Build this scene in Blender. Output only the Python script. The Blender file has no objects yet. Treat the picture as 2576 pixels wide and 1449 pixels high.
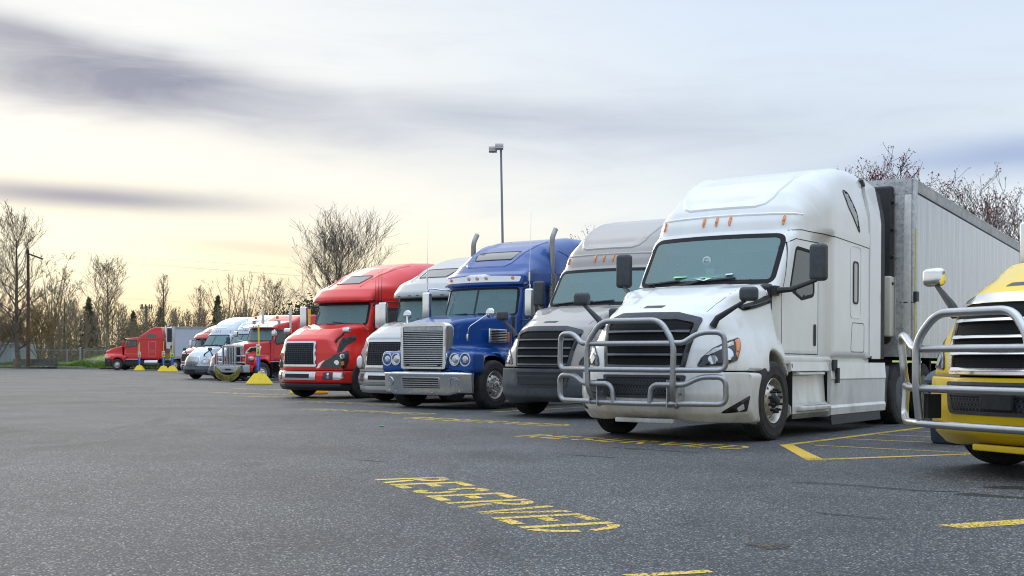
import bpy, bmesh, math, random
import numpy as np
from mathutils import Vector, Matrix
from mathutils.bvhtree import BVHTree
from mathutils.geometry import delaunay_2d_cdt

scene = bpy.context.scene
COL = scene.collection
rad = math.radians
random.seed(4)

# ------------------------------------------------------------------ camera
cam_d = bpy.data.cameras.new('camera'); cam = bpy.data.objects.new('camera', cam_d); COL.objects.link(cam)
scene.camera = cam
cam_d.sensor_width = 36.0; cam_d.sensor_fit = 'HORIZONTAL'
cam_d.lens = 36.0*2900/2576
cam_d.shift_y = (910-724.5)/2576
cam_d.clip_start = 0.1; cam_d.clip_end = 4000
cam.matrix_world = Matrix.Translation((0, 0, 1.0)) @ Matrix.Rotation(rad(90), 4, 'X') @ Matrix.Rotation(rad(0.35), 4, 'Z')

# ------------------------------------------------------------------ sky
SUN_AZ, SUN_EL = rad(-24), rad(14)
world = bpy.data.worlds.new('World'); scene.world = world; world.use_nodes = True
wt = world.node_tree; wt.nodes.clear()
def wn(t, **k):
    n = wt.nodes.new(t)
    for a, b in k.items(): setattr(n, a, b)
    return n
def wl(a, b): wt.links.new(a, b)
def wmath(op, a, b=None, c=None, clamp=False):
    n = wn('ShaderNodeMath', operation=op, use_clamp=clamp)
    for i, v in enumerate((a, b, c)):
        if v is None: continue
        if isinstance(v, (int, float)): n.inputs[i].default_value = v
        else: wl(v, n.inputs[i])
    return n.outputs[0]
def wmix(f, a, b, mode='MIX'):
    n = wn('ShaderNodeMix', data_type='RGBA', blend_type=mode, clamp_factor=True)
    for s, v in ((n.inputs[0], f), (n.inputs[6], a), (n.inputs[7], b)):
        if isinstance(v, (int, float)): s.default_value = v
        elif isinstance(v, tuple): s.default_value = (*v, 1)
        else: wl(v, s)
    return n.outputs[2]
def srgb(r, g, b):
    f = lambda c: (c/255/12.92) if c/255 <= .04045 else ((c/255+.055)/1.055)**2.4
    return (f(r), f(g), f(b))
tc = wn('ShaderNodeTexCoord'); sep = wn('ShaderNodeSeparateXYZ'); wl(tc.outputs['Generated'], sep.inputs[0])
az = wmath('MULTIPLY', wmath('ARCTAN2', sep.outputs[0], sep.outputs[1]), 57.2958)
el = wmath('MULTIPLY', wmath('ARCSINE', wmath('MAXIMUM', wmath('MINIMUM', sep.outputs[2], 1.0), -1.0)), 57.2958)
def wnoise(sa, se, scale, detail=4, rough=.55, off=0., dist=0.):
    cx = wn('ShaderNodeCombineXYZ')
    wl(wmath('MULTIPLY', az, sa), cx.inputs[0]); wl(wmath('MULTIPLY', el, se), cx.inputs[1]); cx.inputs[2].default_value = off
    n = wn('ShaderNodeTexNoise'); wl(cx.outputs[0], n.inputs['Vector'])
    n.inputs['Scale'].default_value = scale; n.inputs['Detail'].default_value = detail; n.inputs['Roughness'].default_value = rough
    n.inputs['Distortion'].default_value = dist
    return n.outputs['Fac']
def gauss(a0, sa, e0, se, slope=0.0, namp=0.0, nz=None, up=None):
    # soft elongated cloud bank centred at azimuth a0, elevation e0 (degrees)
    da = wmath('SUBTRACT', az, a0)
    ee = wmath('SUBTRACT', wmath('SUBTRACT', el, e0), wmath('MULTIPLY', da, slope))
    if nz is not None: ee = wmath('ADD', ee, wmath('MULTIPLY', wmath('SUBTRACT', nz, .5), namp))
    q = wmath('ADD', wmath('POWER', wmath('ABSOLUTE', wmath('DIVIDE', da, sa)), 2), wmath('POWER', wmath('ABSOLUTE', wmath('DIVIDE', ee, se) if up is None else wmath('ADD', wmath('DIVIDE', wmath('MAXIMUM', ee, 0.0), up), wmath('DIVIDE', wmath('MINIMUM', ee, 0.0), -se))), 2))
    return wmath('EXPONENT', wmath('MULTIPLY', q, -1.0))
n1 = wnoise(.05, .16, 1.0, 4, .55, 1.3, .4)
n2 = wnoise(.10, .62, 1.0, 7, .62, 7.1, .9)
n3 = wnoise(.03, .2, 1.6, 3, .5, 3.7)
ramp = wn('ShaderNodeValToRGB'); wl(wmath('DIVIDE', wmath('ADD', el, wmath('MULTIPLY', wmath('SUBTRACT', n3, .5), 1.6)), 20.0), ramp.inputs[0])
cr = ramp.color_ramp
stops = [(0.0, (241, 208, 158)), (.1, (246, 220, 176)), (.24, (252, 240, 206)), (.36, (250, 245, 230)), (.6, (238, 240, 238)), (1.0, (226, 231, 236))]
while len(cr.elements) < len(stops): cr.elements.new(.5)
for e, (p, c) in zip(cr.elements, stops): e.position = p; e.color = (*srgb(*c), 1)
ramp2 = wn('ShaderNodeValToRGB'); wl(wmath('DIVIDE', el, 20.0), ramp2.inputs[0])
cr = ramp2.color_ramp
stops = [(0.0, (222, 228, 224)), (.3, (228, 236, 240)), (.6, (216, 228, 240)), (1.0, (203, 220, 242))]
while len(cr.elements) < len(stops): cr.elements.new(.5)
for e, (p, c) in zip(cr.elements, stops): e.position = p; e.color = (*srgb(*c), 1)
mr = wn('ShaderNodeMapRange', interpolation_type='SMOOTHSTEP'); wl(az, mr.inputs[0])
mr.inputs[1].default_value = -14; mr.inputs[2].default_value = 17
base = wmix(mr.outputs[0], ramp.outputs[0], ramp2.outputs[0])
mr9 = wn('ShaderNodeMapRange', interpolation_type='SMOOTHSTEP'); wl(wmath('ABSOLUTE', az), mr9.inputs[0])
mr9.inputs[1].default_value = 35; mr9.inputs[2].default_value = 80
base = wmix(mr9.outputs[0], base, ramp2.outputs[0])
# glow of the veiled sun, low on the left
glow = gauss(-22.5, 9, 6.0, 3.2, 0, 0)
base = wmix(wmath('MULTIPLY', glow, .85), base, srgb(255, 252, 226))
# fine high cirrus mottling
mot = wn('ShaderNodeMapRange', interpolation_type='SMOOTHSTEP'); wl(n2, mot.inputs[0]); mot.inputs[1].default_value = .42; mot.inputs[2].default_value = .75
base = wmix(wmath('MULTIPLY', mot.outputs[0], .28), base, srgb(205, 212, 224))
grey = srgb(122, 134, 160)
dk = wmath('ADD', gauss(-20, 12, 13.9, 2.3, -.11, 2.6, n1, up=.85), wmath('MULTIPLY', gauss(-24, 8, 12.3, .9, -.03, 1.4, n1), .35), clamp=True)
dk = wmath('MAXIMUM', dk, wmath('MULTIPLY', gauss(-2, 9, 12.2, .9, -.05, 2.0, n1), .45))
base = wmix(wmath('MULTIPLY', wmath('MULTIPLY', dk, wmath('ADD', .50, wmath('MULTIPLY', n2, .85))), .98), base, grey)
dk2 = gauss(-20.5, 8.0, 7.55, .62, -.01, .7, n1)
base = wmix(wmath('MULTIPLY', dk2, .95), base, srgb(132, 140, 165))
dk3 = wmath('MAXIMUM', gauss(-5, 9, 11.7, 1.0, -.05, 3, n1), gauss(9, 13, 11.3, 1.7, 0.0, 4.0, n1))
base = wmix(wmath('MULTIPLY', wmath('MULTIPLY', dk3, .40), wmath('ADD', .4, n2)), base, srgb(168, 177, 200))
dk4 = gauss(24, 8, 9.4, .8, 0, 2, n1)
base = wmix(wmath('MULTIPLY', dk4, .8), base, srgb(150, 170, 208))
dk5 = gauss(-12.5, 4, 5.4, .35, -.06, .6, n1)
base = wmix(wmath('MULTIPLY', dk5, .3), base, srgb(214, 186, 160))
# overcast law: the dome gets brighter towards the zenith
mz = wn('ShaderNodeMapRange', interpolation_type='SMOOTHSTEP'); wl(el, mz.inputs[0]); mz.inputs[1].default_value = 18; mz.inputs[2].default_value = 75; mz.inputs[3].default_value = .93; mz.inputs[4].default_value = 2.4
sky = wn('ShaderNodeTexSky', sky_type='NISHITA', sun_disc=False, sun_elevation=SUN_EL, sun_rotation=SUN_AZ)
sky.air_density = 1.0; sky.dust_density = 2.0
bg1 = wn('ShaderNodeBackground'); wl(sky.outputs[0], bg1.inputs[0]); bg1.inputs[1].default_value = .06
bg2 = wn('ShaderNodeBackground'); wl(base, bg2.inputs[0]); wl(mz.outputs[0], bg2.inputs[1])
mx = wn('ShaderNodeMixShader'); mx.inputs[0].default_value = .96; wl(bg1.outputs[0], mx.inputs[1]); wl(bg2.outputs[0], mx.inputs[2])
wo = wn('ShaderNodeOutputWorld'); wl(mx.outputs[0], wo.inputs[0])

# ------------------------------------------------------------------ sun
sd = bpy.data.lights.new('sun', 'SUN'); sd.energy = .8; sd.angle = rad(30); sd.color = (1, .88, .7)
so = bpy.data.objects.new('sun', sd); COL.objects.link(so)
sdir = Vector((math.sin(SUN_AZ)*math.cos(SUN_EL), math.cos(SUN_AZ)*math.cos(SUN_EL), math.sin(SUN_EL)))
so.rotation_euler = sdir.to_track_quat('Z', 'Y').to_euler()
vs = scene.view_settings
scene.cycles.filter_width = 1.1
vs.view_transform = 'Standard'; vs.look = 'None'; vs.exposure = 0.27; vs.gamma = 1.0; vs.use_curve_mapping = False

# ------------------------------------------------------------------ materials
MATS = {}
def mat(name, color, rough=.5, metal=0., coat=0., vary=0., vscale=3., bump=0., bscale=60., color2=None, stretch=None, emit=0., spec=.5, world=False):
    if name in MATS: return MATS[name]
    m = bpy.data.materials.new(name); m.use_nodes = True; nt = m.node_tree
    p = nt.nodes['Principled BSDF']
    p.inputs['Base Color'].default_value = (*color, 1); p.inputs['Roughness'].default_value = rough; p.inputs['Metallic'].default_value = metal
    p.inputs['Coat Weight'].default_value = coat; p.inputs['Coat Roughness'].default_value = .04; p.inputs['Specular IOR Level'].default_value = spec
    tcn = nt.nodes.new('ShaderNodeTexCoord'); vec = tcn.outputs['Object'] if not world else nt.nodes.new('ShaderNodeNewGeometry').outputs['Position']
    if stretch:
        mp = nt.nodes.new('ShaderNodeMapping'); mp.inputs['Scale'].default_value = stretch; nt.links.new(vec, mp.inputs[0]); vec = mp.outputs[0]
    if vary or color2:
        n = nt.nodes.new('ShaderNodeTexNoise'); n.inputs['Scale'].default_value = vscale; n.inputs['Detail'].default_value = 6; n.inputs['Roughness'].default_value = .6
        nt.links.new(vec, n.inputs['Vector'])
        r = nt.nodes.new('ShaderNodeMapRange'); nt.links.new(n.outputs['Fac'], r.inputs[0]); r.inputs[1].default_value = .4; r.inputs[2].default_value = .68
        mixn = nt.nodes.new('ShaderNodeMix'); mixn.data_type = 'RGBA'
        nt.links.new(r.outputs[0], mixn.inputs[0])
        c2 = color2 or tuple(c*(1-vary) for c in color)
        mixn.inputs[6].default_value = (*color, 1); mixn.inputs[7].default_value = (*c2, 1)
        nt.links.new(mixn.outputs[2], p.inputs['Base Color'])
        r2 = nt.nodes.new('ShaderNodeMapRange'); nt.links.new(n.outputs['Fac'], r2.inputs[0]); r2.inputs[3].default_value = rough; r2.inputs[4].default_value = min(1, rough+.18)
        nt.links.new(r2.outputs[0], p.inputs['Roughness'])
    if bump:
        n = nt.nodes.new('ShaderNodeTexNoise'); n.inputs['Scale'].default_value = bscale; n.inputs['Detail'].default_value = 3; nt.links.new(vec, n.inputs['Vector'])
        b = nt.nodes.new('ShaderNodeBump'); b.inputs['Strength'].default_value = bump; b.inputs['Distance'].default_value = .02 if not world else .06
        nt.links.new(n.outputs['Fac'], b.inputs['Height']); nt.links.new(b.outputs[0], p.inputs['Normal'])
        if coat: nt.links.new(b.outputs[0], p.inputs['Coat Normal'])
    if emit:
        p.inputs['Emission Color'].default_value = (*color, 1); p.inputs['Emission Strength'].default_value = emit
    MATS[name] = m
    return m
def paint(name, color, dirt=.25, coat=.7):
    """car paint with road film that gathers low on the body"""
    if name in MATS: return MATS[name]
    m = mat(name, color, rough=.34, coat=coat, spec=.35)
    nt = m.node_tree; p = nt.nodes['Principled BSDF']; tcn = nt.nodes.new('ShaderNodeTexCoord')
    n = nt.nodes.new('ShaderNodeTexNoise'); n.inputs['Scale'].default_value = 2.6; n.inputs['Detail'].default_value = 8; n.inputs['Roughness'].default_value = .68
    mp = nt.nodes.new('ShaderNodeMapping'); mp.inputs['Scale'].default_value = (1, 1, .45); nt.links.new(tcn.outputs['Object'], mp.inputs[0]); nt.links.new(mp.outputs[0], n.inputs['Vector'])
    sp = nt.nodes.new('ShaderNodeSeparateXYZ'); nt.links.new(tcn.outputs['Object'], sp.inputs[0])
    hr = nt.nodes.new('ShaderNodeMapRange'); nt.links.new(sp.outputs[2], hr.inputs[0]); hr.inputs[1].default_value = .15; hr.inputs[2].default_value = 1.5; hr.inputs[3].default_value = 1.; hr.inputs[4].default_value = .16
    r = nt.nodes.new('ShaderNodeMapRange'); nt.links.new(n.outputs['Fac'], r.inputs[0]); r.inputs[1].default_value = .38; r.inputs[2].default_value = .72
    mu = nt.nodes.new('ShaderNodeMath'); mu.operation = 'MULTIPLY'; nt.links.new(hr.outputs[0], mu.inputs[0]); nt.links.new(r.outputs[0], mu.inputs[1])
    mu2 = nt.nodes.new('ShaderNodeMath'); mu2.operation = 'MULTIPLY'; nt.links.new(mu.outputs[0], mu2.inputs[0]); mu2.inputs[1].default_value = dirt*2.2; mu2.use_clamp = True
    # specks of road grime
    n2 = nt.nodes.new('ShaderNodeTexNoise'); n2.inputs['Scale'].default_value = 55; n2.inputs['Detail'].default_value = 2; nt.links.new(tcn.outputs['Object'], n2.inputs['Vector'])
    r2 = nt.nodes.new('ShaderNodeMapRange'); nt.links.new(n2.outputs['Fac'], r2.inputs[0]); r2.inputs[1].default_value = .72; r2.inputs[2].default_value = .76; r2.inputs[4].default_value = .5
    mxx = nt.nodes.new('ShaderNodeMath'); mxx.operation = 'MAXIMUM'; nt.links.new(mu2.outputs[0], mxx.inputs[0]); nt.links.new(r2.outputs[0], mxx.inputs[1])
    mixn = nt.nodes.new('ShaderNodeMix'); mixn.data_type = 'RGBA'; nt.links.new(mxx.outputs[0], mixn.inputs[0])
    mixn.inputs[6].default_value = (*color, 1); mixn.inputs[7].default_value = (.19, .17, .135, 1); nt.links.new(mixn.outputs[2], p.inputs['Base Color'])
    cw = nt.nodes.new('ShaderNodeMapRange'); nt.links.new(mxx.outputs[0], cw.inputs[0]); cw.inputs[3].default_value = coat; cw.inputs[4].default_value = .1
    nt.links.new(cw.outputs[0], p.inputs['Coat Weight'])
    b = nt.nodes.new('ShaderNodeBump'); b.inputs['Strength'].default_value = .05; b.inputs['Distance'].default_value = .02
    n3_ = nt.nodes.new('ShaderNodeTexNoise'); n3_.inputs['Scale'].default_value = 2.2; nt.links.new(tcn.outputs['Object'], n3_.inputs['Vector'])
    nt.links.new(n3_.outputs['Fac'], b.inputs['Height']); nt.links.new(b.outputs[0], p.inputs['Coat Normal']); nt.links.new(b.outputs[0], p.inputs['Normal'])
    return m
CHROME = mat('chrome', (.74, .75, .77), rough=.07, metal=1., vary=.06, vscale=4, bump=.03, bscale=4)
ALU = mat('brushed_aluminium', (.52, .53, .54), rough=.36, metal=.9, vary=.35, vscale=14, bump=.05, bscale=30)
POLALU = mat('polished_aluminium', (.72, .72, .71), rough=.2, metal=1., vary=.15, vscale=9)
STEEL = mat('bull_bar_steel', (.40, .41, .42), rough=.34, metal=.9, vary=.14, vscale=30)
BLK = mat('black_plastic', (.022, .024, .027), rough=.5, vary=.4, vscale=20)
BLKG = mat('gloss_black', (.015, .016, .018), rough=.12, coat=.6)
GREYP = mat('grey_plastic', (.085, .095, .105), rough=.55, vary=.35, vscale=7, bump=.12, bscale=200)
CHAR = mat('charcoal_plastic', (.055, .062, .07), rough=.5, vary=.25, vscale=12, bump=.1, bscale=220)
GASK = mat('gasket_rubber', (.012, .012, .013), rough=.65, spec=.25)
GAP = mat('panel_gap', (.006, .006, .006), rough=.8)
RUB = mat('tyre_rubber', (.022, .022, .023), rough=.75, vary=.0, color2=(.05, .047, .042), vscale=7, bump=.2, bscale=90)
TREAD = RUB
FRAME = mat('chassis_black', (.014, .014, .015), rough=.6, vary=.3, vscale=8)
AMBER = mat('amber_lens', (.75, .22, .02), rough=.15, coat=.8)
LENS = mat('clear_lamp', (.62, .65, .68), rough=.06, metal=.85, coat=1.)
LENSW = mat('frosted_lamp', (.55, .57, .58), rough=.15, coat=1., vary=.35, vscale=18)
REDL = mat('red_lens', (.5, .02, .015), rough=.2, coat=.8)
INT = mat('cab_lining', (.16, .17, .175), rough=.9, vary=.4, vscale=3)
INTD = mat('dashboard_plastic', (.05, .055, .06), rough=.7)
SEATM = mat('seat_cloth', (.22, .23, .24), rough=.95)
VISM = mat('sun_visor_vinyl', (.42, .44, .44), rough=.8)
RADM = mat('radiator_core', (.010, .0105, .011), rough=.8, stretch=(1, .2, 90), vscale=1.0, color2=(.028, .028, .028), spec=.2)
def glass(name, tint=(.44, .74, .72), haze=(.24, .48, .48), hz=.34):
    m = bpy.data.materials.new(name); m.use_nodes = True; nt = m.node_tree; nt.nodes.clear()
    t = nt.nodes.new('ShaderNodeBsdfTransparent'); t.inputs[0].default_value = (*tint, 1)
    d = nt.nodes.new('ShaderNodeBsdfDiffuse'); d.inputs[0].default_value = (*haze, 1)
    a = nt.nodes.new('ShaderNodeMixShader'); a.inputs[0].default_value = hz; nt.links.new(t.outputs[0], a.inputs[1]); nt.links.new(d.outputs[0], a.inputs[2])
    g = nt.nodes.new('ShaderNodeBsdfGlossy'); g.inputs['Roughness'].default_value = .03
    f = nt.nodes.new('ShaderNodeFresnel'); f.inputs[0].default_value = 1.7
    s = nt.nodes.new('ShaderNodeMixShader'); nt.links.new(f.outputs[0], s.inputs[0]); nt.links.new(a.outputs[0], s.inputs[1]); nt.links.new(g.outputs[0], s.inputs[2])
    o = nt.nodes.new('ShaderNodeOutputMaterial'); nt.links.new(s.outputs[0], o.inputs[0]); MATS[name] = m; return m
GLASS = glass('windshield_glass')
SGLASS = glass('side_glass', (.55, .65, .65), (.16, .22, .22), .3)
DGLASS = mat('dark_window_glass', (.05, .06, .065), rough=.04, coat=1.)

# ------------------------------------------------------------------ geometry helpers
class Geo:
    def __init__(s): s.v = []; s.f = []
    def add(s, V, Fc):
        o = len(s.v); s.v += [tuple(map(float, p)) for p in V]; s.f += [tuple(i+o for i in f) for f in Fc]; return s
    def box(s, c, d, rot=None):
        hx, hy, hz = d[0]/2, d[1]/2, d[2]/2
        V = [Vector((x, y, z)) for x in (-hx, hx) for y in (-hy, hy) for z in (-hz, hz)]
        if rot: M = Matrix.Rotation(rot[1], 3, rot[0]); V = [M @ p for p in V]
        V = [p+Vector(c) for p in V]
        return s.add(V, [(0, 1, 3, 2), (4, 6, 7, 5), (0, 4, 5, 1), (2, 3, 7, 6), (0, 2, 6, 4), (1, 5, 7, 3)])
    def tube(s, P, r, n=8, caps=True, closed=False):
        P = [Vector(p) for p in P]; m = len(P); R = r if isinstance(r, (list, tuple)) else [r]*m
        up = None; V = []
        for i, p in enumerate(P):
            if closed: t = P[(i+1) % m]-P[i-1]
            else: t = P[min(i+1, m-1)]-P[max(i-1, 0)]
            t.normalize()
            if up is None: up = t.orthogonal().normalized()
            up = (up - t*up.dot(t)); up = up.normalized() if up.length > 1e-6 else t.orthogonal().normalized()
            b = t.cross(up)
            for k in range(n):
                a = 2*math.pi*k/n; V.append(p+(up*math.cos(a)+b*math.sin(a))*R[i])
        F_ = []
        for i in range(m if closed else m-1):
            j = (i+1) % m
            for k in range(n): F_.append((i*n+k, i*n+(k+1) % n, j*n+(k+1) % n, j*n+k))
        if caps and not closed: F_.append(tuple(range(n))[::-1]); F_.append(tuple((m-1)*n+k for k in range(n)))
        return s.add(V, F_)
    def lathe(s, prof, c=(0, 0, 0), axis='y', n=40):
        """prof: (radius, offset along axis)"""
        V = []
        for k in range(n):
            a = 2*math.pi*k/n
            for r, h in prof:
                x, y, z = r*math.cos(a), h, r*math.sin(a)
                if axis == 'z': x, y, z = r*math.cos(a), r*math.sin(a), h
                if axis == 'x': x, y, z = h, r*math.cos(a), r*math.sin(a)
                V.append((x+c[0], y+c[1], z+c[2]))
        m = len(prof); F_ = []
        for k in range(n):
            q = (k+1) % n
            for i in range(m-1): F_.append((k*m+i, k*m+i+1, q*m+i+1, q*m+i))
        return s.add(V, F_)
    def extr(s, poly, d0, d1, plane='xz'):
        n = len(poly)
        def P(a, b, d): return {'xz': (a, d, b), 'yz': (d, a, b), 'xy': (a, b, d)}[plane]
        V = [P(a, b, d0) for a, b in poly]+[P(a, b, d1) for a, b in poly]
        F_ = [(i, (i+1) % n, (i+1) % n+n, i+n) for i in range(n)]
        F_ += [tuple(range(n)), tuple(range(2*n-1, n-1, -1))]
        return s.add(V, F_)
    def rbox(s, c, d, r=.03, k=3, rot=None, taper=0.):
        """rounded box"""
        N = 2+2*k; h = Vector(d)/2
        def coord(i, hh):
            if i <= k: return -hh + r*(1-math.cos(math.pi/2*i/k)), -math.sin(math.pi/2*(1-i/k)) if False else -(1-i/k)
            i -= k+1; return hh - r*(1-math.cos(math.pi/2*(1-i/k))), i/k
        idx = {}; V = []; F_ = []
        def pt(u):
            q = Vector([max(-(h[a]-r), min(h[a]-r, 2*h[a]*(u[a]-.5))) for a in range(3)])
            dd = Vector([2*h[a]*(u[a]-.5) for a in range(3)])-q
            p = q+(dd.normalized()*r if dd.length > 1e-9 else dd)
            if taper: p.x *= 1-taper*(p.z/h.z+1)/2; p.y *= 1-taper*(p.z/h.z+1)/2
            return p
        L = []
        for a in range(3):
            e = r/(2*h[a]); L.append([e*i/k for i in range(k+1)]+[1-e+e*i/k for i in range(k+1)])
        for a in range(3):
            b, c2 = (a+1) % 3, (a+2) % 3
            for side in (0., 1.):
                base = len(V); nb, nc = len(L[b]), len(L[c2])
                for ub in L[b]:
                    for uc in L[c2]:
                        u = [0, 0, 0]; u[a] = side; u[b] = ub; u[c2] = uc; V.append(pt(u))
                for i in range(nb-1):
                    for j in range(nc-1):
                        q = (base+i*nc+j, base+(i+1)*nc+j, base+(i+1)*nc+j+1, base+i*nc+j+1)
                        F_.append(q if side else q[::-1])
        if rot is not None:
            rots = rot if isinstance(rot, list) else [rot]
            for ax, an in rots: M = Matrix.Rotation(an, 3, ax); V = [M @ p for p in V]
        V = [p+Vector(c) for p in V]
        return s.add(V, F_)
    def mirror(s):
        g = Geo(); g.v = [(x, -y, z) for x, y, z in s.v]; g.f = [f[::-1] for f in s.f]; return g
    def build(s, name, m, parent=None, label=None, smooth=True, kind=None, ang=35):
        me = bpy.data.meshes.new(name); me.from_pydata(s.v, [], s.f)
        mats = m if isinstance(m, list) else [m]
        for q in mats: me.materials.append(q)
        bm = bmesh.new(); bm.from_mesh(me); bmesh.ops.remove_doubles(bm, verts=bm.verts, dist=.0004)
        bmesh.ops.recalc_face_normals(bm, faces=bm.faces) if getattr(s, 'recalc', True) else None
        if smooth:
            for f in bm.faces: f.smooth = True
            for e in bm.edges:
                if len(e.link_faces) == 2 and e.calc_face_angle(0) > rad(ang): e.smooth = False
        bm.to_mesh(me); bm.free()
        return link(name, me, parent, label, kind)
def link(name, me, parent=None, label=None, kind=None):
    o = bpy.data.objects.new(name, me); COL.objects.link(o)
    if parent: o.parent = parent
    if label: o['label'] = label
    if kind: o['kind'] = kind
    return o
def share(o, parent, loc=(0, 0, 0), rot=(0, 0, 0)):
    c = o.copy(); COL.objects.link(c); c.parent = parent; c.location = loc; c.rotation_euler = rot; return c
def empty(name, loc=(0, 0, 0), rz=0, label=None, cat=None, group=None):
    o = bpy.data.objects.new(name, None); COL.objects.link(o); o.location = loc; o.rotation_euler = (0, 0, rz)
    return tag(o, label, cat, group)
def tag(o, label=None, cat=None, group=None, kind=None):
    if label: o['label'] = label
    if cat: o['category'] = cat
    if group: o['group'] = group
    if kind: o['kind'] = kind
    return o
def raw(name, V, F_, m, parent=None, smooth=True, kind=None, label=None):
    me = bpy.data.meshes.new(name); me.from_pydata(np.asarray(V).tolist(), [], F_)
    me.materials.append(m)
    if smooth: me.shade_smooth()
    return link(name, me, parent, label, kind)

def fillet(pts, step):
    """pts (a,b[,radius]) closed polygon -> resampled loop with rounded corners"""
    n = len(pts); out = []
    for i in range(n):
        p = np.array(pts[i][:2], float); r = pts[i][2] if len(pts[i]) > 2 else 0
        a = np.array(pts[i-1][:2], float); b = np.array(pts[(i+1) % n][:2], float)
        if r <= 0: out.append(p); continue
        u = (a-p); lu = np.linalg.norm(u); u /= lu; w = (b-p); lw = np.linalg.norm(w); w /= lw
        co = np.clip(u@w, -1, 1); th = math.acos(co)
        if th > math.pi-.03: out.append(p); continue
        t = min(r/math.tan(th/2), lu*.48, lw*.48)
        p0 = p+u*t; p1 = p+w*t; k = max(3, int((math.pi-th)*r/step)+2)
        for j in range(k+1):
            s_ = j/k; out.append((1-s_)**2*p0+2*s_*(1-s_)*p+s_*s_*p1)
    res = []
    for i in range(len(out)):
        a = out[i]; b = out[(i+1) % len(out)]; L = np.linalg.norm(b-a)
        if L < 1e-5: continue
        k = max(1, int(round(L/step)))
        for j in range(k): res.append(a+(b-a)*j/k)
    return np.array(res)
def area(P): x, y = P[:, 0], P[:, 1]; return .5*np.sum(x*np.roll(y, -1)-np.roll(x, -1)*y)
def inside(P, Q):
    """mask of points Q (m,2) inside polygon P (n,2)"""
    x, y = Q[:, 0], Q[:, 1]; c = np.zeros(len(Q), bool); n = len(P); j = n-1
    for i in range(n):
        xi, yi = P[i]; xj, yj = P[j]
        if yi != yj:
            t = ((yi > y) != (yj > y)) & (x < (xj-xi)*(y-yi)/(yj-yi)+xi); c ^= t
        j = i
    return c
def fill2d(loop, step, holes=()):
    """triangulate loop (n,2) with interior grid; returns V2, tris"""
    pts = [Vector(p) for p in loop]; n = len(loop); edges = [(i, (i+1) % n) for i in range(n)]
    for h in holes:
        o = len(pts); pts += [Vector(p) for p in h]; edges += [(o+i, o+(i+1) % len(h)) for i in range(len(h))]
    mn = loop.min(0); mxx = loop.max(0)
    gx = np.arange(mn[0]+step*.5, mxx[0], step); gy = np.arange(mn[1]+step*.5, mxx[1], step)
    if len(gx) and len(gy):
        Q = np.array([(a, b) for a in gx for b in gy]); Q = Q[inside(loop, Q)]
        if len(Q):
            allb = np.vstack([loop]+[np.asarray(h) for h in holes])
            keep = []
            for q in Q:
                if np.min(np.sum((allb-q)**2, 1)) > (step*.45)**2: keep.append(q)
            pts += [Vector(q) for q in keep]
    r = delaunay_2d_cdt(pts, edges, [], 0, 1e-6)
    V = np.array([tuple(v) for v in r[0]]); T = np.array([f for f in r[2] if len(f) == 3])
    c = V[T].mean(1); ok = inside(loop, c)
    for h in holes: ok &= ~inside(np.asarray(h), c)
    T = T[ok]
    a = V[T]; ar = (a[:, 1, 0]-a[:, 0, 0])*(a[:, 2, 1]-a[:, 0, 1])-(a[:, 2, 0]-a[:, 0, 0])*(a[:, 1, 1]-a[:, 0, 1])
    T[ar < 0] = T[ar < 0][:, ::-1]
    return V, T
def smooth01(a, b, x):
    t = np.clip((np.asarray(x, float)-a)/(b-a), 0, 1); return t*t*(3-2*t)

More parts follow.
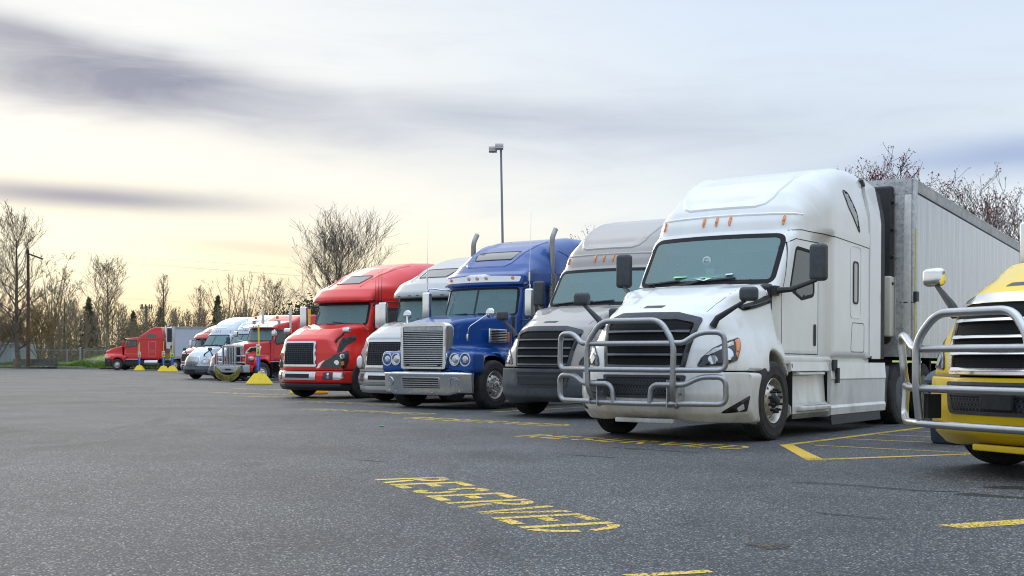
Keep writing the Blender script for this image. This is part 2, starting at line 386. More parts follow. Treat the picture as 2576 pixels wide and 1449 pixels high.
class Shell:
    """side profile (x,z) extruded across y with rounded edges, then bent by deform()"""
    def __init__(s, prof, w, rfun, deform, step=.05, ny=None):
        L = fillet(prof, step)
        if area(L) < 0: L = L[::-1]
        n = len(L)
        nrm = np.zeros_like(L); d = np.roll(L, -1, 0)-L; d /= np.linalg.norm(d, axis=1)[:, None]
        nn = np.stack([d[:, 1], -d[:, 0]], 1); nrm = nn+np.roll(nn, 1, 0); nrm /= np.linalg.norm(nrm, axis=1)[:, None]
        R = np.array([rfun(x, z) for x, z in L]); rings = []; K = 6
        ys = []
        for t in range(K+1):
            a = math.pi/2*t/K; rings.append(('r', a))
        ny = ny or max(6, int(2*w/step/1.6))
        rows = []
        for a in [math.pi/2*(K-t)/K for t in range(K+1)]:
            ins = R*(1-math.cos(a)); rows.append(np.column_stack([L-nrm*ins[:, None], -(w-R+R*math.sin(a))]))
        for j in range(1, ny): rows.append(np.column_stack([L, (w-R)*(-1+2*j/ny)]))
        for a in [math.pi/2*t/K for t in range(K+1)]:
            ins = R*(1-math.cos(a)); rows.append(np.column_stack([L-nrm*ins[:, None], (w-R+R*math.sin(a))]))
        V = np.vstack(rows)[:, [0, 2, 1]]
        m = len(rows); F_ = []
        for i in range(m-1):
            a, b = i*n, (i+1)*n
            for k in range(n):
                q = (k+1) % n; F_.append((a+k, b+k, b+q, a+q))
        for row, sgn in ((0, -1), (m-1, 1)):
            lp = V[row*n:row*n+n][:, [0, 2]]
            P, T = fill2d(lp, step*1.4)
            mp = {}
            o = len(V); extra = P[n:]
            yv = V[row*n][1]
            V = np.vstack([V, np.column_stack([extra[:, 0], np.full(len(extra), sgn*w), extra[:, 1]])]) if len(extra) else V
            for t in T:
                idx = [row*n+i if i < n else o+i-n for i in t]
                F_.append(tuple(idx[::-1] if sgn > 0 else idx))
        s.V = deform(V.astype(float)); s.F = F_; s.step = step
        s.normals()
        s.bvh = BVHTree.FromPolygons(s.V.tolist(), s.F)
    def normals(s):
        N = np.zeros_like(s.V)
        fl = [(f[0], f[1], f[2]) for f in s.F]; A = s.V[np.array(fl)]; fn = np.cross(A[:, 1]-A[:, 0], A[:, 2]-A[:, 0])
        c = s.V.mean(0)
        for f, q in zip(s.F, fn):
            for i in f: N[i] += q
        N /= np.maximum(np.linalg.norm(N, axis=1), 1e-9)[:, None]
        s.N = N; s.sg = 1.0
    def cut(s, ang, poly, mirror=False, lim=None):
        """remove faces seen from direction ang whose centre lies in poly (u,z)"""
        poly = fillet(poly, s.step)
        a = rad(ang); dx, dy = math.cos(a), math.sin(a); ux, uy = -math.sin(a), math.cos(a)
        C = np.array([s.V[list(f)].mean(0) for f in s.F]); Nf = np.array([s.N[list(f)].mean(0) for f in s.F])*s.sg
        kill = np.zeros(len(s.F), bool)
        for sg in ((1, -1) if mirror else (1,)):
            u = C[:, 0]*ux+C[:, 1]*sg*uy; fac = Nf[:, 0]*dx+Nf[:, 1]*sg*dy
            kk = inside(poly, np.column_stack([u, C[:, 2]])) & (fac > .1)
            if lim: kk &= lim(C)
            kill |= kk
        s.F = [f for f, k in zip(s.F, kill) if not k]
    def project(s, ang, P2, off):
        a = rad(ang); d = Vector((-math.cos(a), -math.sin(a), 0)); u = np.array([-math.sin(a), math.cos(a), 0])
        out = []
        for p in P2:
            o = Vector(u*p[0])-d*8; o.z = p[1]
            h, nrm, i, dist = s.bvh.ray_cast(o, d)
            if h is None:
                best = s.bvh.find_nearest(o+d*6.5); h, nrm = best[0], best[1]; h = Vector((h.x, h.y, p[1]))
            if nrm.dot(d) > 0: nrm = -nrm
            nrm = (nrm*.6-d*.4).normalized()
            out.append(h+nrm*off)
        return np.array([tuple(q) for q in out])
    def panel(s, name, ang, poly, m, parent, off=.006, thick=.01, step=None, mirror=False, holes=(), label=None, both=False, top=False):
        step = step or s.step
        L = fillet(poly, step*.7)
        if area(L) < 0: L = L[::-1]
        V2, T = fill2d(L, step, holes); n = len(L)
        V = s.project_top(V2, off) if top else s.project(ang, V2, off)
        Vb = s.project_top(L, off-thick) if top else s.project(ang, L, off-thick)
        F_ = [tuple(t) for t in T]; o = len(V); V = np.vstack([V, Vb])
        for i in range(n): j = (i+1) % n; F_.append((i, o+i, o+j, j))
        res = []
        for sg in ((1, -1) if both else ((-1,) if mirror else (1,))):
            Vs = V*np.array([1, sg, 1]); Fs = F_ if sg > 0 else [f[::-1] for f in F_]
            g = Geo(); g.v = [tuple(p) for p in Vs]; g.f = Fs; g.recalc = False
            res.append(g.build(name, m, parent, label, ang=50))
        return res[0] if len(res) == 1 else res
    def project_top(s, P2, off):
        out = []
        for p in P2:
            h, nrm, i, dist = s.bvh.ray_cast(Vector((p[0], p[1], 8)), Vector((0, 0, -1)))
            if h is None: h, nrm = s.bvh.find_nearest(Vector((p[0], p[1], 2)))[:2]
            if nrm.z < 0: nrm = -nrm
            out.append(h+nrm*off)
        return np.array([tuple(q) for q in out])
    def strip(s, name, ang, path, width, m, parent, off=.004, thick=.008, closed=False, mirror=False, both=False, geo=None, step=None, top=False, raised=0.):
        step = step or s.step
        P = fillet(path, step) if closed else None
        if not closed:
            pts = [np.array(q[:2], float) for q in path]; P = []
            for i in range(len(pts)-1):
                k = max(1, int(np.linalg.norm(pts[i+1]-pts[i])/step))
                for j in range(k): P.append(pts[i]+(pts[i+1]-pts[i])*j/k)
            P.append(pts[-1]); P = np.array(P)
        n = len(P)
        if closed: t = np.roll(P, -1, 0)-np.roll(P, 1, 0)
        else: t = np.gradient(P, axis=0)
        t /= np.maximum(np.linalg.norm(t, axis=1), 1e-9)[:, None]; nn = np.column_stack([t[:, 1], -t[:, 0]])
        pr = (lambda q, o: s.project_top(q, o)) if top else (lambda q, o: s.project(ang, q, o))
        A = pr(P+nn*width/2, off-thick); B = pr(P+nn*width/2*.8, off); M_ = pr(P, off+raised); C = pr(P-nn*width/2*.8, off); D = pr(P-nn*width/2, off-thick)
        V = np.vstack([A, B, M_, C, D]); F_ = []
        for i in range(n if closed else n-1):
            j = (i+1) % n
            for q in range(4): F_.append((q*n+i, (q+1)*n+i, (q+1)*n+j, q*n+j))
        gs = []
        for sg in ((1, -1) if both else ((-1,) if mirror else (1,))):
            g = geo if geo is not None else Geo(); g.add(V*np.array([1, sg, 1]), F_ if sg > 0 else [f[::-1] for f in F_])
            if geo is None: gs.append(g.build(name, m, parent))
        return gs
    def lining(s, name, m, parent, d=.05):
        V = s.V-s.N*s.sg*d
        o = raw(name, V, s.F, m, parent); return o
    def build(s, name, m, parent, label=None):
        used = np.zeros(len(s.V), bool)
        for f in s.F: used[list(f)] = True
        mp = np.cumsum(used)-1
        V = s.V[used]; F_ = [tuple(int(mp[i]) for i in f) for f in s.F]
        if s.sg < 0: F_ = [f[::-1] for f in F_]
        return raw(name, V, F_, m, parent, True, None, label)
# ------------------------------------------------------------------ wheels
TR = .515
def circ(cx, cy, r, n=12): return np.array([(cx+r*math.cos(2*math.pi*k/n), cy+r*math.sin(2*math.pi*k/n)) for k in range(n)])
WH = {}
def wheel_mesh(kind):
    """one wheel, axle along y, outside towards +y: returns root wheel object (hub) with tyre and rim children"""
    if kind in WH: return WH[kind]
    prof = [(.285, -.11), (.30, -.135), (.36, -.148), (.44, -.150), (.487, -.138), (.508, -.118)]
    for y in (-.075, -.025, .025, .075): prof += [(TR, y-.012), (TR-.012, y-.006), (TR-.012, y+.006), (TR, y+.012)]
    prof += [(.508, .118), (.487, .138), (.462, .143), (.455, .150), (.44, .150), (.36, .148), (.348, .152), (.335, .146), (.30, .135), (.285, .11)]
    ty = Geo(); ty.lathe(prof, n=56)
    front = kind.startswith('front')
    rm = Geo()
    if front:
        rm.lathe([(.22, -.10), (.265, -.10), (.283, -.115), (.292, -.125), (.292, -.11)], n=48)
        rm.lathe([(.286, .105), (.296, .13), (.290, .138), (.279, .132), (.270, .112), (.262, .085), (.255, .06), (.262, .03), (.262, -.09)], n=48)
        holes = [circ(.212*math.cos(2*math.pi*(k+.5)/10), .212*math.sin(2*math.pi*(k+.5)/10), .027, 12) for k in range(10)]
        V2, T = fill2d(circ(0, 0, .262, 60), .022, holes)
        r = np.hypot(V2[:, 0], V2[:, 1]); yy = .055+.075*(1-smooth01(.15, .262, r))
        rm.add(np.column_stack([V2[:, 0], yy, V2[:, 1]]), [tuple(t) for t in T])
        for h in holes:   # thickness of the hand holes
            q = np.hypot(h[:, 0], h[:, 1]); y0 = .055+.075*(1-smooth01(.15, .262, q)); n = len(h)
            rm.add(np.vstack([np.column_stack([h[:, 0], y0, h[:, 1]]), np.column_stack([h[:, 0], y0-.03, h[:, 1]])]), [(i, i+n, (i+1) % n+n, (i+1) % n) for i in range(n)])
        hub = Geo(); hub.lathe([(.0, .205), (.045, .205), (.062, .195), (.068, .15), (.095, .142), (.098, .125)], n=24)
        for k in range(10):
            a = 2*math.pi*(k+.5)/10; c = (.1425*math.cos(a), 0, .1425*math.sin(a)); L = .075 if kind == 'front_long' else .045
            hub.lathe([(0, .13+L), (.012, .13+L), (.017, .13+L*.75), (.017, .15), (.021, .15), (.021, .125)], c=c, n=8)
        bk = Geo(); bk.lathe([(0, -.02), (.25, -.02), (.25, -.1), (.0, -.1)], n=24)
    else:
        rm.lathe([(.286, .105), (.296, .13), (.290, .138), (.279, .132), (.268, .10), (.262, .02), (.255, -.02), (.2, -.03), (.14, -.02), (.0, -.02)] if kind == 'rear' else
                 [(.286, .105), (.296, .13), (.290, .138), (.279, .138), (.27, .142), (.12, .150), (.0, .150)], n=48)
        hub = Geo(); hub.lathe([(.0, .10), (.085, .10), (.10, .085), (.105, -.02)] if kind == 'rear' else [(0, .156), (.05, .156), (.05, .149)], n=24)
        bk = Geo(); bk.lathe([(0, -.03), (.25, -.03), (.25, -.1), (.0, -.1)], n=24)
        # inner tyre of the pair
        ty.lathe([(r_, y-.33) for r_, y in prof], n=56)
    hm = {'front': CHROME, 'front_dark': CHROME, 'front_long': BLK, 'rear': POLALU, 'rear_cover': GREYP}[kind]
    h = hub.build('wheel', hm, None); t = ty.build('tyre', RUB, h, ang=28); r_ = rm.build('rim', GREYP if kind == 'rear_cover' else mat('wheel_aluminium', (.62, .60, .55), rough=.36, metal=.85, vary=.25, vscale=14), h); b = bk.build('brake_drum', FRAME, h)
    WH[kind] = (h, [t, r_, b], [True]); return WH[kind]
def wheel(kind, parent, x, y, steer=0., z=TR):
    h, kids, first = wheel_mesh(kind)
    rz = (0 if y > 0 else math.pi)+steer; ra = random.uniform(0, 6)
    if first[0]:
        first[0] = False; h.parent = parent; h.location = (x, y, z); h.rotation_euler = (0, 0, rz); return h
    c = share(h, parent, (x, y, z), (0, 0, rz))
    for k in kids: share(k, c)
    return c

# ------------------------------------------------------------------ tractor pieces
def rot_place(root, ox, oy, th, dz=0.):
    root.location = (ox, oy, dz); root.rotation_euler = (0, 0, rad(-90-th))
def arc(cx, cz, r, a0, a1, n=14): return [(cx+r*math.cos(rad(a0+(a1-a0)*k/n)), cz+r*math.sin(rad(a0+(a1-a0)*k/n))) for k in range(n+1)]
def chassis(root, axles=(-5.2, -6.5), cover=False, front='front', y=1.09, xr=-7.3, yr=1.10):
    g = Geo()
    for s in (1, -1): g.box(((xr+.9)/2, s*.43, .82), (.9-xr, .09, .26))
    g.box((.25, 0, 1.0), (1.2, .8, .7)); g.box((-1.5, 0, .75), (2.6, .9, .6)); g.box((0, 0, .42), (.16, 1.9, .14)); g.box((.52, 0, .72), (.3, 1.3, .25))
    for s in (1, -1): g.box((-.35, s*.62, .8), (.5, .5, .5))
    for a in axles: g.box((a, 0, TR), (.2, 1.3, .2)); g.rbox((a, 0, TR), (.5, .45, .5), .15)
    g.box((axles[0]-.5, 0, 1.05), (.9, .9, .12))
    # mudflaps and inner wheel wells
    for s in (1, -1):
        g.box((-.66, s*.95, .62), (.02, .52, .75)); g.box((xr+.1, s*.92, .55), (.015, .55, .75))
        A = arc(0, .5, .66, -15, 195, 16); V = [(x, s*.60, z) for x, z in A]+[(x, s*1.13, z) for x, z in A]; n = len(A)
        g.add(V, [(i, i+1, i+1+n, i+n) for i in range(n-1)]); g.add([(x, s*.60, z) for x, z in A], [tuple(range(n))])
    g.build('chassis', FRAME, root, smooth=False)
    for s in (1, -1):
        wheel(front, root, 0, s*y)
        for a in axles: wheel('rear_cover' if cover else 'rear', root, a, s*yr)
def interior(root, xs, w, zf, zr, shell=None, papers=False, back=-2.6, dz=0.):
    """seats, wheel, dash, visors. xs = x of windshield base centre"""
    g = Geo(); g.rbox((xs-.35, 0, zf-.22), (.55, 2*w-.12, .42), .06); g.box((xs-.28, -.55, zf+.0), (.3, .42, .08)); g.build('dashboard', INTD, root)
    for s in (1, -1):
        g = Geo(); g.rbox((xs-1.45, s*.55, zf-.45), (.5, .5, .16), .05); g.rbox((xs-1.72, s*.55, zf+.0), (.14, .48, .8), .05, rot=('Y', rad(-10))); g.rbox((xs-1.80, s*.55, zf+.46), (.1, .26, .2), .04)
        g.build('seat', SEATM, root)
        g = Geo(); g.rbox((xs-.72, s*.50, zf+.56+dz), (.04, .74, .17), .015, rot=('Y', rad(25))); g.build('sun_visor', VISM, root)
    g = Geo(); P = []
    for k in range(24):
        a = 2*math.pi*k/24; P.append(Vector((xs-.78, .55+.22*math.cos(a), zf+.04+.22*math.sin(a)*.9))+Vector((.35*.22*math.sin(a)*-1, 0, 0)))
    g.tube(P, .014, 6, closed=True); g.tube([(xs-.5, .55, zf-.15), (xs-.78, .55, zf+.04)], .03, 6); g.tube([(xs-.78, .34, zf+.04), (xs-.78, .76, zf+.04)], .015, 5)
    g.build('steering_wheel', BLK, root)
    g = Geo(); g.box((back, 0, zf+.2), (.04, 2*w-.1, 1.7)); g.box((xs-1.4, 0, zf-1.0), (2.6, 2*w-.15, .05)); g.build('cab_back_wall', INT, root, smooth=False)
    if papers:
        pm = mat('green_paper', (.35, .75, .35), rough=.8); pw = mat('white_paper', (.7, .78, .78), rough=.8)
        for i, (y, dx, sx, sy, r, m) in enumerate([(-.12, -.16, .12, .26, .3, pm), (.02, -.10, .15, .3, -.5, pw), (.16, -.14, .12, .34, .2, pm), (-.32, -.12, .1, .2, .1, pm), (.42, -.1, .05, .1, .2, pw)]):
            g = Geo(); g.box((xs+dx-.02*abs(y), y, zf+.045+.012*i), (sx, sy, .004), ('Z', r)); g.v = [(a, b, c+(a-xs)*-.35) for a, b, c in g.v]; g.build('paper', m, root, smooth=False)
def wipers(root, sh, z0, pts, m=BLK):
    for p in pts: sh.strip('wiper', 0, p, .022, m, root, off=.035, thick=.02)
def marker(root, sh, y, z, ang=0, w=.035, h=.13, lean=0, m=AMBER):
    P = [(y-w*.35+lean, z-h/2, .01), (y+w*.35+lean, z-h/2, .01), (y+w/2+lean*.2, z+h*.1, .01), (y+w*.4, z+h/2, .012), (y-w*.4, z+h/2, .012), (y-w/2+lean*.2, z+h*.1, .01)]
    P = [(a-(z-b if b < z else 0)*0, b, c) for a, b, c in P]
    return sh.panel('marker_light', ang, P, m, root, off=.022, thick=.024, step=.02)
def seam(sh, root, ang, path, w=.012, closed=False, both=True, geo=None):
    return sh.strip('panel_seam', ang, path, w, GAP, root, off=.0015, thick=.003, closed=closed, both=both, geo=geo)
def hexmesh(w, h, cell=.05, t=.006):
    g = []; r = cell/1.732
    rows = int(h/(cell*.866))+1; cols = int(w/cell)+1; V = []; F_ = []
    for j in range(rows):
        for i in range(cols):
            cx = -w/2+cell*(i+.5*(j % 2)); cz = -h/2+j*cell*.866*1.0
            if abs(cx) > w/2 or abs(cz) > h/2: continue
            o = len(V)
            for rr in (r, r-t*1.4):
                for k in range(6): a = rad(60*k+30); V.append((cx+rr*math.cos(a), cz+rr*math.sin(a)*.8))
            for k in range(6): F_.append((o+k, o+(k+1) % 6, o+6+(k+1) % 6, o+6+k))
    return V, F_

# ------------------------------------------------------------------ aerodynamic tractor with a broad slatted grille
def cascadia(name, pnt, label, place, group, bumper_mat=None, slat_mat=None, frame_mat=None, guard=None, step=.05, old=False, chrome_mirror=False, papers=False, tall=True, wheel_kind='front', cover=False, cut_all=True, group_rows=True):
    root = empty(name, label=label, cat='truck', group=group)
    bumper_mat = bumper_mat or pnt; slat_mat = slat_mat or GREYP; frame_mat = frame_mat or CHAR
    # cab and raised-roof sleeper
    prof = [(-.20, 1.05), (-.20, 1.98, .05), (-.80, 2.85, .05), (-.84, 2.98, .3), (-.98, 3.20, .3), (-1.22, 3.44, .4), (-1.60, 3.66, .5), (-2.15, 3.83, .6), (-2.8, 3.95, .6), (-3.35, 3.99, .3), (-3.78, 3.96, .1), (-3.80, 1.06, .04)]
    def rf(x, z):
        if z > 3.05: return .12+(.10+.20*float(smooth01(-2.6, -1.5, x)))*float(smooth01(3.05, 3.5, z))
        return .10 if x > -3.6 else .05
    def dfm(V):
        x, y, z = V[:, 0].copy(), V[:, 1].copy(), V[:, 2].copy()
        front = smooth01(-3.0, -1.0, x)
        w = 1.10+.12*smooth01(-1.88, -2.10, x)*1.0
        up = smooth01(2.72, 2.92, z)
        w = w*(1-up)+(1.09+.14*smooth01(-1.0, -1.9, x))*up
        w = w*(1-.10*smooth01(3.2, 4.0, z))
        # roof recess
        hw = .62+.22*smooth01(3.2, 3.8, z); edge = hw-np.abs(y); low = z-3.24-.05*np.abs(y)
        dd = smooth01(0, .09, edge)*smooth01(0, .07, low)*smooth01(-3.0, -2.3, x)*front**.3
        yy = y/1.25*w
        x2 = x-.24*(y/1.25)**2*front-.35*np.maximum(0, np.abs(y)-.85)**1.5*front*up
        return np.column_stack([x2-dd*.028, yy, z-dd*.024])
    sh = Shell(prof, 1.25, rf, dfm, step)
    W = [(-1.02, 2.80, .13), (1.02, 2.80, .13), (1.03, 2.1, .1), (.98, 2.06, .1), (-.98, 2.06, .1), (-1.03, 2.1, .1)]
    Wi = [(-.985, 2.765, .12), (.985, 2.765, .12), (.99, 2.10, .09), (-.99, 2.10, .09)]
    D = [(1.05, 2.60, .10), (1.68, 2.58, .08), (1.72, 1.97, .1), (1.25, 1.90, .12), (.84, 2.02, .06)]
    sh.cut(0, Wi); sh.cut(90, D, mirror=True)
    sh.lining('cab_lining', INT, root)
    sh.panel('windshield', 0, Wi, GLASS, root, off=.002, thick=.002)
    sh.strip('windshield_gasket', 0, Wi, .075, GASK, root, off=.006, thick=.014, closed=True)
    for sd in (1, -1):
        sh.panel('side_window', 90, D, SGLASS, root, off=.0, thick=.002, mirror=sd < 0)
        sh.strip('side_window_gasket', 90, D, .055, GASK, root, off=.004, thick=.012, closed=True, mirror=sd < 0)
    if old:
        sh.strip('windshield_divider', 0, [(0, 2.08), (0, 2.78)], .05, BLK, root, off=.012, thick=.02)
    body = sh.build('cab_body', pnt, root)
    interior(root, -.25, 1.08, 2.08, 2.8, papers=papers)
    if papers:
        g = Geo(); g.lathe([(0, 0), (.06, 0), (.065, .008), (.045, .014), (.042, .006)], c=(0, 0, 0), axis='x', n=20); g.v = [(a-.50, b+.02, c+2.42) for a, b, c in g.v]; g.box((-.52, .06, 2.27), (.02, .13, .09)); g.build('camera_mount', mat('pale_plastic', (.55, .6, .6), .4), root)
    # seams of doors and sleeper
    g = Geo()
    dr = [(.55, 1.13), (.53, 1.9), (.68, 2.2), (.88, 2.66), (1.04, 2.72), (1.88, 2.73), (1.88, 1.13), (.55, 1.13)]
    for p in (dr, [(1.02, 2.84), (1.3, 2.865), (1.9, 2.855), (3.76, 2.80)]):
        sh.strip('panel_seam', 90, p, .014, GAP, root, off=.002, thick=.004, both=True)
    for sd in (1, -1):
        bw = [(3.02, 2.54, .06), (3.22, 2.54, .06), (3.22, 1.92, .06), (3.02, 1.92, .06)]
        sh.panel('bunk_window', 90, bw, DGLASS, root, off=.006, mirror=sd < 0); sh.strip('bunk_window_frame', 90, bw, .035, BLK, root, off=.012, thick=.02, closed=True, mirror=sd < 0)
        sh.strip('window_recess', 90, [(2.90, 2.78, .08), (3.36, 2.78, .08), (3.36, 1.70, .08), (2.90, 1.70, .08)], .018, pnt, root, off=.006, thick=.012, closed=True, mirror=sd < 0)
        rw = [(2.42, 3.56, .06), (2.62, 3.58, .05), (2.98, 3.42, .1), (3.30, 3.02, .05), (3.14, 3.02, .12), (2.66, 3.24, .2)]
        rw = [(2.62, 3.60, .10), (2.86, 3.56, .14), (3.12, 3.30, .2), (3.28, 2.98, .02), (2.78, 3.34, .25)]
        sh.panel('roof_window', 90, rw, DGLASS, root, off=.005, mirror=sd < 0); sh.strip('roof_window_frame', 90, rw, .018, BLK, root, off=.009, thick=.012, closed=True, mirror=sd < 0)
        sh.strip('storage_hatch', 90, [(2.98, 1.62, .06), (3.52, 1.62, .06), (3.52, 1.18, .06), (2.92, 1.18, .06)], .012, GAP, root, off=.002, thick=.004, closed=True, mirror=sd < 0)
        h = [(1.71, 1.56, .04), (1.79, 1.56, .04), (1.79, 1.25, .04), (1.71, 1.25, .04)]
        sh.panel('door_handle', 90, h, BLK, root, off=.012, thick=.02, mirror=sd < 0, step=.03)
    # marker lights
    for y in (-.92, -.2, 0, .2, .92): marker(root, sh, y, 2.99 if abs(y) > .5 else 3.0, lean=0)
    # side extenders and rubber edge
    for s in (1, -1):
        for (nm, x0, x1, zt0, zt1, yo, th_, mt) in (('side_extender', -3.76, -4.28, 3.90, 3.82, 1.232, .05, pnt), ('extender_edge', -4.285, -4.50, 3.815, 3.74, 1.222, .03, BLK)):
            g = Geo(); n = 14; V = []; F_ = []
            for i in range(n+1):
                t = i/n; za = 1.08+(zt0-1.08)*t; zb = 1.08+(zt1-1.08)*t
                for x, z, yy in ((x0, za, yo), (x1, zb, yo), (x1, zb, yo-th_), (x0, za, yo-th_)): V.append((x, s*yy*(1-.10*float(smooth01(3.2, 4.0, z))), z))
            for i in range(n):
                for q in range(4): F_.append((i*4+q, i*4+(q+1) % 4, i*4+4+(q+1) % 4, i*4+4+q))
            F_ += [(0, 1, 2, 3), (n*4, n*4+1, n*4+2, n*4+3)]; g.add(V, F_); g.build(nm, mt, root, ang=30)
    sh.strip('roof_ridge', 0, [(-.84, 3.86), (-.74, 3.5), (-.69, 3.34), (-.62, 3.25), (-.5, 3.21), (.5, 3.21), (.62, 3.25), (.69, 3.34), (.74, 3.5), (.84, 3.86)], .06, pnt, root, off=.004, thick=.006, raised=.012)
    sh.strip('roof_ridge', 0, [(-1.08, 3.085), (1.08, 3.085)], .05, pnt, root, off=.003, thick=.005, raised=.010)
    g = Geo(); g.extr([(-3.80, 3.955), (-3.80, 3.90), (-4.28, 3.80), (-4.28, 3.85)], -.9, .9, 'xz'); g.build('roof_extender', pnt, root, smooth=False)
    # hood with fenders
    A = arc(0, .50, .655, 36, 150, 18)
    hp = [(-.30, 2.055), (.15, 1.985, .5), (.62, 1.865, .5), (.96, 1.745, .3), (1.17, 1.62, .16), (1.27, 1.46, .2), (1.33, 1.18, .3), (1.35, .905, .02)]+[(a, b) for a, b in A]+[(-.52, 1.10), (-.46, 1.9)]
    if old: hp = [(-.30, 2.03), (.15, 1.95, .5), (.62, 1.83, .5), (1.02, 1.66, .3), (1.24, 1.42, .3), (1.34, 1.12, .3), (1.36, .80, .02), (.58, .80)]+[(a, b) for a, b in A]+[(-.52, 1.10), (-.46, 1.9)]
    def hd(V):
        x, y, z = V.T.copy()
        hi = smooth01(1.0, 1.95, z-(x+.4)*-.10)
        wtop = .86+.16*smooth01(1.1, -.3, x)
        w = 1.20*(1-hi)+wtop*hi
        w = w-.06*smooth01(.3, -.45, x)*(1-hi)
        # fender bulge around the arch
        d = np.hypot(x, z-.5); bul = .05*smooth01(1.0, .70, d)*smooth01(.9, 1.15, np.abs(y))
        yy = y/1.2*w+np.sign(y)*bul
        nose = smooth01(-.2, 1.1, x)
        x2 = x-.50*(y/1.2)**2*nose**1.3-.12*smooth01(1.0, 1.2, np.abs(y))*nose
        # long crease on top of the hood
        cr_ = smooth01(.62, .48, np.abs(y))*smooth01(1.1, .3, x)*smooth01(1.6, 1.8, z)
        return np.column_stack([x2, yy, z+.022*cr_])
    def hr(x, z): return .16 if z > 1.3 else (.05 if z > .95 or x > .7 else .02)
    hs = Shell(hp, 1.2, hr, hd, step)
    hs.build('hood', pnt, root)
    # cowl
    g = Geo(); g.rbox((-.32, 0, 1.98), (.22, 2.0, .12), .04); g.build('cowl', BLK, root)
    # grille
    if not old:
        G0 = [(-.68, 1.56, .05), (-.40, 1.63, .1), (.40, 1.63, .1), (.68, 1.56, .05), (.57, .915, .04), (-.57, .915, .04)]
        G1 = [(-.61, 1.50, .04), (-.40, 1.545, .05), (.40, 1.545, .05), (.61, 1.50, .04), (.52, .95, .03), (-.52, .95, .03)]
        hs.panel('grille_surround', 0, G0, frame_mat, root, off=.022, thick=.03, holes=(fillet(G1, step),))
        hs.panel('radiator_core', 0, G1, RADM, root, off=.004)
        zs = [1.395, 1.245, 1.10, .955]
    else:
        G0 = [(-.62, 1.42, .12), (.62, 1.42, .12), (.70, .98, .1), (.56, .80, .12), (-.56, .80, .12), (-.70, .98, .1)]
        G1 = [(-.56, 1.375, .10), (.56, 1.375, .10), (.64, .98, .08), (.52, .84, .1), (-.52, .84, .1), (-.64, .98, .08)]
        hs.panel('grille_surround', 0, G0, slat_mat, root, off=.022, thick=.03, holes=(fillet(G1, step),))
        hs.panel('radiator_core', 0, G1, RADM, root, off=.004)
        zs = [1.335, 1.27, 1.205, 1.14, 1.075, 1.01, .945, .88]
    for z in zs:
        if old: hw = .57+.07*(1.3-z)/.35 if z > .98 else .56+(z-.86)*.6
        else: hw = .60-(1.5-z)*.14
        n = 20; g = Geo(); ys = np.linspace(-hw, hw, n); t_ = .014 if old else .015; dp = .035 if old else .05
        fr = hs.project(0, np.column_stack([ys, np.full(n, z)]), 0.0)[:, 0]
        V = []; F_ = []
        for k in range(n):
            tp = 1.0 if old else (1.25 if abs(ys[k]) > hw*.72 else 1.0); f_ = fr[k]+(.012 if old else .02)
            V += [(f_+.0, ys[k], z-t_*tp), (f_+.012, ys[k], z-t_*.6*tp), (f_-dp*.3, ys[k], z+t_*tp), (f_-dp, ys[k], z+t_*tp), (f_-dp, ys[k], z-t_*tp)]
        for k in range(n-1):
            for q in range(5): F_.append((k*5+q, k*5+(q+1) % 5, k*5+5+(q+1) % 5, k*5+5+q))
        F_ += [(0, 1, 2, 3, 4), tuple(n*5-5+q for q in range(5))[::-1]]
        g.add(V, F_); g.v = [(x+.022, y, zz) for x, y, zz in g.v]; g.build('grille_slat', slat_mat, root, ang=25)
    if not old:
        hs.strip('nameplate_recess', 0, [(-.13, 1.735), (.13, 1.735)], .05, GREYP, root, off=.004, thick=.006) if False else None
        hs.panel('hood_badge_recess', 0, [(-.15, 1.70, .01), (.13, 1.70, .01), (.17, 1.735, .01), (-.11, 1.735, .01)], GREYP, root, off=.002, thick=.003, step=.03, top=False)
    # hood side seam, vents
    for q in (-1, 1): hs.strip('panel_seam', 0, [(q*.66, 1.60), (q*.70, 1.75), (q*.78, 1.95)], .007, GAP, root, off=.001, thick=.002)
    for sd in (1, -1):
        vt = [(-.62, 1.70, .02), (-.58, 1.64, .02), (.30, 1.78, .03), (.33, 1.95, .03), (-.1, 1.90, .03)]
        vt = [(-.34, 1.73, .01), (-.26, 1.68, .01), (.40, 1.82, .02), (.42, 1.93, .02), (.15, 1.885, .02)]
        if not old:
            hs.panel('hood_vent', 90, vt, BLK, root, off=.012, thick=.02, mirror=sd < 0)
            hs.strip('vent_louvre', 90, [(-.24, 1.725), (.38, 1.865)], .02, CHAR, root, off=.02, thick=.012, mirror=sd < 0, raised=.01)
    # headlights
    HL = [(-.33, .955, .02), (-.27, 1.06, .04), (-.12, 1.18, .08), (.06, 1.26, .06), (.27, 1.315, .015), (.255, 1.20, .03), (.18, 1.04, .03), (-.02, .975, .05)]
    HA = [(.19, 1.285, .01), (.27, 1.31, .012), (.255, 1.20, .03), (.19, 1.06, .03), (.175, 1.10, .02)]
    if old:
        HL = [(-.26, .95, .05), (-.26, 1.08, .06), (-.12, 1.20, .08), (.10, 1.26, .1), (.24, 1.20, .06), (.24, 1.0, .06), (.10, .93, .08)]
        HA = [(.14, 1.20, .02), (.23, 1.19, .04), (.23, 1.01, .04), (.14, 1.0, .02)]
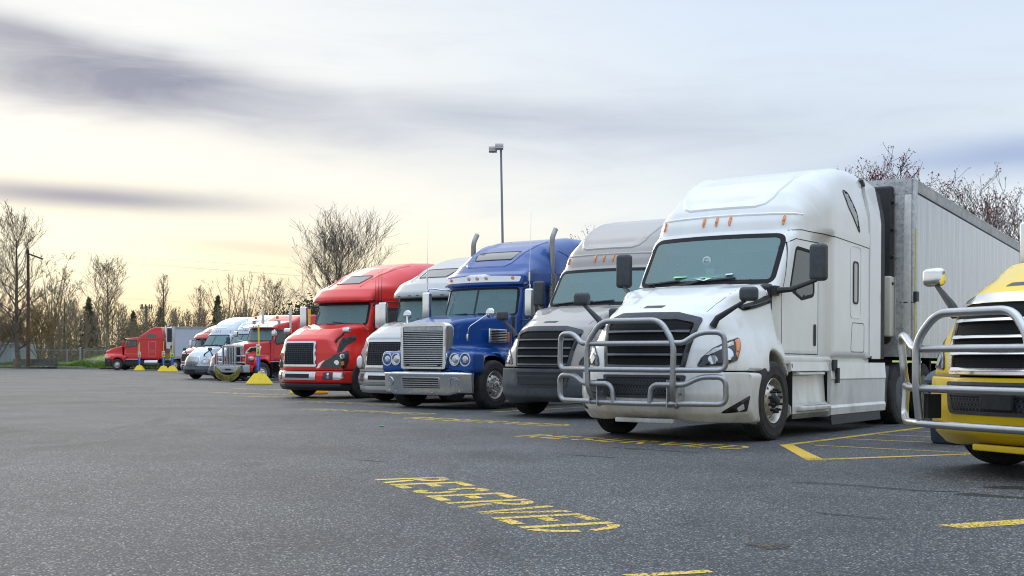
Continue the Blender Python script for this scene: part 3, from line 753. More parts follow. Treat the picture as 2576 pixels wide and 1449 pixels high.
    for sd in (1, -1):
        hs.panel('headlight', 45, HL, (BLKG if not old else LENSW), root, off=.008, thick=.016, mirror=sd < 0, step=.03)
        hs.strip('headlight_rim', 45, HL, .018, CHAR, root, off=.013, thick=.02, closed=True, mirror=sd < 0, step=.03)
        hs.panel('turn_signal', 45, HA, AMBER, root, off=.014, thick=.01, mirror=sd < 0, step=.03)
        if not old:
            for (u, z, r_) in ((-.14, 1.04, .058), (.06, 1.11, .075)):
                hs.panel('headlight_bulb', 45, [tuple(p)+(0,) for p in circ(u, z, r_, 14)], LENS, root, off=.016, thick=.02, mirror=sd < 0, step=.02)
            hs.panel('daytime_light', 45, [(-.24, 1.09, .01), (-.12, 1.175, .02), (.17, 1.28, .01), (.16, 1.225, .01), (.0, 1.18, .02), (-.18, 1.10, .01)], LENSW, root, off=.014, thick=.01, mirror=sd < 0, step=.03)
        else:
            hs.panel('headlight_bulb', 45, [tuple(p)+(0,) for p in circ(-.05, 1.08, .07, 14)], LENS, root, off=.016, thick=.02, mirror=sd < 0, step=.02)
    # bumper
    bp = [(1.355, .885, .02), (1.385, .60, .2), (1.33, .38, .15), (1.16, .25, .08), (.62, .225, .03), (.50, .875, .02)]
    if old: bp = [(1.365, .785, .02), (1.43, .62, .1), (1.40, .42, .1), (1.2, .28, .08), (.62, .24, .03), (.52, .785, .02)]
    def bd(V):
        x, y, z = V.T.copy(); nose = smooth01(.3, 1.1, x)
        return np.column_stack([x-.50*(y/1.23)**2*nose-.10*smooth01(1.0, 1.23, np.abs(y))*nose, y+np.sign(y)*0.0, z+.05*smooth01(.4, .2, z)*smooth01(.75, .25, np.abs(y))])
    bs = Shell(bp, 1.225, lambda x, z: .05, bd, step); bs.build('bumper', bumper_mat, root)
    M0 = [(-.60, .845, .03), (.60, .845, .03), (.52, .555, .06), (-.52, .555, .06)]
    M1 = [(-.54, .815, .02), (.54, .815, .02), (.47, .585, .05), (-.47, .585, .05)]
    if not old:
        bs.panel('lower_grille_frame', 0, M0, CHAR, root, off=.012, thick=.02, holes=(fillet(M1, step),))
        bs.panel('lower_grille_opening', 0, M1, FRAME, root, off=.003)
        hv, hf = hexmesh(1.0, .19, .048)
        hv = [(a*(1-.1*(1-(b+.1)/.2)), b) for a, b in hv]; hv = [(a, b+.70) for a, b in hv if True]
        P = bs.project(0, np.array(hv), .014)
        ok = inside(fillet(M1, step), np.array(hv)); hf = [f for f in hf if all(ok[i] for i in f)]
        raw('lower_grille_mesh', P, hf, CHAR, root, False, 'stuff')
        bs.strip('grille_crossbar', 0, [(-.52, .735), (.52, .735)], .04, BLK, root, off=.02, thick=.02)
    else:
        M1 = [(-.50, .60, .05), (.50, .60, .05), (.42, .42, .06), (-.42, .42, .06)]
        bs.panel('bumper_opening', 0, M1, FRAME, root, off=.004)
        bs.strip('bumper_opening_rim', 0, M1, .03, GREYP, root, off=.014, thick=.02, closed=True)
    for sd in (1, -1):
        fg = [(.70, .37, .02), (1.08, .60, .01), (1.04, .40, .02)]
        bs.panel('fog_light_recess', 0 if False else 20, [(u-.18, z, r_) for u, z, r_ in fg], BLK if not old else FRAME, root, off=.005, thick=.01, mirror=sd < 0)
        bs.panel('fog_light', 20, [(.74, .44, .01), (.82, .50, .01), (.83, .43, .01), (.76, .40, .01)], LENSW, root, off=.011, thick=.01, mirror=sd < 0, step=.03)
    # cowl mirrors and hood mirrors
    mm = CHROME if chrome_mirror else CHAR; mx_ = (-.76, 1.40) if chrome_mirror else (-.84, 1.50)
    for s in (1, -1):
        g = Geo(); g.rbox((mx_[0], s*mx_[1], 2.28 if chrome_mirror else 2.36), (.15, .235, .50), .055, k=4); mo = g.build('side_mirror', CHROME if chrome_mirror else mm, root)
        g = Geo(); g.tube([(-.42, s*1.06, 1.97), (-.56, s*1.22, 1.99), (mx_[0]+.04, s*(mx_[1]-.02), 2.12)], [.045, .036, .028], 8); g.box((-.42, s*1.06, 1.97), (.16, .06, .13)); g.build('mirror_arm', BLK, mo) if False else g.build('mirror_arm', BLK, root)
        if not (old and False):
            g = Geo(); g.rbox((.79, s*1.22, 1.86), (.13, .24, .18), .055, k=4); g.build('hood_mirror', mm if chrome_mirror else CHAR, root)
            g = Geo(); g.tube([(.93, s*.80, 1.46), (.92, s*.86, 1.56), (.80, s*1.18, 1.78)], [.05, .042, .022], 8); g.build('hood_mirror_arm', BLK, root)
    wipers(root, sh, 2.1, ([(-.86, 2.10), (-.30, 2.135)], [(-.18, 2.10), (.52, 2.15)]))
    g = Geo(); sh.strip('w', 0, [(-.30, 2.06), (-.10, 2.08), (.1, 2.14)], .02, BLK, root, off=.045, thick=.02, geo=g); g.build('wiper_arm', BLK, root)
    # skirts and steps
    for s in (1, -1):
        g = Geo(); g.rbox((-.98-.32, s*1.06, 1.045), (1.55+.2, .26, .11), .02); g.box((-3.0, s*1.07, 1.05), (1.7, .22, .1)); g.build('cab_sill', pnt, root)
        g = Geo(); pr = [(1.20, 1.02), (1.215, .90), (1.12, .86), (1.15, .46), (1.20, .42), (1.205, .32), (1.12, .24), (1.06, .24), (1.06, 1.02)]
        g.extr([(s*a, b) for a, b in pr], -2.06, -.62, 'yz'); sp_ = g.build('step_panel', pnt, root, ang=20)
        g = Geo(); g.rbox((-1.30, s*1.19, .86), (.95, .12, .035), .01); g.rbox((-1.40, s*1.19, .385), (1.15, .17, .07), .02); g.build('step', pnt, sp_ if False else root)
        g = Geo()
        for (x0, x1, z, y) in ((-1.62, -1.0, .879, 1.21), (-1.85, -1.1, .422, 1.22)):
            for k in range(18): g.box((x0+(x1-x0)*k/17, s*y, z), (.018, .08, .004))
        g.build('step_tread', ALU, root, smooth=False, kind='stuff')
        g = Geo(); pr = [(1.215, 1.02), (1.225, .90), (1.235, .78), (1.225, .76), (1.215, .40), (1.235, .36), (1.225, .26), (1.19, .24), (1.17, .24), (1.17, 1.02)]
        g.extr([(s*a, b) for a, b in pr], -4.56, -2.08, 'yz'); g.build('side_skirt', pnt, root, ang=20)
        g = Geo(); g.extr([(s*1.20, .25), (s*1.22, .25), (s*1.235, .12), (s*1.19, .12)], -4.3, -2.1, 'yz'); g.build('rubber_skirt', BLK, root, smooth=False)
        g = Geo(); g.box((-2.20, s*1.235, .98), (.16, .03, .16)); g.box((-2.28, s*1.25, .83), (.09, .04, .22)); g.build('skirt_latch', BLK, root, smooth=False)
        g = Geo(); g.extr([(-4.62, .95), (-4.95, .97), (-4.95, .62), (-4.80, .30), (-4.62, .30)], s*.62, s*1.16, 'xz'); g.build('rear_fender', GREYP, root, smooth=False)
    chassis(root, axles=(-5.35, -6.65), front=wheel_kind, cover=cover)
    if guard: guard(root)
    rot_place(root, *place)
    return root

def round_path(P, r=.08, n=5):
    P = [Vector(p) for p in P]; out = [P[0]]
    for i in range(1, len(P)-1):
        a, p, b = P[i-1], P[i], P[i+1]; u = (a-p); w = (b-p); t = min(r, u.length*.48, w.length*.48); p0 = p+u.normalized()*t; p1 = p+w.normalized()*t
        for k in range(n+1): s_ = k/n; out.append((1-s_)**2*p0+2*s_*(1-s_)*p+s_*s_*p1)
    out.append(P[-1]); return out
def bull_bar(root):
    g = Geo(); r = .034
    g.tube(round_path([(1.40, -.55, .46), (1.62, -.60, .62), (1.63, -.62, 1.24), (1.60, -.42, 1.52), (1.60, .42, 1.52), (1.63, .62, 1.24), (1.62, .60, .62), (1.40, .55, .46)], .13, 7), r*1.08, 12)
    b = g.build('bull_bar', STEEL, root, label='welded grey steel tube grille guard')
    for s in (1, -1):
        g = Geo(); g.tube(round_path([(1.61, s*.62, 1.24), (1.58, s*.72, 1.24), (1.50, s*.90, 1.37), (1.39, s*1.17, 1.37), (1.37, s*1.19, .91), (1.56, s*.72, .91), (1.61, s*.62, .91)], .11, 7), r, 12); g.build('upper_wing_loop', STEEL, b)
        g = Geo(); g.tube(round_path([(1.58, s*.60, .73), (1.54, s*.72, .73), (1.47, s*.90, .83), (1.38, s*1.19, .83), (1.36, s*1.19, .50), (1.50, s*.72, .50), (1.56, s*.2, .49), (1.56, 0, .49)], .11, 7), r, 12); g.build('lower_wing_loop', STEEL, b)
        g = Geo(); g.tube(round_path([(1.58, s*.58, .73), (1.57, s*.28, .73), (1.56, s*.26, .50)], .12, 7), r, 12); g.build('lower_hoop', STEEL, b)
        g = Geo(); g.box((1.45, s*.50, .62), (.25, .012, .34)); g.box((1.45, s*.62, .62), (.22, .012, .30)); g.tube([(1.45, s*.47, .62), (1.45, s*.65, .62)], .018, 8); g.build('mounting_bracket', ALU, b, smooth=False)
    for z in (1.235, .91):
        g = Geo(); g.tube([(1.615, -.62, z), (1.64, 0, z), (1.615, .62, z)], r, 12); g.build('cross_tube', STEEL, b)
    g = Geo(); g.rbox((1.22, 0, .265), (.06, .84, .06), .015); g.build('front_flap', bpy.data.materials['paint_white'], root)
def bull_bar_b(root):
    g = Geo(); r = .035; m = mat('scuffed_tube', (.50, .51, .52), rough=.22, metal=.95, vary=.1, vscale=12)
    g.tube(round_path([(1.56, -.62, .50), (1.60, -.62, .8), (1.60, -.62, 1.22), (1.56, -.42, 1.46), (1.56, .42, 1.46), (1.60, .62, 1.22), (1.60, .62, .8), (1.56, .62, .50)], .13, 7), r*1.1, 12)
    b = g.build('bull_bar', m, root, label='heavy polished tube grille guard')
    for s in (1, -1):
        g = Geo(); g.tube(round_path([(1.57, s*.62, 1.14), (1.50, s*.76, 1.14), (1.38, s*1.0, 1.27), (1.24, s*1.19, 1.27), (1.24, s*1.15, .92), (1.18, s*1.18, .80), (1.20, s*1.18, .50), (1.44, s*.9, .46), (1.55, s*.62, .46)], .10, 7), r, 12); g.build('wing_loop', m, b)
        g = Geo(); g.tube([(1.20, s*1.16, .80), (1.42, s*.88, .78), (1.57, s*.62, .78)], r, 12); g.build('cross_tube', m, b)
        g = Geo(); g.box((1.46, s*.56, .62), (.16, .05, .22)); g.build('mounting_bracket', FRAME, b, smooth=False)
    for z in (1.14, .78, .46):
        g = Geo(); g.tube([(1.57, -.62, z), (1.60, 0, z), (1.57, .62, z)], r, 12); g.build('cross_tube', m, b)
    g = Geo(); g.rbox((1.41, .12, .68), (.05, .34, .15), .015); g.build('license_plate_holder', BLK, root)
    g = Geo(); g.rbox((1.22, .1, .26), (.06, .8, .06), .015); g.build('front_flap', bpy.data.materials['paint_yellow'], root)
# ------------------------------------------------------------------ conventional tractor with shield-shaped mesh grille and roof visor
def long_hood_visor(name, pnt, label, place, group, step=.06, frame=None, honey=False, bumper_trim=None, white_fender=False, hood_chrome=True, antennas=2):
    root = empty(name, label=label, cat='truck', group=group)
    frame = frame or CHROME
    prof = [(-.02, 1.05), (-.05, 1.93, .05), (-.22, 2.58, .03), (.02, 2.60, .04), (.01, 2.72, .15), (-.22, 2.95, .2), (-.50, 3.10, .3), (-1.0, 3.36, .5), (-1.7, 3.62, .6), (-2.5, 3.80, .5), (-3.3, 3.87, .3), (-3.72, 3.84, .06), (-3.74, 1.06, .04)]
    def rf(x, z):
        if z > 2.9: return .10+.28*float(smooth01(2.95, 3.4, z))
        return .09 if x > -3.6 else .05
    def dfm(V):
        x, y, z = V.T.copy(); front = smooth01(-2.6, -.6, x)
        up = smooth01(2.56, 2.66, z); w = (1.06+.14*smooth01(-1.7, -2.0, x))*(1-up)+(1.09+.11*smooth01(-.6, -1.8, x))*up
        w = w*(1-.12*smooth01(2.95, 3.8, z))
        hw = .70+.2*smooth01(3.0, 3.5, z); ridge = np.exp(-((np.abs(y)/1.25-.62)/.05)**2)*smooth01(2.98, 3.15, z)*smooth01(-3.3, -2.0, x)
        return np.column_stack([x-.26*(y/1.25)**2*front-.2*np.maximum(0, np.abs(y)-.95)*up*front, y/1.25*w, z+.03*ridge-.05*smooth01(.55, 1.2, np.abs(y))*smooth01(3.0, 3.2, z)])
    sh = Shell(prof, 1.25, rf, dfm, step)
    Wi = [(-.96, 2.55, .06), (.96, 2.55, .06), (.97, 1.98, .1), (-.97, 1.98, .1)]
    D = [(.62, 2.42, .06), (1.48, 2.44, .08), (1.50, 1.90, .08), (.58, 1.74, .1), (.48, 1.95, .05)]
    sh.cut(0, Wi, lim=lambda C: C[:, 2] < 2.585); sh.cut(90, D, mirror=True); sh.lining('cab_lining', INT, root)
    sh.panel('windshield', 0, Wi, GLASS, root, off=.0, thick=.002); sh.strip('windshield_gasket', 0, Wi, .07, GASK, root, off=.005, thick=.012, closed=True)
    for sd in (1, -1):
        sh.panel('side_window', 90, D, SGLASS, root, off=.0, thick=.002, mirror=sd < 0); sh.strip('side_window_gasket', 90, D, .09, BLK, root, off=.006, thick=.012, closed=True, mirror=sd < 0)
        sh.panel('door_handle', 90, [(1.40, 1.55, .02), (1.54, 1.55, .02), (1.54, 1.48, .02), (1.40, 1.48, .02)], BLK, root, off=.02, thick=.025, mirror=sd < 0, step=.03)
        sh.panel('bunk_window', 90, [(2.6, 2.55, .05), (3.1, 2.55, .05), (3.1, 2.2, .05), (2.6, 2.2, .05)], DGLASS, root, off=.005, mirror=sd < 0)
    sh.build('cab_body', pnt, root)
    g = Geo()
    for p in ([(.40, 1.1), (.40, 1.9), (.55, 2.5), (1.6, 2.52), (1.6, 1.1)], [(.30, 2.62), (3.7, 2.62)], [(1.75, 1.1), (1.75, 2.6)], [(.62, 2.66), (.64, 2.98)]):
        sh.strip('panel_seam', 90, p, .014, GAP, root, off=.002, thick=.004, both=True)
    # roof skylight
    for q in (-1, 1): sh.strip('roof_ridge', 0, [(q*.60, 3.02), (q*.62, 3.2), (q*.72, 3.5), (q*.80, 3.7)], .06, pnt, root, off=.004, thick=.006, raised=.014)
    SKY = [(-.44, 3.12, .05), (.44, 3.12, .05), (.52, 3.36, .05), (-.52, 3.36, .05)]
    sh.panel('skylight', 0, SKY, DGLASS, root, off=.006); sh.strip('skylight_frame', 0, SKY, .025, BLK, root, off=.010, thick=.012, closed=True)
    for y in (-.7, -.28, 0, .28, .7): sh.panel('visor_lamp', 0, [(y-.05, 2.625, .01), (y+.05, 2.625, .01), (y+.05, 2.648, .01), (y-.05, 2.648, .01)], GREYP, root, off=.008, step=.03)
    interior(root, -.08, 1.04, 1.98, 2.56, dz=-.13)
    # hood
    A = arc(0, .50, .66, 32, 150, 16)
    hp = [(-.15, 2.00), (.35, 1.94, .4), (.75, 1.84, .4), (1.08, 1.68, .2), (1.24, 1.56, .1), (1.30, 1.2, .1), (1.31, .74, .02), (.62, .74)]+A+[(-.45, 1.0), (-.40, 1.9)]
    def hd(V):
        x, y, z = V.T.copy()
        hi = smooth01(.90, 1.85, z); wt = .76+.28*smooth01(1.2, -.2, x)
        w = 1.18*(1-hi)+wt*hi; d = np.hypot(x, z-.5); bul = .05*smooth01(1.0, .7, d)*smooth01(.9, 1.15, np.abs(y)); nose = smooth01(-.2, 1.1, x)
        cr_ = np.exp(-((np.abs(y)/1.18-.35)/.06)**2)*smooth01(1.2, .4, x)*smooth01(1.6, 1.8, z)
        yy = y/1.18*w+np.sign(y)*bul; ay = np.abs(yy)
        return np.column_stack([x-.10*(np.minimum(ay, .62)/.62)**2*nose-.62*np.maximum(0, ay-.60)*nose, yy, z+.02*cr_])
    hs = Shell(hp, 1.18, lambda x, z: .15 if z > 1.3 else (.06 if z > .95 or x > .7 else .02), hd, step); hs.build('hood', pnt, root)
    g = Geo(); g.rbox((-.14, 0, 1.92), (.2, 1.95, .12), .04); g.build('cowl', BLK, root)
    G0 = [(-.56, 1.51, .06), (.56, 1.51, .06), (.60, .84, .05), (-.60, .84, .05)]
    G1 = [(-.505, 1.455, .03), (.505, 1.455, .03), (.545, .895, .03), (-.545, .895, .03)]
    hs.panel('grille_frame', 0, G0, frame, root, off=.035, thick=.045, holes=(fillet(G1, step),), step=.05); hs.panel('grille_backing', 0, G1, FRAME, root, off=.010)
    if honey:
        hv, hf = hexmesh(1.1, .58, .11, .014); hv = np.array([(a, b+1.175) for a, b in hv]); P = hs.project(0, hv, .02); ok = inside(fillet(G1, step), hv)
        raw('grille_mesh', P, [f for f in hf if all(ok[i] for i in f)], CHAR, root, False, 'stuff')
    else:
        for z in np.linspace(.935, 1.415, 10): hs.strip('grille_bar', 0, [(-.535+(z-.9)*.06, z), (.535-(z-.9)*.06, z)], .014, CHAR, root, off=.028, thick=.03)
        for y in np.linspace(-.47, .47, 13): hs.strip('grille_rib', 0, [(y*1.03, .895), (y*.96, 1.455)], .012, CHAR, root, off=.024, thick=.03)
    HL = [(-.34, .80, .03), (-.20, 1.00, .1), (.02, 1.16, .1), (.40, 1.26, .02), (.40, 1.0, .04), (.32, .80, .03)]
    for sd in (1, -1):
        hs.panel('headlight', 45, HL, BLKG, root, off=.010, thick=.02, mirror=sd < 0, step=.03)
        hs.panel('headlight_trim', 45, [(-.46, .80, .01), (-.36, .94, .04), (-.20, 1.03, .01), (-.30, .92, .04), (-.37, .80, .01)], CHROME if not white_fender else LENSW, root, off=.014, thick=.02, mirror=sd < 0, step=.03)
        hs.panel('headlight_bulb', 45, [tuple(p)+(0,) for p in circ(.22, 1.11, .065, 12)], LENS, root, off=.018, mirror=sd < 0, step=.02)
        hs.panel('headlight_bulb', 45, [tuple(p)+(0,) for p in circ(.08, .95, .065, 12)], LENS, root, off=.018, mirror=sd < 0, step=.02)
        hs.panel('turn_signal', 45, [(.20, .98, .01), (.27, .98, .01), (.27, .88, .01), (.20, .88, .01)], AMBER, root, off=.018, mirror=sd < 0, step=.02)
        vt = [(-.30, 1.20, .02), (-.12, 1.24, .04), (.06, 1.40, .1), (.36, 1.55, .02), (.36, 1.67, .02), (-.02, 1.60, .08), (-.16, 1.44, .08)]
        hs.panel('hood_vent', 60, vt, BLK, root, off=.012, thick=.02, mirror=sd < 0)
    # bumper: chrome band in painted shell above a black lip
    bp = [(1.33, .73, .03), (1.37, .60, .05), (1.36, .45, .05), (1.30, .40, .03), (.70, .38, .02), (.62, .73, .02)]
    def bd(V):
        x, y, z = V.T.copy(); nose = smooth01(.3, 1.1, x); return np.column_stack([x-.10*np.minimum(1, (y/.6)**2)*nose-.66*np.maximum(0, np.abs(y)-.58)*nose, y, z])
    bs = Shell(bp, 1.19, lambda x, z: .04, bd, step); bs.build('bumper', bumper_trim or pnt, root)
    lp = [(1.345, .395, .02), (1.33, .30, .04), (1.24, .22, .05), (.78, .20, .02), (.72, .385, .02)]
    ls = Shell(lp, 1.15, lambda x, z: .04, bd, step); ls.build('bumper_lip', BLK if not white_fender else pnt, root)
    B0 = [(-.60, .70, .02), (.60, .70, .02), (.60, .49, .02), (-.60, .49, .02)]; B1 = [(-.44, .645, .02), (.44, .645, .02), (.44, .545, .02), (-.44, .545, .02)]
    bs.panel('bumper_trim', 0, B0, POLALU, root, off=.022, thick=.03, holes=(fillet(B1, step),), step=.05); bs.panel('bumper_opening', 0, B1, FRAME, root, off=.012)
    for sd in (1, -1):
        bs.panel('fog_light', 30, [(.10, .69, .01), (.34, .69, .01), (.34, .50, .01), (.06, .50, .01)], CHAR, root, off=.010, mirror=sd < 0)
        for z in (.645, .56): bs.panel('fog_lamp', 30, [tuple(p)+(0,) for p in circ(.22, z, .035, 10)], LENS, root, off=.018, mirror=sd < 0, step=.02)
        bs.panel('bumper_side_trim', 30, [(.35, .69, .01), (.66, .69, .02), (.62, .56, .03), (.52, .50, .02), (.35, .50, .01)], POLALU, root, off=.010, mirror=sd < 0)
    for s in (1, -1):
        if white_fender:
            g = Geo(); g.rbox((.80, s*1.02, .97), (.40, .34, .34), .12); g.build('fender_lamp_pod', paint('paint_white', (.78, .79, .78)), root)
        g = Geo(); g.rbox((-.30, s*1.42, 2.18), (.12, .25, .66), .04, k=4); g.build('side_mirror', CHROME, root)
        g = Geo(); g.tube(round_path([(-.5, s*1.0, 2.5), (-.3, s*1.40, 2.53), (-.34, s*1.42, 2.3)], .06), .018, 6); g.build('mirror_arm', BLK, root); g = Geo(); g.tube([(-.5, s*1.0, 1.8), (-.32, s*1.38, 1.86)], .025, 6); g.build('mirror_arm', BLK, root)
        if hood_chrome:
            g = Geo(); g.rbox((.62, s*1.10, 1.80), (.12, .24, .15), .045, k=4); g.build('hood_mirror', CHROME, root)
            g = Geo(); g.tube(round_path([(.80, s*.85, 1.34), (.82, s*.90, 1.52), (.62, s*1.0, 1.72)], .08), [.035]*8 if False else .03, 7); g.build('hood_mirror_arm', BLK, root)
        g = Geo(); pr = [(1.16, 1.05), (1.19, .9), (1.16, .3), (1.05, .24), (1.02, 1.05)]; g.extr([(s*a, b) for a, b in pr], -4.3, -.6, 'yz'); g.build('side_skirt', pnt, root, ang=20)
        g = Geo(); g.extr([(-3.76, 1.08), (-3.76, 3.82), (-4.3, 3.7), (-4.3, 1.08)], s*1.10, s*1.15, 'xz'); g.v = [(x, y*(1-.12*float(smooth01(2.95, 3.8, z))), z) for x, y, z in g.v]; g.build('side_extender', pnt, root, smooth=False)
    for k in range(antennas):
        y = 1.16; g = Geo(); g.tube([(-.42-.12*k, y, 2.46), (-.44-.12*k, y, 3.3+.1*k)], [.008, .004], 5); g.lathe([(.018, 0), (.018, .15), (.0, .16)], c=(-.42-.12*k, y, 2.5), axis='z', n=8); g.build('antenna', BLK, root)
    g = Geo(); sh.strip('w', 0, [(-.80, 1.985), (-.28, 2.0)], .02, BLK, root, off=.03, thick=.02, geo=g); sh.strip('w', 0, [(-.1, 2.06), (.56, 1.99)], .02, BLK, root, off=.03, thick=.02, geo=g); g.build('wiper', BLK, root)
    chassis(root, axles=(-5.2, -6.5)); rot_place(root, *place); return root

# ------------------------------------------------------------------ classic chrome-grille tractor
def chrome_grille_truck(name, pnt, label, place, group, step=.05):
    root = empty(name, label=label, cat='truck', group=group)
    prof = [(-.80, 1.05), (-.84, 2.0, .05), (-1.04, 2.66, .03), (-.96, 2.70, .02), (-.98, 2.92, .06), (-1.14, 3.0, .06), (-1.30, 3.18, .3), (-1.62, 3.44, .4), (-2.1, 3.66, .5), (-2.7, 3.82, .5), (-3.4, 3.93, .4), (-4.0, 3.94, .06), (-4.02, 1.06, .04)]
    def rf(x, z):
        if z > 3.0: return .08+.30*float(smooth01(3.02, 3.4, z))
        return .08 if x > -3.8 else .05
    def dfm(V):
        x, y, z = V.T.copy(); front = smooth01(-3.4, -1.3, x); up = smooth01(2.62, 2.74, z)
        w = (1.06+.13*smooth01(-2.25, -2.45, x))*(1-up)+(1.10+.09*smooth01(-1.4, -2.4, x))*up; w = w*(1-.10*smooth01(3.0, 3.8, z))
        hw = .60+.16*smooth01(3.05, 3.6, z); dd = smooth01(0, .07, hw-np.abs(y))*smooth01(0, .06, z-3.12)*smooth01(-3.1, -2.4, x)
        x2 = x-.26*(y/1.25)**2*front-.35*np.maximum(0, np.abs(y)-.85)**1.5*front*smooth01(2.98, 3.1, z)
        return np.column_stack([x2-.03*dd, y/1.25*w, z-.025*dd])
    sh = Shell(prof, 1.25, rf, dfm, step)
    Wi = [(-.95, 2.62, .08), (.95, 2.62, .08), (.99, 2.03, .08), (-.99, 2.03, .08)]
    D = [(1.36, 2.56, .05), (2.08, 2.56, .05), (2.08, 1.98, .05), (1.36, 1.98, .05)]
    sh.cut(0, Wi, lim=lambda C: C[:, 2] < 2.66); sh.cut(90, D, mirror=True); sh.lining('cab_lining', INT, root)
    sh.panel('windshield', 0, Wi, GLASS, root, off=.0, thick=.002); sh.strip('windshield_gasket', 0, Wi, .055, GASK, root, off=.006, thick=.012, closed=True); sh.strip('windshield_divider', 0, [(0, 2.04), (0, 2.62)], .045, BLK, root, off=.012, thick=.02)
    for sd in (1, -1):
        sh.panel('side_window', 90, D, SGLASS, root, off=0, thick=.002, mirror=sd < 0); sh.strip('side_window_gasket', 90, D, .05, BLK, root, off=.006, thick=.012, closed=True, mirror=sd < 0)
        rw = [(2.28, 3.38, .05), (2.62, 3.55, .1), (2.95, 3.45, .1), (3.05, 3.0, .05), (2.35, 3.0, .05)]
        sh.panel('fairing_recess', 90, rw, pnt, root, off=.004, mirror=sd < 0) if False else sh.strip('fairing_recess', 90, rw, .02, pnt, root, off=.01, thick=.015, closed=True, mirror=sd < 0)
        sh.strip('door_handle', 90, [(2.0, 1.6), (2.12, 1.6)], .05, CHROME, root, off=.03, thick=.02, mirror=sd < 0)
    sh.build('cab_body', pnt, root)
    g = Geo()
    for p in ([(1.18, 1.1), (1.18, 1.95), (1.28, 2.62), (2.2, 2.62), (2.2, 1.1)], [(1.1, 2.70), (4.0, 2.68)], [(2.3, 1.1), (2.3, 2.7)]): sh.strip('panel_seam', 90, p, .014, GAP, root, off=.002, thick=.004, both=True)
    SKY = [(-.52, 3.30, .08), (.52, 3.30, .08), (.60, 3.50, .06), (-.60, 3.50, .06)]
    sh.panel('skylight', 0, SKY, DGLASS, root, off=.006); sh.strip('skylight_frame', 0, SKY, .022, BLK, root, off=.010, thick=.012, closed=True)
    sh.strip('roof_ridge', 0, [(-.82, 3.75), (-.70, 3.4), (-.62, 3.2), (-.5, 3.13), (.5, 3.13), (.62, 3.2), (.70, 3.4), (.82, 3.75)], .06, pnt, root, off=.004, thick=.006, raised=.014)
    VB = [(-1.04, 2.88, .03), (-.34, 2.90, .03), (-.2, 2.93, .03), (.2, 2.93, .03), (.34, 2.90, .03), (1.04, 2.88, .03), (1.0, 2.76, .04), (-1.0, 2.76, .04)]
    sh.panel('visor_trim', 0, VB, CHROME, root, off=.014, thick=.02)
    for y in (-.86, -.24, 0, .24, .86): sh.panel('marker_light', 0, [tuple(p)+(0,) for p in circ(y, 2.84, .038, 12)], AMBER, root, off=.03, thick=.02, step=.02)
    interior(root, -.88, 1.03, 2.03, 2.64, back=-3.2, dz=-.12)
    # hood
    A = arc(0, .50, .67, 10, 165, 18)
    hp = [(-.92, 2.05), (-.3, 1.98, .4), (.3, 1.90, .3), (.62, 1.84, .1), (.76, 1.80, .03), (.78, .92, .03), (.80, .79, .02), (.66, .76)]+A+[(-1.0, .8), (-.98, 1.95)]
    def hd(V):
        x, y, z = V.T.copy(); hi = smooth01(1.16, 1.30, z); wt = .62+.42*smooth01(.8, -1.0, x)
        w = 1.16*(1-hi)+wt*hi; back = smooth01(-.55, -.85, x); w = w*(1-back)+(1.0)*back
        nose = smooth01(-.1, .8, x); ay = np.abs(y)
        drop = smooth01(.62, .72, ay)*(1-hi)*nose
        return np.column_stack([x-.34*np.maximum(0, ay-.62)**1.1*nose*(1-hi)*1.2, y/1.16*w, z])
    hs = Shell(hp, 1.16, lambda x, z: .12 if z > 1.6 else (.10 if z > 1.1 else .03), hd, step); hs.build('hood', pnt, root)
    # rounded fenders over the arch
    for s in (1, -1):
        g = Geo(); n = 22; V = []; F_ = []; m = 9
        for i in range(n+1):
            a = rad(-2+168*i/n); 
            for j in range(m+1):
                t = j/m; y = .66+.52*t; rr = .70+.05*math.sin(math.pi*min(1, t*1.1)) - .07*t**6 + (.05*math.cos(a) if a < 1.57 else 0)
                V.append((rr*math.cos(a)*1.0+.03, s*y, .50+rr*math.sin(a)*1.0))
        for i in range(n):
            for j in range(m): F_.append((i*(m+1)+j, i*(m+1)+j+1, (i+1)*(m+1)+j+1, (i+1)*(m+1)+j))
        g.add(V, F_); g.build('fender', pnt, root, ang=60)
        g = Geo(); g.rbox((.59, s*.93, .98), (.46, .64, .46), .10, k=6); g.build('headlight_pod', pnt, root)
        # twin round headlights
        g = Geo(); P = []
        for (cy, r) in ((.80, .132), (1.06, .142)):
            g.lathe([(r*.78, .0), (r*.84, .03), (r, .03), (r, -.03), (r*1.0, -.07)], c=(0, 0, 0), axis='x', n=28); g.v = g.v
            k = 28*5; g.v[-k:] = [(x+.822-(.02*(cy-.8)/.25), y+s*cy, z+1.04) for x, y, z in g.v[-k:]]
        g.build('headlight_bezel', CHROME, root)
        for (cy, r) in ((.80, .10), (1.06, .11)):
            g = Geo(); g.lathe([(0, .01), (r*.6, .006), (r, -.015)], axis='x', n=24); g.v = [(x+.838-(.02*(cy-.8)/.25), y+s*cy, z+1.04) for x, y, z in g.v]; g.build('headlight', LENS, root)
            g = Geo(); g.lathe([(0, .02), (r*.42, .01), (r*.42, .0)], axis='x', n=16); g.v = [(x+.845-(.02*(cy-.8)/.25), y+s*cy, z+1.04) for x, y, z in g.v]; g.build('headlight_bulb', LENSW, root)
        g = Geo(); g.rbox((.38, s*1.17, 1.06), (.14, .03, .07), .014); g.build('turn_signal', AMBER, root)
        g = Geo(); g.rbox((.38, s*1.165, 1.06), (.18, .02, .10), .01); g.build('turn_signal_bezel', CHROME, root)
        # side louvre
        y0 = 1.02; g = Geo(); g.rbox((-.38, s*(y0-.02), 1.55), (.62, .06, .30), .025); g.build('side_louvre_frame', CHROME, root)
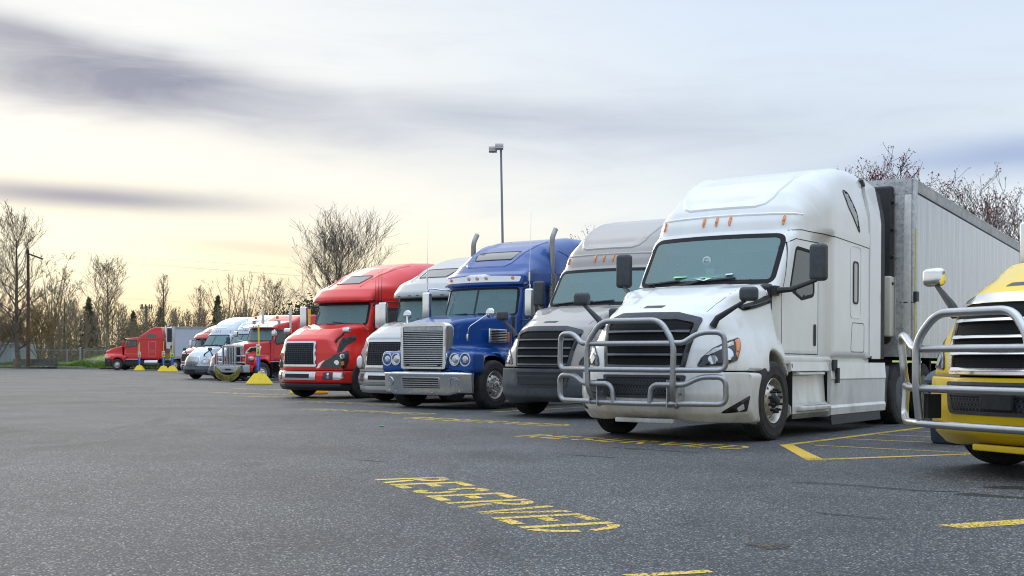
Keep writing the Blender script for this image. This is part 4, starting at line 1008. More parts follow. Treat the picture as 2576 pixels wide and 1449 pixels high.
        g = Geo(); g.box((-.38, s*(y0+.006), 1.55), (.56, .01, .25)); g.build('louvre_backing', FRAME, root, smooth=False)
        for k in range(7): g = Geo(); g.rbox((-.38, s*(y0+.018), 1.445+.035*k), (.56, .02, .014), .006, k=1); g.build('louvre_slat', CHROME, root)
        g = Geo(); g.rbox((-.72, s*(y0+.02), 1.53), (.06, .03, .22), .012); g.build('marker_light', AMBER, root)
    # grille: chrome surround wraps to the side
    g = Geo(); o = fillet([(-.62, 1.80, .12), (.62, 1.80, .12), (.60, .84, .05), (-.60, .84, .05)], .05); i_ = fillet([(-.55, 1.73, .05), (.55, 1.73, .05), (.53, .885, .03), (-.53, .885, .03)], .05)
    V2, T = fill2d(o if area(o) > 0 else o[::-1], .06, (i_,)); g.add(np.column_stack([np.full(len(V2), .905), V2[:, 0], V2[:, 1]]), [tuple(t) for t in T])
    n = len(o); g.add(np.vstack([np.column_stack([np.full(n, .905), o[:, 0], o[:, 1]]), np.column_stack([np.full(n, .88), o[:, 0]*1.02, (o[:, 1]-1.3)*1.015+1.3]), np.column_stack([np.full(n, .66), o[:, 0]*1.02, (o[:, 1]-1.3)*1.015+1.3])]), [(q*n+k, q*n+(k+1) % n, q*n+n+(k+1) % n, q*n+n+k) for q in (0, 1) for k in range(n)])
    n = len(i_); g.add(np.vstack([np.column_stack([np.full(n, .905), i_[:, 0], i_[:, 1]]), np.column_stack([np.full(n, .84), i_[:, 0], i_[:, 1]])]), [(k, (k+1) % n, n+(k+1) % n, n+k) for k in range(n)])
    g.build('grille_surround', CHROME, root, ang=40)
    g = Geo(); g.box((.83, 0, 1.31), (.02, 1.12, .88)); g.build('grille_backing', FRAME, root, smooth=False)
    g = Geo(); g.box((.885, 0, 1.685), (.02, 1.08, .085)); g.build('grille_header', ALU, root, smooth=False)
    for k in range(19): g = Geo(); z = .915+.0395*k; g.rbox((.875, 0, z), (.045, 1.08, .016), .006, k=2); g.build('grille_slat', POLALU, root)
    # bumper
    bp = [(.94, .74, .03), (1.0, .70, .03), (.955, .30, .02), (.92, .285, .02), (.92, .70, .01)]
    def bd(V): x, y, z = V.T.copy(); ay = np.abs(y); return np.column_stack([x-.62*np.maximum(0, ay-.80)**1.15-.02*ay, y, z+.05*smooth01(.95, .7, ay)*(z < .5)*-1+.05])
    bs = Shell(bp, 1.19, lambda x, z: .015, bd, .04); bs.build('bumper', CHROME, root)
    B1 = [(-.50, .655, .03), (.50, .655, .03), (.50, .43, .03), (-.50, .43, .03)]
    bs.panel('bumper_vent', 0, B1, FRAME, root, off=.004); bs.strip('bumper_vent_frame', 0, B1, .025, POLALU, root, off=.014, thick=.02, closed=True)
    for z in (.47, .515, .56, .605): bs.strip('bumper_slat', 0, [(-.49, z), (.49, z)], .02, POLALU, root, off=.022, thick=.015)
    for s in (1, -1):
        bs.strip('fog_light_bezel', 0, [tuple(p)+(0,) for p in circ(s*.86, .57, .085, 20)], .035, CHROME, root, off=.016, thick=.02, closed=True, step=.03)
        bs.panel('fog_light', 0, [tuple(p)+(0,) for p in circ(s*.86, .57, .065, 16)], LENS, root, off=.012, step=.03)
        g = Geo()
        for (yy, zz) in ((s*.7, .36), (s*.3, .34), (s*.95, .38), (s*.62, .72)):
            q = bs.project(0, np.array([(yy, zz)]), .006)[0]; g.rbox(tuple(q), (.012, .022, .022), .005, k=1)
        g.build('bumper_bolt', POLALU, root)
    g = Geo(); g.box((.70, 0, .66), (.2, 1.9, .14)); g.build('bumper_bracket', FRAME, root, smooth=False)
    # exhaust stacks, mirrors, antennas
    for s in (1, -1):
        g = Geo(); g.tube(round_path([(-2.28, s*1.12, 1.2), (-2.28, s*1.12, 3.82), (-2.42, s*1.12, 4.02)], .22, 8), .06, 16, caps=False); g.build('exhaust_stack', mat('stack_steel', (.33, .32, .30), .33, metal=.9, vary=.2, vscale=5), root)
        g = Geo(); g.lathe([(.10, 1.3), (.105, 1.35), (.105, 2.95), (.10, 3.0), (.06, 3.0)], c=(-2.28, s*1.12, 0), axis='z', n=20); g.build('heat_shield', mat('perforated_shield', (.30, .30, .29), rough=.35, metal=.9, color2=(.03, .03, .03), vscale=45), root)
        g = Geo(); g.rbox((-.95, s*1.43, 2.27), (.15, .20, .62), .05, k=4); g.build('side_mirror', CHROME, root)
        g = Geo(); g.tube(round_path([(-1.3, s*1.04, 2.62), (-.98, s*1.42, 2.68), (-.97, s*1.43, 2.5)], .08), .017, 7); g.build('mirror_arm', POLALU, root); g = Geo(); g.tube(round_path([(-1.2, s*1.04, 1.92), (-.98, s*1.40, 1.90), (-.97, s*1.43, 2.0)], .06), .017, 7); g.build('mirror_arm', POLALU, root)
        g = Geo(); g.lathe([(0, .02), (.06, .012), (.105, -.01), (.11, -.03)], axis='x', n=24); g.v = [(x+.10, y+s*1.14, z+2.02) for x, y, z in g.v]; g.build('hood_mirror', CHROME, root)
        g = Geo(); g.tube(round_path([(.42, s*.80, 1.50), (.42, s*.84, 1.72), (.14, s*1.10, 1.98)], .06), .012, 7); g.rbox((.42, s*.80, 1.50), (.05, .06, .15), .02); g.build('hood_mirror_arm', CHROME, root)
        g = Geo(); g.tube([(-.95, s*1.43, 2.6), (-.95, s*1.43, 2.75)], .01, 6); g.tube([(-.95, s*1.43, 2.75), (-.95, s*1.43, 2.93)], .022, 8); g.tube([(-.95, s*1.43, 2.93), (-.98, s*1.44, 4.25)], [.006, .003], 4); g.build('antenna', CHROME, root)
        g = Geo(); g.lathe([(.0, -1.0), (.30, -1.0), (.31, -.98), (.31, .98), (.30, 1.0), (0, 1.0)], c=(-2.9, s*.86, .62), axis='x', n=26); g.build('fuel_tank', POLALU, root)
        g = Geo()
        for z in (.42, .80): g.rbox((-1.42, s*1.08, z), (.75, .22, .04), .015)
        g.rbox((-1.42, s*.98, .6), (.8, .05, .55), .02); g.build('step', POLALU, root)
        g = Geo(); g.extr([(-4.04, 1.08), (-4.04, 3.9), (-4.5, 3.8), (-4.5, 1.08)], s*1.10, s*1.14, 'xz'); g.build('side_extender', pnt, root, smooth=False)
    g = Geo(); sh.strip('w', 0, [(-.80, 2.04), (-.20, 2.06)], .02, BLK, root, off=.03, thick=.02, geo=g); sh.strip('w', 0, [(.12, 2.06), (.74, 2.04)], .02, BLK, root, off=.03, thick=.02, geo=g); g.build('wiper', BLK, root)
    chassis(root, axles=(-5.5, -6.8)); rot_place(root, *place); return root

# ------------------------------------------------------------------ red heavy hauler with livestock guard
def heavy_hauler(name, pnt, label, place, group, step=.06):
    root = empty(name, label=label, cat='truck', group=group)
    prof = [(-.55, 1.1), (-.62, 2.12, .05), (-.86, 2.84, .04), (-1.02, 3.0, .12), (-1.6, 3.12, .3), (-2.2, 3.2, .3), (-2.5, 3.36, .2), (-2.9, 3.55, .3), (-4.0, 3.62, .08), (-4.02, 1.1, .05)]
    def dfm(V):
        x, y, z = V.T.copy(); front = smooth01(-2.2, -.8, x); w = (1.02+.16*smooth01(-2.0, -2.4, x))*(1-.08*smooth01(2.9, 3.6, z)); return np.column_stack([x-.26*(y/1.25)**2*front, y/1.25*w, z])
    sh = Shell(prof, 1.25, lambda x, z: .12 if z > 2.8 else .08, dfm, step)
    Wi = [(-.90, 2.78, .08), (.90, 2.78, .08), (.95, 2.15, .06), (-.95, 2.15, .06)]; D = [(1.10, 2.72, .05), (1.85, 2.72, .05), (1.85, 2.1, .05), (1.15, 1.95, .05), (1.05, 2.1, .04)]
    sh.cut(0, Wi); sh.cut(90, D, mirror=True); sh.lining('cab_lining', INT, root)
    sh.panel('windshield', 0, Wi, GLASS, root, off=0, thick=.002); sh.strip('windshield_gasket', 0, Wi, .06, BLK, root, off=.006, thick=.012, closed=True)
    for sd in (1, -1): sh.panel('side_window', 90, D, SGLASS, root, off=0, thick=.002, mirror=sd < 0); sh.strip('side_window_gasket', 90, D, .05, BLK, root, off=.006, thick=.012, closed=True, mirror=sd < 0)
    sh.build('cab_body', pnt, root); interior(root, -.65, .98, 2.12, 2.75, back=-2.4, dz=-.05)
    g = Geo(); n = 16; V = []; F_ = []
    for i in range(n+1):
        y = -1.10+2.2*i/n; x0 = -.80-.26*(y/1.25)**2
        V += [(x0+.0, y, 3.02), (x0+.26, y, 2.86), (x0+.25, y, 2.82), (x0-.03, y, 2.97)]
    for i in range(n):
        for q in range(4): F_.append((i*4+q, i*4+(q+1) % 4, i*4+4+(q+1) % 4, i*4+4+q))
    F_ += [(0, 1, 2, 3), tuple(n*4+q for q in (3, 2, 1, 0))]; g.add(V, F_); g.build('sun_visor_panel', CHROME, root, ang=30)
    for y in (-.6, -.2, 0, .2, .75): g = Geo(); g.rbox((-.62-.2*y*y, y, 2.93), (.03, .10, .035), .012, k=1); g.build('marker_light', AMBER, root)
    A = arc(0, .50, .70, 20, 160, 16)
    hp = [(-.70, 2.14), (0, 2.04, .3), (.55, 1.97, .2), (.74, 1.90, .05), (.78, .98, .04), (.70, .95), ]+A+[(-.78, .9), (-.76, 2.0)]
    def hd(V):
        x, y, z = V.T.copy(); hi = smooth01(1.22, 1.42, z); wt = .52+.46*smooth01(.7, -.8, x); w = 1.16*(1-hi)+wt*hi; back = smooth01(-.45, -.75, x); w = w*(1-back)+.98*back; nose = smooth01(-.1, .8, x)
        return np.column_stack([x-.45*np.maximum(0, np.abs(y)-.55)*nose*(1-hi), y/1.16*w, z-.16*smooth01(.5, .8, x)*(1-hi)*smooth01(.55, .8, np.abs(y))])
    hs = Shell(hp, 1.16, lambda x, z: .12 if z > 1.5 else .06, hd, step); hs.build('hood', pnt, root)
    o = [(-.56, 1.95, .12), (.56, 1.95, .12), (.54, 1.0, .05), (-.54, 1.0, .05)]
    g = Geo(); g.extr([tuple(p) for p in fillet(o, .05)], .66, .86, 'yz'); g.build('grille_surround', CHROME, root, ang=30)
    g = Geo(); g.box((.866, 0, 1.42), (.012, .96, .74)); g.build('grille_opening', FRAME, root, smooth=False)
    for k in range(12): g = Geo(); g.rbox((.882, -.42+.0764*k, 1.42), (.02, .018, .74), .005, k=1); g.build('grille_bar', CHAR, root)
    for s in (1, -1):
        hs.panel('hood_intake', 90, [(-.62, 1.50, .03), (.18, 1.62, .03), (.26, 1.86, .04), (-.30, 1.82, .15)], CHROME, root, off=.012, mirror=s < 0)
        hs.panel('hood_intake_mesh', 90, [(-.50, 1.54, .03), (.12, 1.66, .03), (.19, 1.82, .03), (-.26, 1.78, .12)], FRAME, root, off=.022, mirror=s < 0)
        hs.panel('hood_emblem', 90, [tuple(p)+(0,) for p in circ(-.62, 1.60, .09, 14)*np.array([1, 1])], REDL, root, off=.014, mirror=s < 0, step=.03)
        for z in (1.42, 1.48, 1.54): hs.strip('pin_stripe', 90, [(-.35+(z-1.4)*2, z-.08), (.7, z-.05)], .02, BLK, root, off=.004, mirror=s < 0)
        g = Geo(); n = 18; V = []; F_ = []; m = 6
        for i in range(n+1):
            a = rad(5+160*i/n)
            for j in range(m+1): t = j/m; rr = .74-.06*t**5; V.append((rr*math.cos(a), s*(.62+.58*t), .48+rr*math.sin(a)))
        for i in range(n):
            for j in range(m): F_.append((i*(m+1)+j, i*(m+1)+j+1, (i+1)*(m+1)+j+1, (i+1)*(m+1)+j))
        g.add(V, F_); g.build('fender', pnt, root, ang=60)
        g = Geo(); g.rbox((.62, s*.98, 1.22), (.34, .44, .26), .10, k=4); g.build('headlight_pod', pnt, root)
        g = Geo(); g.rbox((.70, s*1.02, 1.22), (.26, .42, .20), .08, k=4); g.build('headlight', LENSW, root)
        g = Geo(); g.rbox((.3, s*1.20, 1.18), (.12, .03, .05), .01); g.build('turn_signal', AMBER, root)
        g = Geo(); g.tube([(-2.05, s*1.05, 1.2), (-2.05, s*1.05, 3.9)], .075, 16); g.tube([(-2.05, s*1.05, 1.9), (-2.05, s*1.05, 2.5)], .12, 16); g.build('exhaust_stack', POLALU, root)
        g = Geo(); g.rbox((-.55, s*1.45, 2.52), (.16, .26, .30), .05, k=4); g.build('side_mirror', CHROME, root)
        g = Geo(); g.tube(round_path([(-.9, s*1.0, 2.7), (-.6, s*1.42, 2.74), (-.6, s*1.42, 2.2), (-.9, s*1.0, 2.1)], .08), .02, 7); g.build('mirror_arm', POLALU, root)
        g = Geo(); g.lathe([(.0, 3.2+.1), (.07, 3.31), (.075, 3.32), (.07, 3.46), (.0, 3.47)], c=(-1.35, s*.82, 0), axis='z', n=16); g.build('beacon_light', mat('beacon_orange', (.8, .16, .01), .25, coat=.8), root)
        g = Geo(); g.rbox((-1.35, s*.82, 3.22), (.14, .30, .04), .015); g.box((-1.35, s*.95, 3.1), (.12, .12, .22)); g.build('light_bracket', ALU, root)
        g = Geo(); g.tube([(-.95, s*1.0, 2.95), (-.96, s*1.0, 3.9)], [.007, .004], 4); g.build('antenna', BLK, root)
        g = Geo(); g.lathe([(0, -.9), (.32, -.9), (.33, -.88), (.33, .88), (.32, .9), (0, .9)], c=(-2.2, s*.82, .62), axis='x', n=24); g.build('fuel_tank', POLALU, root)
        # guard wings
        g = Geo(); g.rbox((1.0, s*1.12, 1.18), (.10, .10, .72), .03); g.build('guard_post', ALU, root)
        g = Geo(); g.rbox((1.0, s*1.175, 1.20), (.16, .05, .50), .02) ; g.build('red_flag', REDL, root)
        for z in (1.02, 1.34): g = Geo(); g.tube([(1.12, s*.42, z), (1.10, s*.75, z), (1.0, s*1.12, z)], .04, 10); g.build('guard_tube', ALU, root)
        g = Geo(); g.rbox((1.16, s*.46, 1.24), (.10, .10, 1.22), .02); g.build('guard_upright', ALU, root)
        g = Geo(); g.rbox((.98, s*1.02, .70), (.34, .36, .38), .03, rot=('Z', s*rad(-14))); g.build('guard_corner', ALU, root)
    for k in range(6): g = Geo(); g.rbox((1.17, -.29+.116*k, 1.28), (.045, .045, 1.08), .015); g.build('guard_bar', ALU, root)
    g = Geo(); g.rbox((1.16, 0, 1.84), (.08, .98, .07), .03); g.build('guard_rail', ALU, root); g = Geo(); g.rbox((1.16, 0, .86), (.1, 1.9, .10), .03); g.build('guard_rail', ALU, root)
    g = Geo(); g.rbox((1.10, 0, .67), (.26, 1.8, .34), .03); g.build('bumper', ALU, root)
    g = Geo(); g.rbox((1.235, 0, .66), (.02, .42, .09), .008); g.build('tow_slot', FRAME, root)
    for s in (1, -1): g = Geo(); g.tube([(1.2, s*.32, .66), (1.30, s*.32, .66), (1.30, s*.32, .70)], .02, 7); g.build('tow_hook', ALU, root)
    chassis(root, axles=(-5.4, -6.8)); rot_place(root, *place); return root

# ------------------------------------------------------------------ sloped-nose tractor seen from the side
def sloped_nose(name, pnt, label, place, group, step=.07):
    root = empty(name, label=label, cat='truck', group=group)
    prof = [(-.36, 1.02), (-.42, 2.22, .05), (-.66, 2.85, .05), (-.85, 2.98, .1), (-1.9, 3.07, .2), (-2.25, 3.28, .2), (-2.65, 3.58, .3), (-3.1, 3.88, .4), (-3.5, 4.03, .3), (-4.05, 4.04, .08), (-4.25, 2.8, .1), (-4.28, 1.02, .05)]
    def dfm(V): x, y, z = V.T.copy(); w = (1.0+.18*smooth01(-1.9, -2.25, x))*(1-.12*smooth01(3.0, 4.0, z)); return np.column_stack([x-.2*(y/1.25)**2*smooth01(-1.6, -.5, x), y/1.25*w, z])
    sh = Shell(prof, 1.25, lambda x, z: .10, dfm, step)
    Wi = [(-.86, 2.80, .06), (.86, 2.80, .06), (.92, 2.28, .06), (-.92, 2.28, .06)]; D = [(.86, 2.80, .05), (1.78, 2.80, .05), (1.80, 2.25, .05), (1.28, 2.22, .05), (1.1, 2.12, .04), (.84, 2.12, .04)]
    sh.cut(0, Wi); sh.cut(90, D, mirror=True); sh.lining('cab_lining', INT, root)
    sh.panel('windshield', 0, Wi, GLASS, root, off=0, thick=.002); sh.strip('windshield_gasket', 0, Wi, .06, BLK, root, off=.006, thick=.012, closed=True)
    for sd in (1, -1):
        sh.panel('side_window', 90, D, SGLASS, root, off=0, thick=.002, mirror=sd < 0); sh.strip('side_window_gasket', 90, D, .05, BLK, root, off=.006, thick=.012, closed=True, mirror=sd < 0)
        sh.panel('bunk_window', 90, [(2.62, 3.22, .1), (2.78, 3.38, .05), (3.62, 3.38, .05), (3.62, 3.10, .06), (2.72, 3.10, .05)], DGLASS, root, off=.006, mirror=sd < 0)
        for p, w in (([(2.92, 2.68, .08), (3.60, 2.68, .08), (3.60, 1.80, .08), (2.92, 1.80, .08)], .03), ([(2.92, 1.70, .08), (3.60, 1.70, .08), (3.60, 1.28, .08), (2.92, 1.28, .08)], .02)):
            sh.strip('hatch_trim', 90, p, w, ALU, root, off=.008, closed=True, mirror=sd < 0)
        sh.strip('door_trim', 90, [(.74, 1.52, .02), (1.88, 1.50, .02), (1.88, 2.90, .05), (.80, 2.90, .05)], .018, POLALU, root, off=.004, closed=True, mirror=sd < 0)
    g = Geo(); sh.strip('panel_seam', 90, [(1.98, 1.05), (1.98, 3.0)], .02, GAP, root, off=.003, both=True); sh.strip('panel_seam', 90, [(2.0, 2.85), (4.2, 2.85)], .015, GAP, root, off=.003, both=True)
    sh.panel('skylight', 0, [(-.62, 3.16, .05), (.62, 3.16, .05), (.62, 3.42, .05), (-.62, 3.42, .05)], DGLASS, root, off=.01)
    for sd in (1, -1): sh.panel('skylight_side', 60, [(1.9, 3.2, .02), (2.1, 3.3, .02), (2.3, 3.45, .02), (2.2, 3.3, .02)], LENSW, root, off=.01, mirror=sd < 0) if False else None
    sh.build('cab_body', pnt, root); interior(root, -.44, .95, 2.25, 2.8, back=-2.0)
    A = arc(0, .50, .66, 8, 172, 16)
    hp = [(-.40, 2.24), (.30, 2.14, .5), (.95, 1.94, .5), (1.38, 1.74, .12), (1.42, 1.4, .1), (1.40, 1.02, .03), (.72, .98)]+A+[(-.75, 1.0), (-.9, 1.25), (-.46, 1.4)]
    def hd(V): x, y, z = V.T.copy(); hi = smooth01(1.3, 1.55, z); wt = .72+.28*smooth01(1.3, -.3, x); w = 1.17*(1-hi)+wt*hi; nose = smooth01(-.1, 1.1, x); return np.column_stack([x-.25*(y/1.17)**2*nose, y/1.17*w, z])
    hs = Shell(hp, 1.17, lambda x, z: .12 if z > 1.3 else .05, hd, step); hs.build('hood', pnt, root)
    bp = [(1.40, 1.0, .03), (1.42, .7, .05), (1.36, .36, .05), (.78, .34, .03), (.66, .98, .03)]
    bs = Shell(bp, 1.17, lambda x, z: .05, lambda V: np.column_stack([V[:, 0]-.25*(V[:, 1]/1.17)**2*smooth01(-.1, 1.1, V[:, 0]), V[:, 1], V[:, 2]]), step); bs.build('bumper', BLK, root)
    for sd in (1, -1): bs.panel('side_marker', 90, [(-.86, .87, .01), (-.74, .87, .01), (-.74, .82, .01), (-.86, .82, .01)], AMBER, root, off=.01, mirror=sd < 0, step=.03); hs.panel('turn_signal', 60, [(-.18, 1.30, .02), (0.0, 1.30, .02), (0.02, 1.10, .02), (-.14, 1.10, .02)], AMBER, root, off=.01, mirror=sd < 0, step=.04); hs.panel('headlight', 25, [(.50, 1.32, .02), (.78, 1.30, .02), (.78, 1.10, .02), (.50, 1.10, .02)], LENSW, root, off=.01, mirror=sd < 0, step=.04)
    hs.panel('grille', 0, [(-.5, 1.62, .05), (.5, 1.62, .05), (.5, 1.08, .05), (-.5, 1.08, .05)], FRAME, root, off=.008)
    for k in range(8): hs.strip('grille_slat', 0, [(-.48, 1.13+.06*k), (.48, 1.13+.06*k)], .02, POLALU, root, off=.025, thick=.02)
    for s in (1, -1):
        g = Geo(); g.box((-1.55, s*1.0, .72), (2.0, .3, .42)); g.box((-1.4, s*1.06, .42), (1.1, .2, .05)); g.build('battery_box', BLK, root, smooth=False)
        g = Geo(); g.rbox((-1.45, s*1.08, 1.0), (1.3, .25, .1), .02); g.build('running_board', ALU, root)
        g = Geo(); g.lathe([(0, -.62), (.31, -.62), (.32, -.6), (.32, .6), (.31, .62), (0, .62)], c=(-3.15, s*.88, .72), axis='x', n=26); g.lathe([(.33, -.03), (.33, .03)], c=(-3.45, s*.88, .72), axis='x', n=26); g.build('fuel_tank', POLALU, root)
        g = Geo(); g.rbox((-.58, s*1.25, 2.42), (.16, .22, .62), .06, k=4); g.build('side_mirror', pnt, root)
        g = Geo(); g.tube([(-.7, s*.98, 2.0), (-.58, s*1.2, 2.1)], .03, 6); g.build('mirror_arm', BLK, root)
        g = Geo(); g.tube([(-1.98, s*1.14, 1.45), (-1.98, s*1.14, 2.4)], .018, 6); g.build('grab_handle', POLALU, root)
        g = Geo(); g.lathe([(.06, 3.2), (.065, 3.25), (.065, 4.12), (.05, 4.2)], c=(-4.42, s*.9, 0), axis='z', n=14); g.build('exhaust_stack', CHROME, root)
        g = Geo(); g.rbox((-.86, s*.55, 3.02), (.1, .16, .06), .02); g.build('marker_light', AMBER, root)
    g = Geo(); g.tube([(-.95, .85, 2.95), (-.97, .85, 4.0)], [.008, .005], 4); g.build('antenna', BLK, root)
    g = Geo(); g.rbox((-.72, 0, 2.93), (.18, 1.7, .07), .03); g.build('visor_trim', CHROME, root)
    chassis(root, axles=(-5.35, -6.65), xr=-7.4); rot_place(root, *place); return root

# ------------------------------------------------------------------ trailers
def trailer(name, label, group, loc, rz, L=16.0, reefer=False, skin=None, h=4.08, z0=1.12, stripe=True, simple=False):
    """local +x is forward, origin on ground below the front left top corner's face; y in [-1.3, 1.3]"""
    root = empty(name, loc, rz, label=label, cat='trailer', group=group)
    skin = skin or mat('trailer_skin', (.21, .24, .285), rough=.2, metal=.5, coat=.3, vary=.0, bump=.28, bscale=2.6, stretch=(.9, .9, .2), world=True)
    ft = 0
    g = Geo(); g.box((-L/2, 0, (z0+h)/2), (L-.04, 2.56, h-z0-.04)); g.build('trailer_core', mat('trailer_core', (.3, .3, .3), .6), root, smooth=False)
    # side skin panels
    pw = 1.22; n = int((L-.35)/pw)
    for s in (1, -1):
        me = None
        for k in range(n):
            x = -.30-pw*k-pw/2
            if me is None or simple is False and k == 0:
                g = Geo(); g.box((0, 0, 0), (pw-.002, .012, h-z0-.42)); pan = g.build('side_panel', skin, root, smooth=False); me = pan.data; pan.location = (x, s*1.290, (h+z0)/2-.03)
            else:
                o = link('side_panel', me, root); o.location = (x, s*1.290, (h+z0)/2-.03)
        g = Geo(); g.box((-L/2, s*1.296, h-.115), (L-.02, .022, .19)); g.tube([(-.05, s*1.285, h-.01), (-L+.05, s*1.285, h-.01)], .018, 6); g.build('top_rail', mat('rail_aluminium', (.42, .41, .40), .42, metal=.7, vary=.3, vscale=5), root, smooth=False)
        g = Geo(); g.box((-L/2, s*1.296, z0+.09), (L-.02, .022, .20)); g.build('bottom_rail', MATS['rail_aluminium'], root, smooth=False)
        g = Geo(); g.rbox((-.15, s*1.288, (z0+h)/2), (.30, .04, h-z0-.02), .015, k=2); g.build('corner_post', ALU, root)
        if not reefer:
            g = Geo()
            for x in np.arange(-.36, -L+.3, -.305):
                for z in np.arange(z0+.3, h-.24, .102): g.box((x, s*1.2965, z), (.008, .003, .008))
            for x in np.arange(-.1, -L+.2, -.1):
                for z in (h-.04, h-.185): g.box((x, s*1.3085, z), (.012, .004, .012))
            g.build('side_rivets', mat('rivet_metal', (.25, .26, .27), .4, metal=.5), root, smooth=False, kind='stuff')
        if stripe and s > 0:
            g = Geo(); g.box((-.15, 1.311, 1.12+(3.25-1.12)/2+.02), (.075, .006, 2.1)); g.build('yellow_stripe', mat('yellow_paint_worn', (.72, .50, .02), .45, color2=(.5, .40, .12), vscale=14), root, smooth=False)
            g = Geo(); g.box((-.10, 1.33, 2.12), (.18, .06, .16)); g.tube(round_path([(-.05, 1.33, 2.08), (-.02, 1.33, 2.02), (.04, 1.1, 2.02)], .04), .012, 6); g.build('side_lamp_box', BLK, root, smooth=False)
            for k in range(4): g = Geo(); g.box((-1.0-3.6*k, 1.310, z0+.10), (.45, .005, .05)); g.build('reflective_tape', mat('red_white_tape', (.55, .04, .03), .4), root, smooth=False)
    # front wall with nose post and rivets
    g = Geo(); g.box((.004, 0, (h+z0)/2), (.03, 2.55, h-z0-.02)); g.build('front_wall', POLALU if not reefer else skin, root, smooth=False)
    g = Geo(); g.box((.03, 0, h-.14), (.03, 2.56, .26)); g.box((.03, 0, z0+.11), (.03, 2.56, .22))
    for s in (1, -1): g.box((.03, s*1.10, (h+z0)/2), (.025, .12, h-z0-.5))
    g.build('front_frame', ALU, root, smooth=False)
    if not reefer:
        g = Geo()
        for s in (1, -1):
            for z in np.arange(z0+.3, h-.3, .09):
                for y in (1.055, 1.145): g.rbox((.046, s*y, z), (.012, .022, .022), .006, k=1)
        for y in np.arange(-1.2, 1.21, .12): g.rbox((.05, y, h-.22), (.012, .022, .022), .006, k=1); g.rbox((.05, y, h-.07), (.012, .022, .022), .006, k=1)
        g.build('front_rivets', ALU, root, kind='stuff')
        g = Geo(); g.rbox((.10, .80, 3.30), (.16, .34, .30), .03)
        g = Geo(); g.rbox((.09, 0.45, 3.05), (.14, 1.10, 1.8), .05, k=4); g.build('air_duct', BLK, root)
        for k in range(4): g = Geo(); g.tube([(.10, .98, 2.3+.45*k), (.18, 1.02, 2.33+.45*k), (.21, 1.0, 2.33+.45*k)], .022, 6); g.build('cable_hook', BLK, root)
        g = Geo(); g.rbox((.14, .95, 1.95), (.22, .12, 1.0), .03); g.build('document_box', mat('cream_plastic', (.62, .6, .52), .5), root)
        g = Geo(); g.lathe([(0, .06), (.07, .05), (.09, 0)], axis='x', n=16); g.v = [(x+.05, y+.86, z+1.42) for x, y, z in g.v]; g.build('air_coupling', BLK, root)
    else:
        g = Geo(); g.rbox((.34, 0, 3.0), (.62, 2.1, 2.1), .14, k=4); g.build('reefer_unit', mat('reefer_white', (.72, .72, .73), .4, vary=.12), root)
        for s in (1, -1):
            g = Geo(); g.rbox((.30, s*1.04, 3.30), (.46, .06, 1.30), .02); g.build('reefer_grille', BLK, root)
            g = Geo(); g.rbox((.10, s*1.06, 2.2), (.22, .06, .25), .02); g.build('reefer_panel', BLK, root)
        hv, hf = hexmesh(.42, 1.2, .07, .012); raw('reefer_mesh', [(.30+a, 1.075, 3.30+b) for a, b in hv], hf, CHAR, root, False, 'stuff')
    g = Geo()
    for x in np.arange(-.6, -L+.3, -.6): g.box((x, 0, z0+.02), (.06, 2.5, .1))
    for s in (1, -1): g.box((-3.0, s*.9, .75), (.14, .14, .75)); g.box((-3.0, s*.9, .36), (.3, .3, .05)); g.box((-L+2.2, s*.5, .85), (3.6, .1, .3))
    g.box((-.8, 0, z0-.1), (1.6, 1.2, .12)); g.build('trailer_underframe', FRAME, root, smooth=False)
    for a in (-L+1.6, -L+2.9):
        for s in (1, -1): wheel('rear', root, a, s*1.10)
    return root
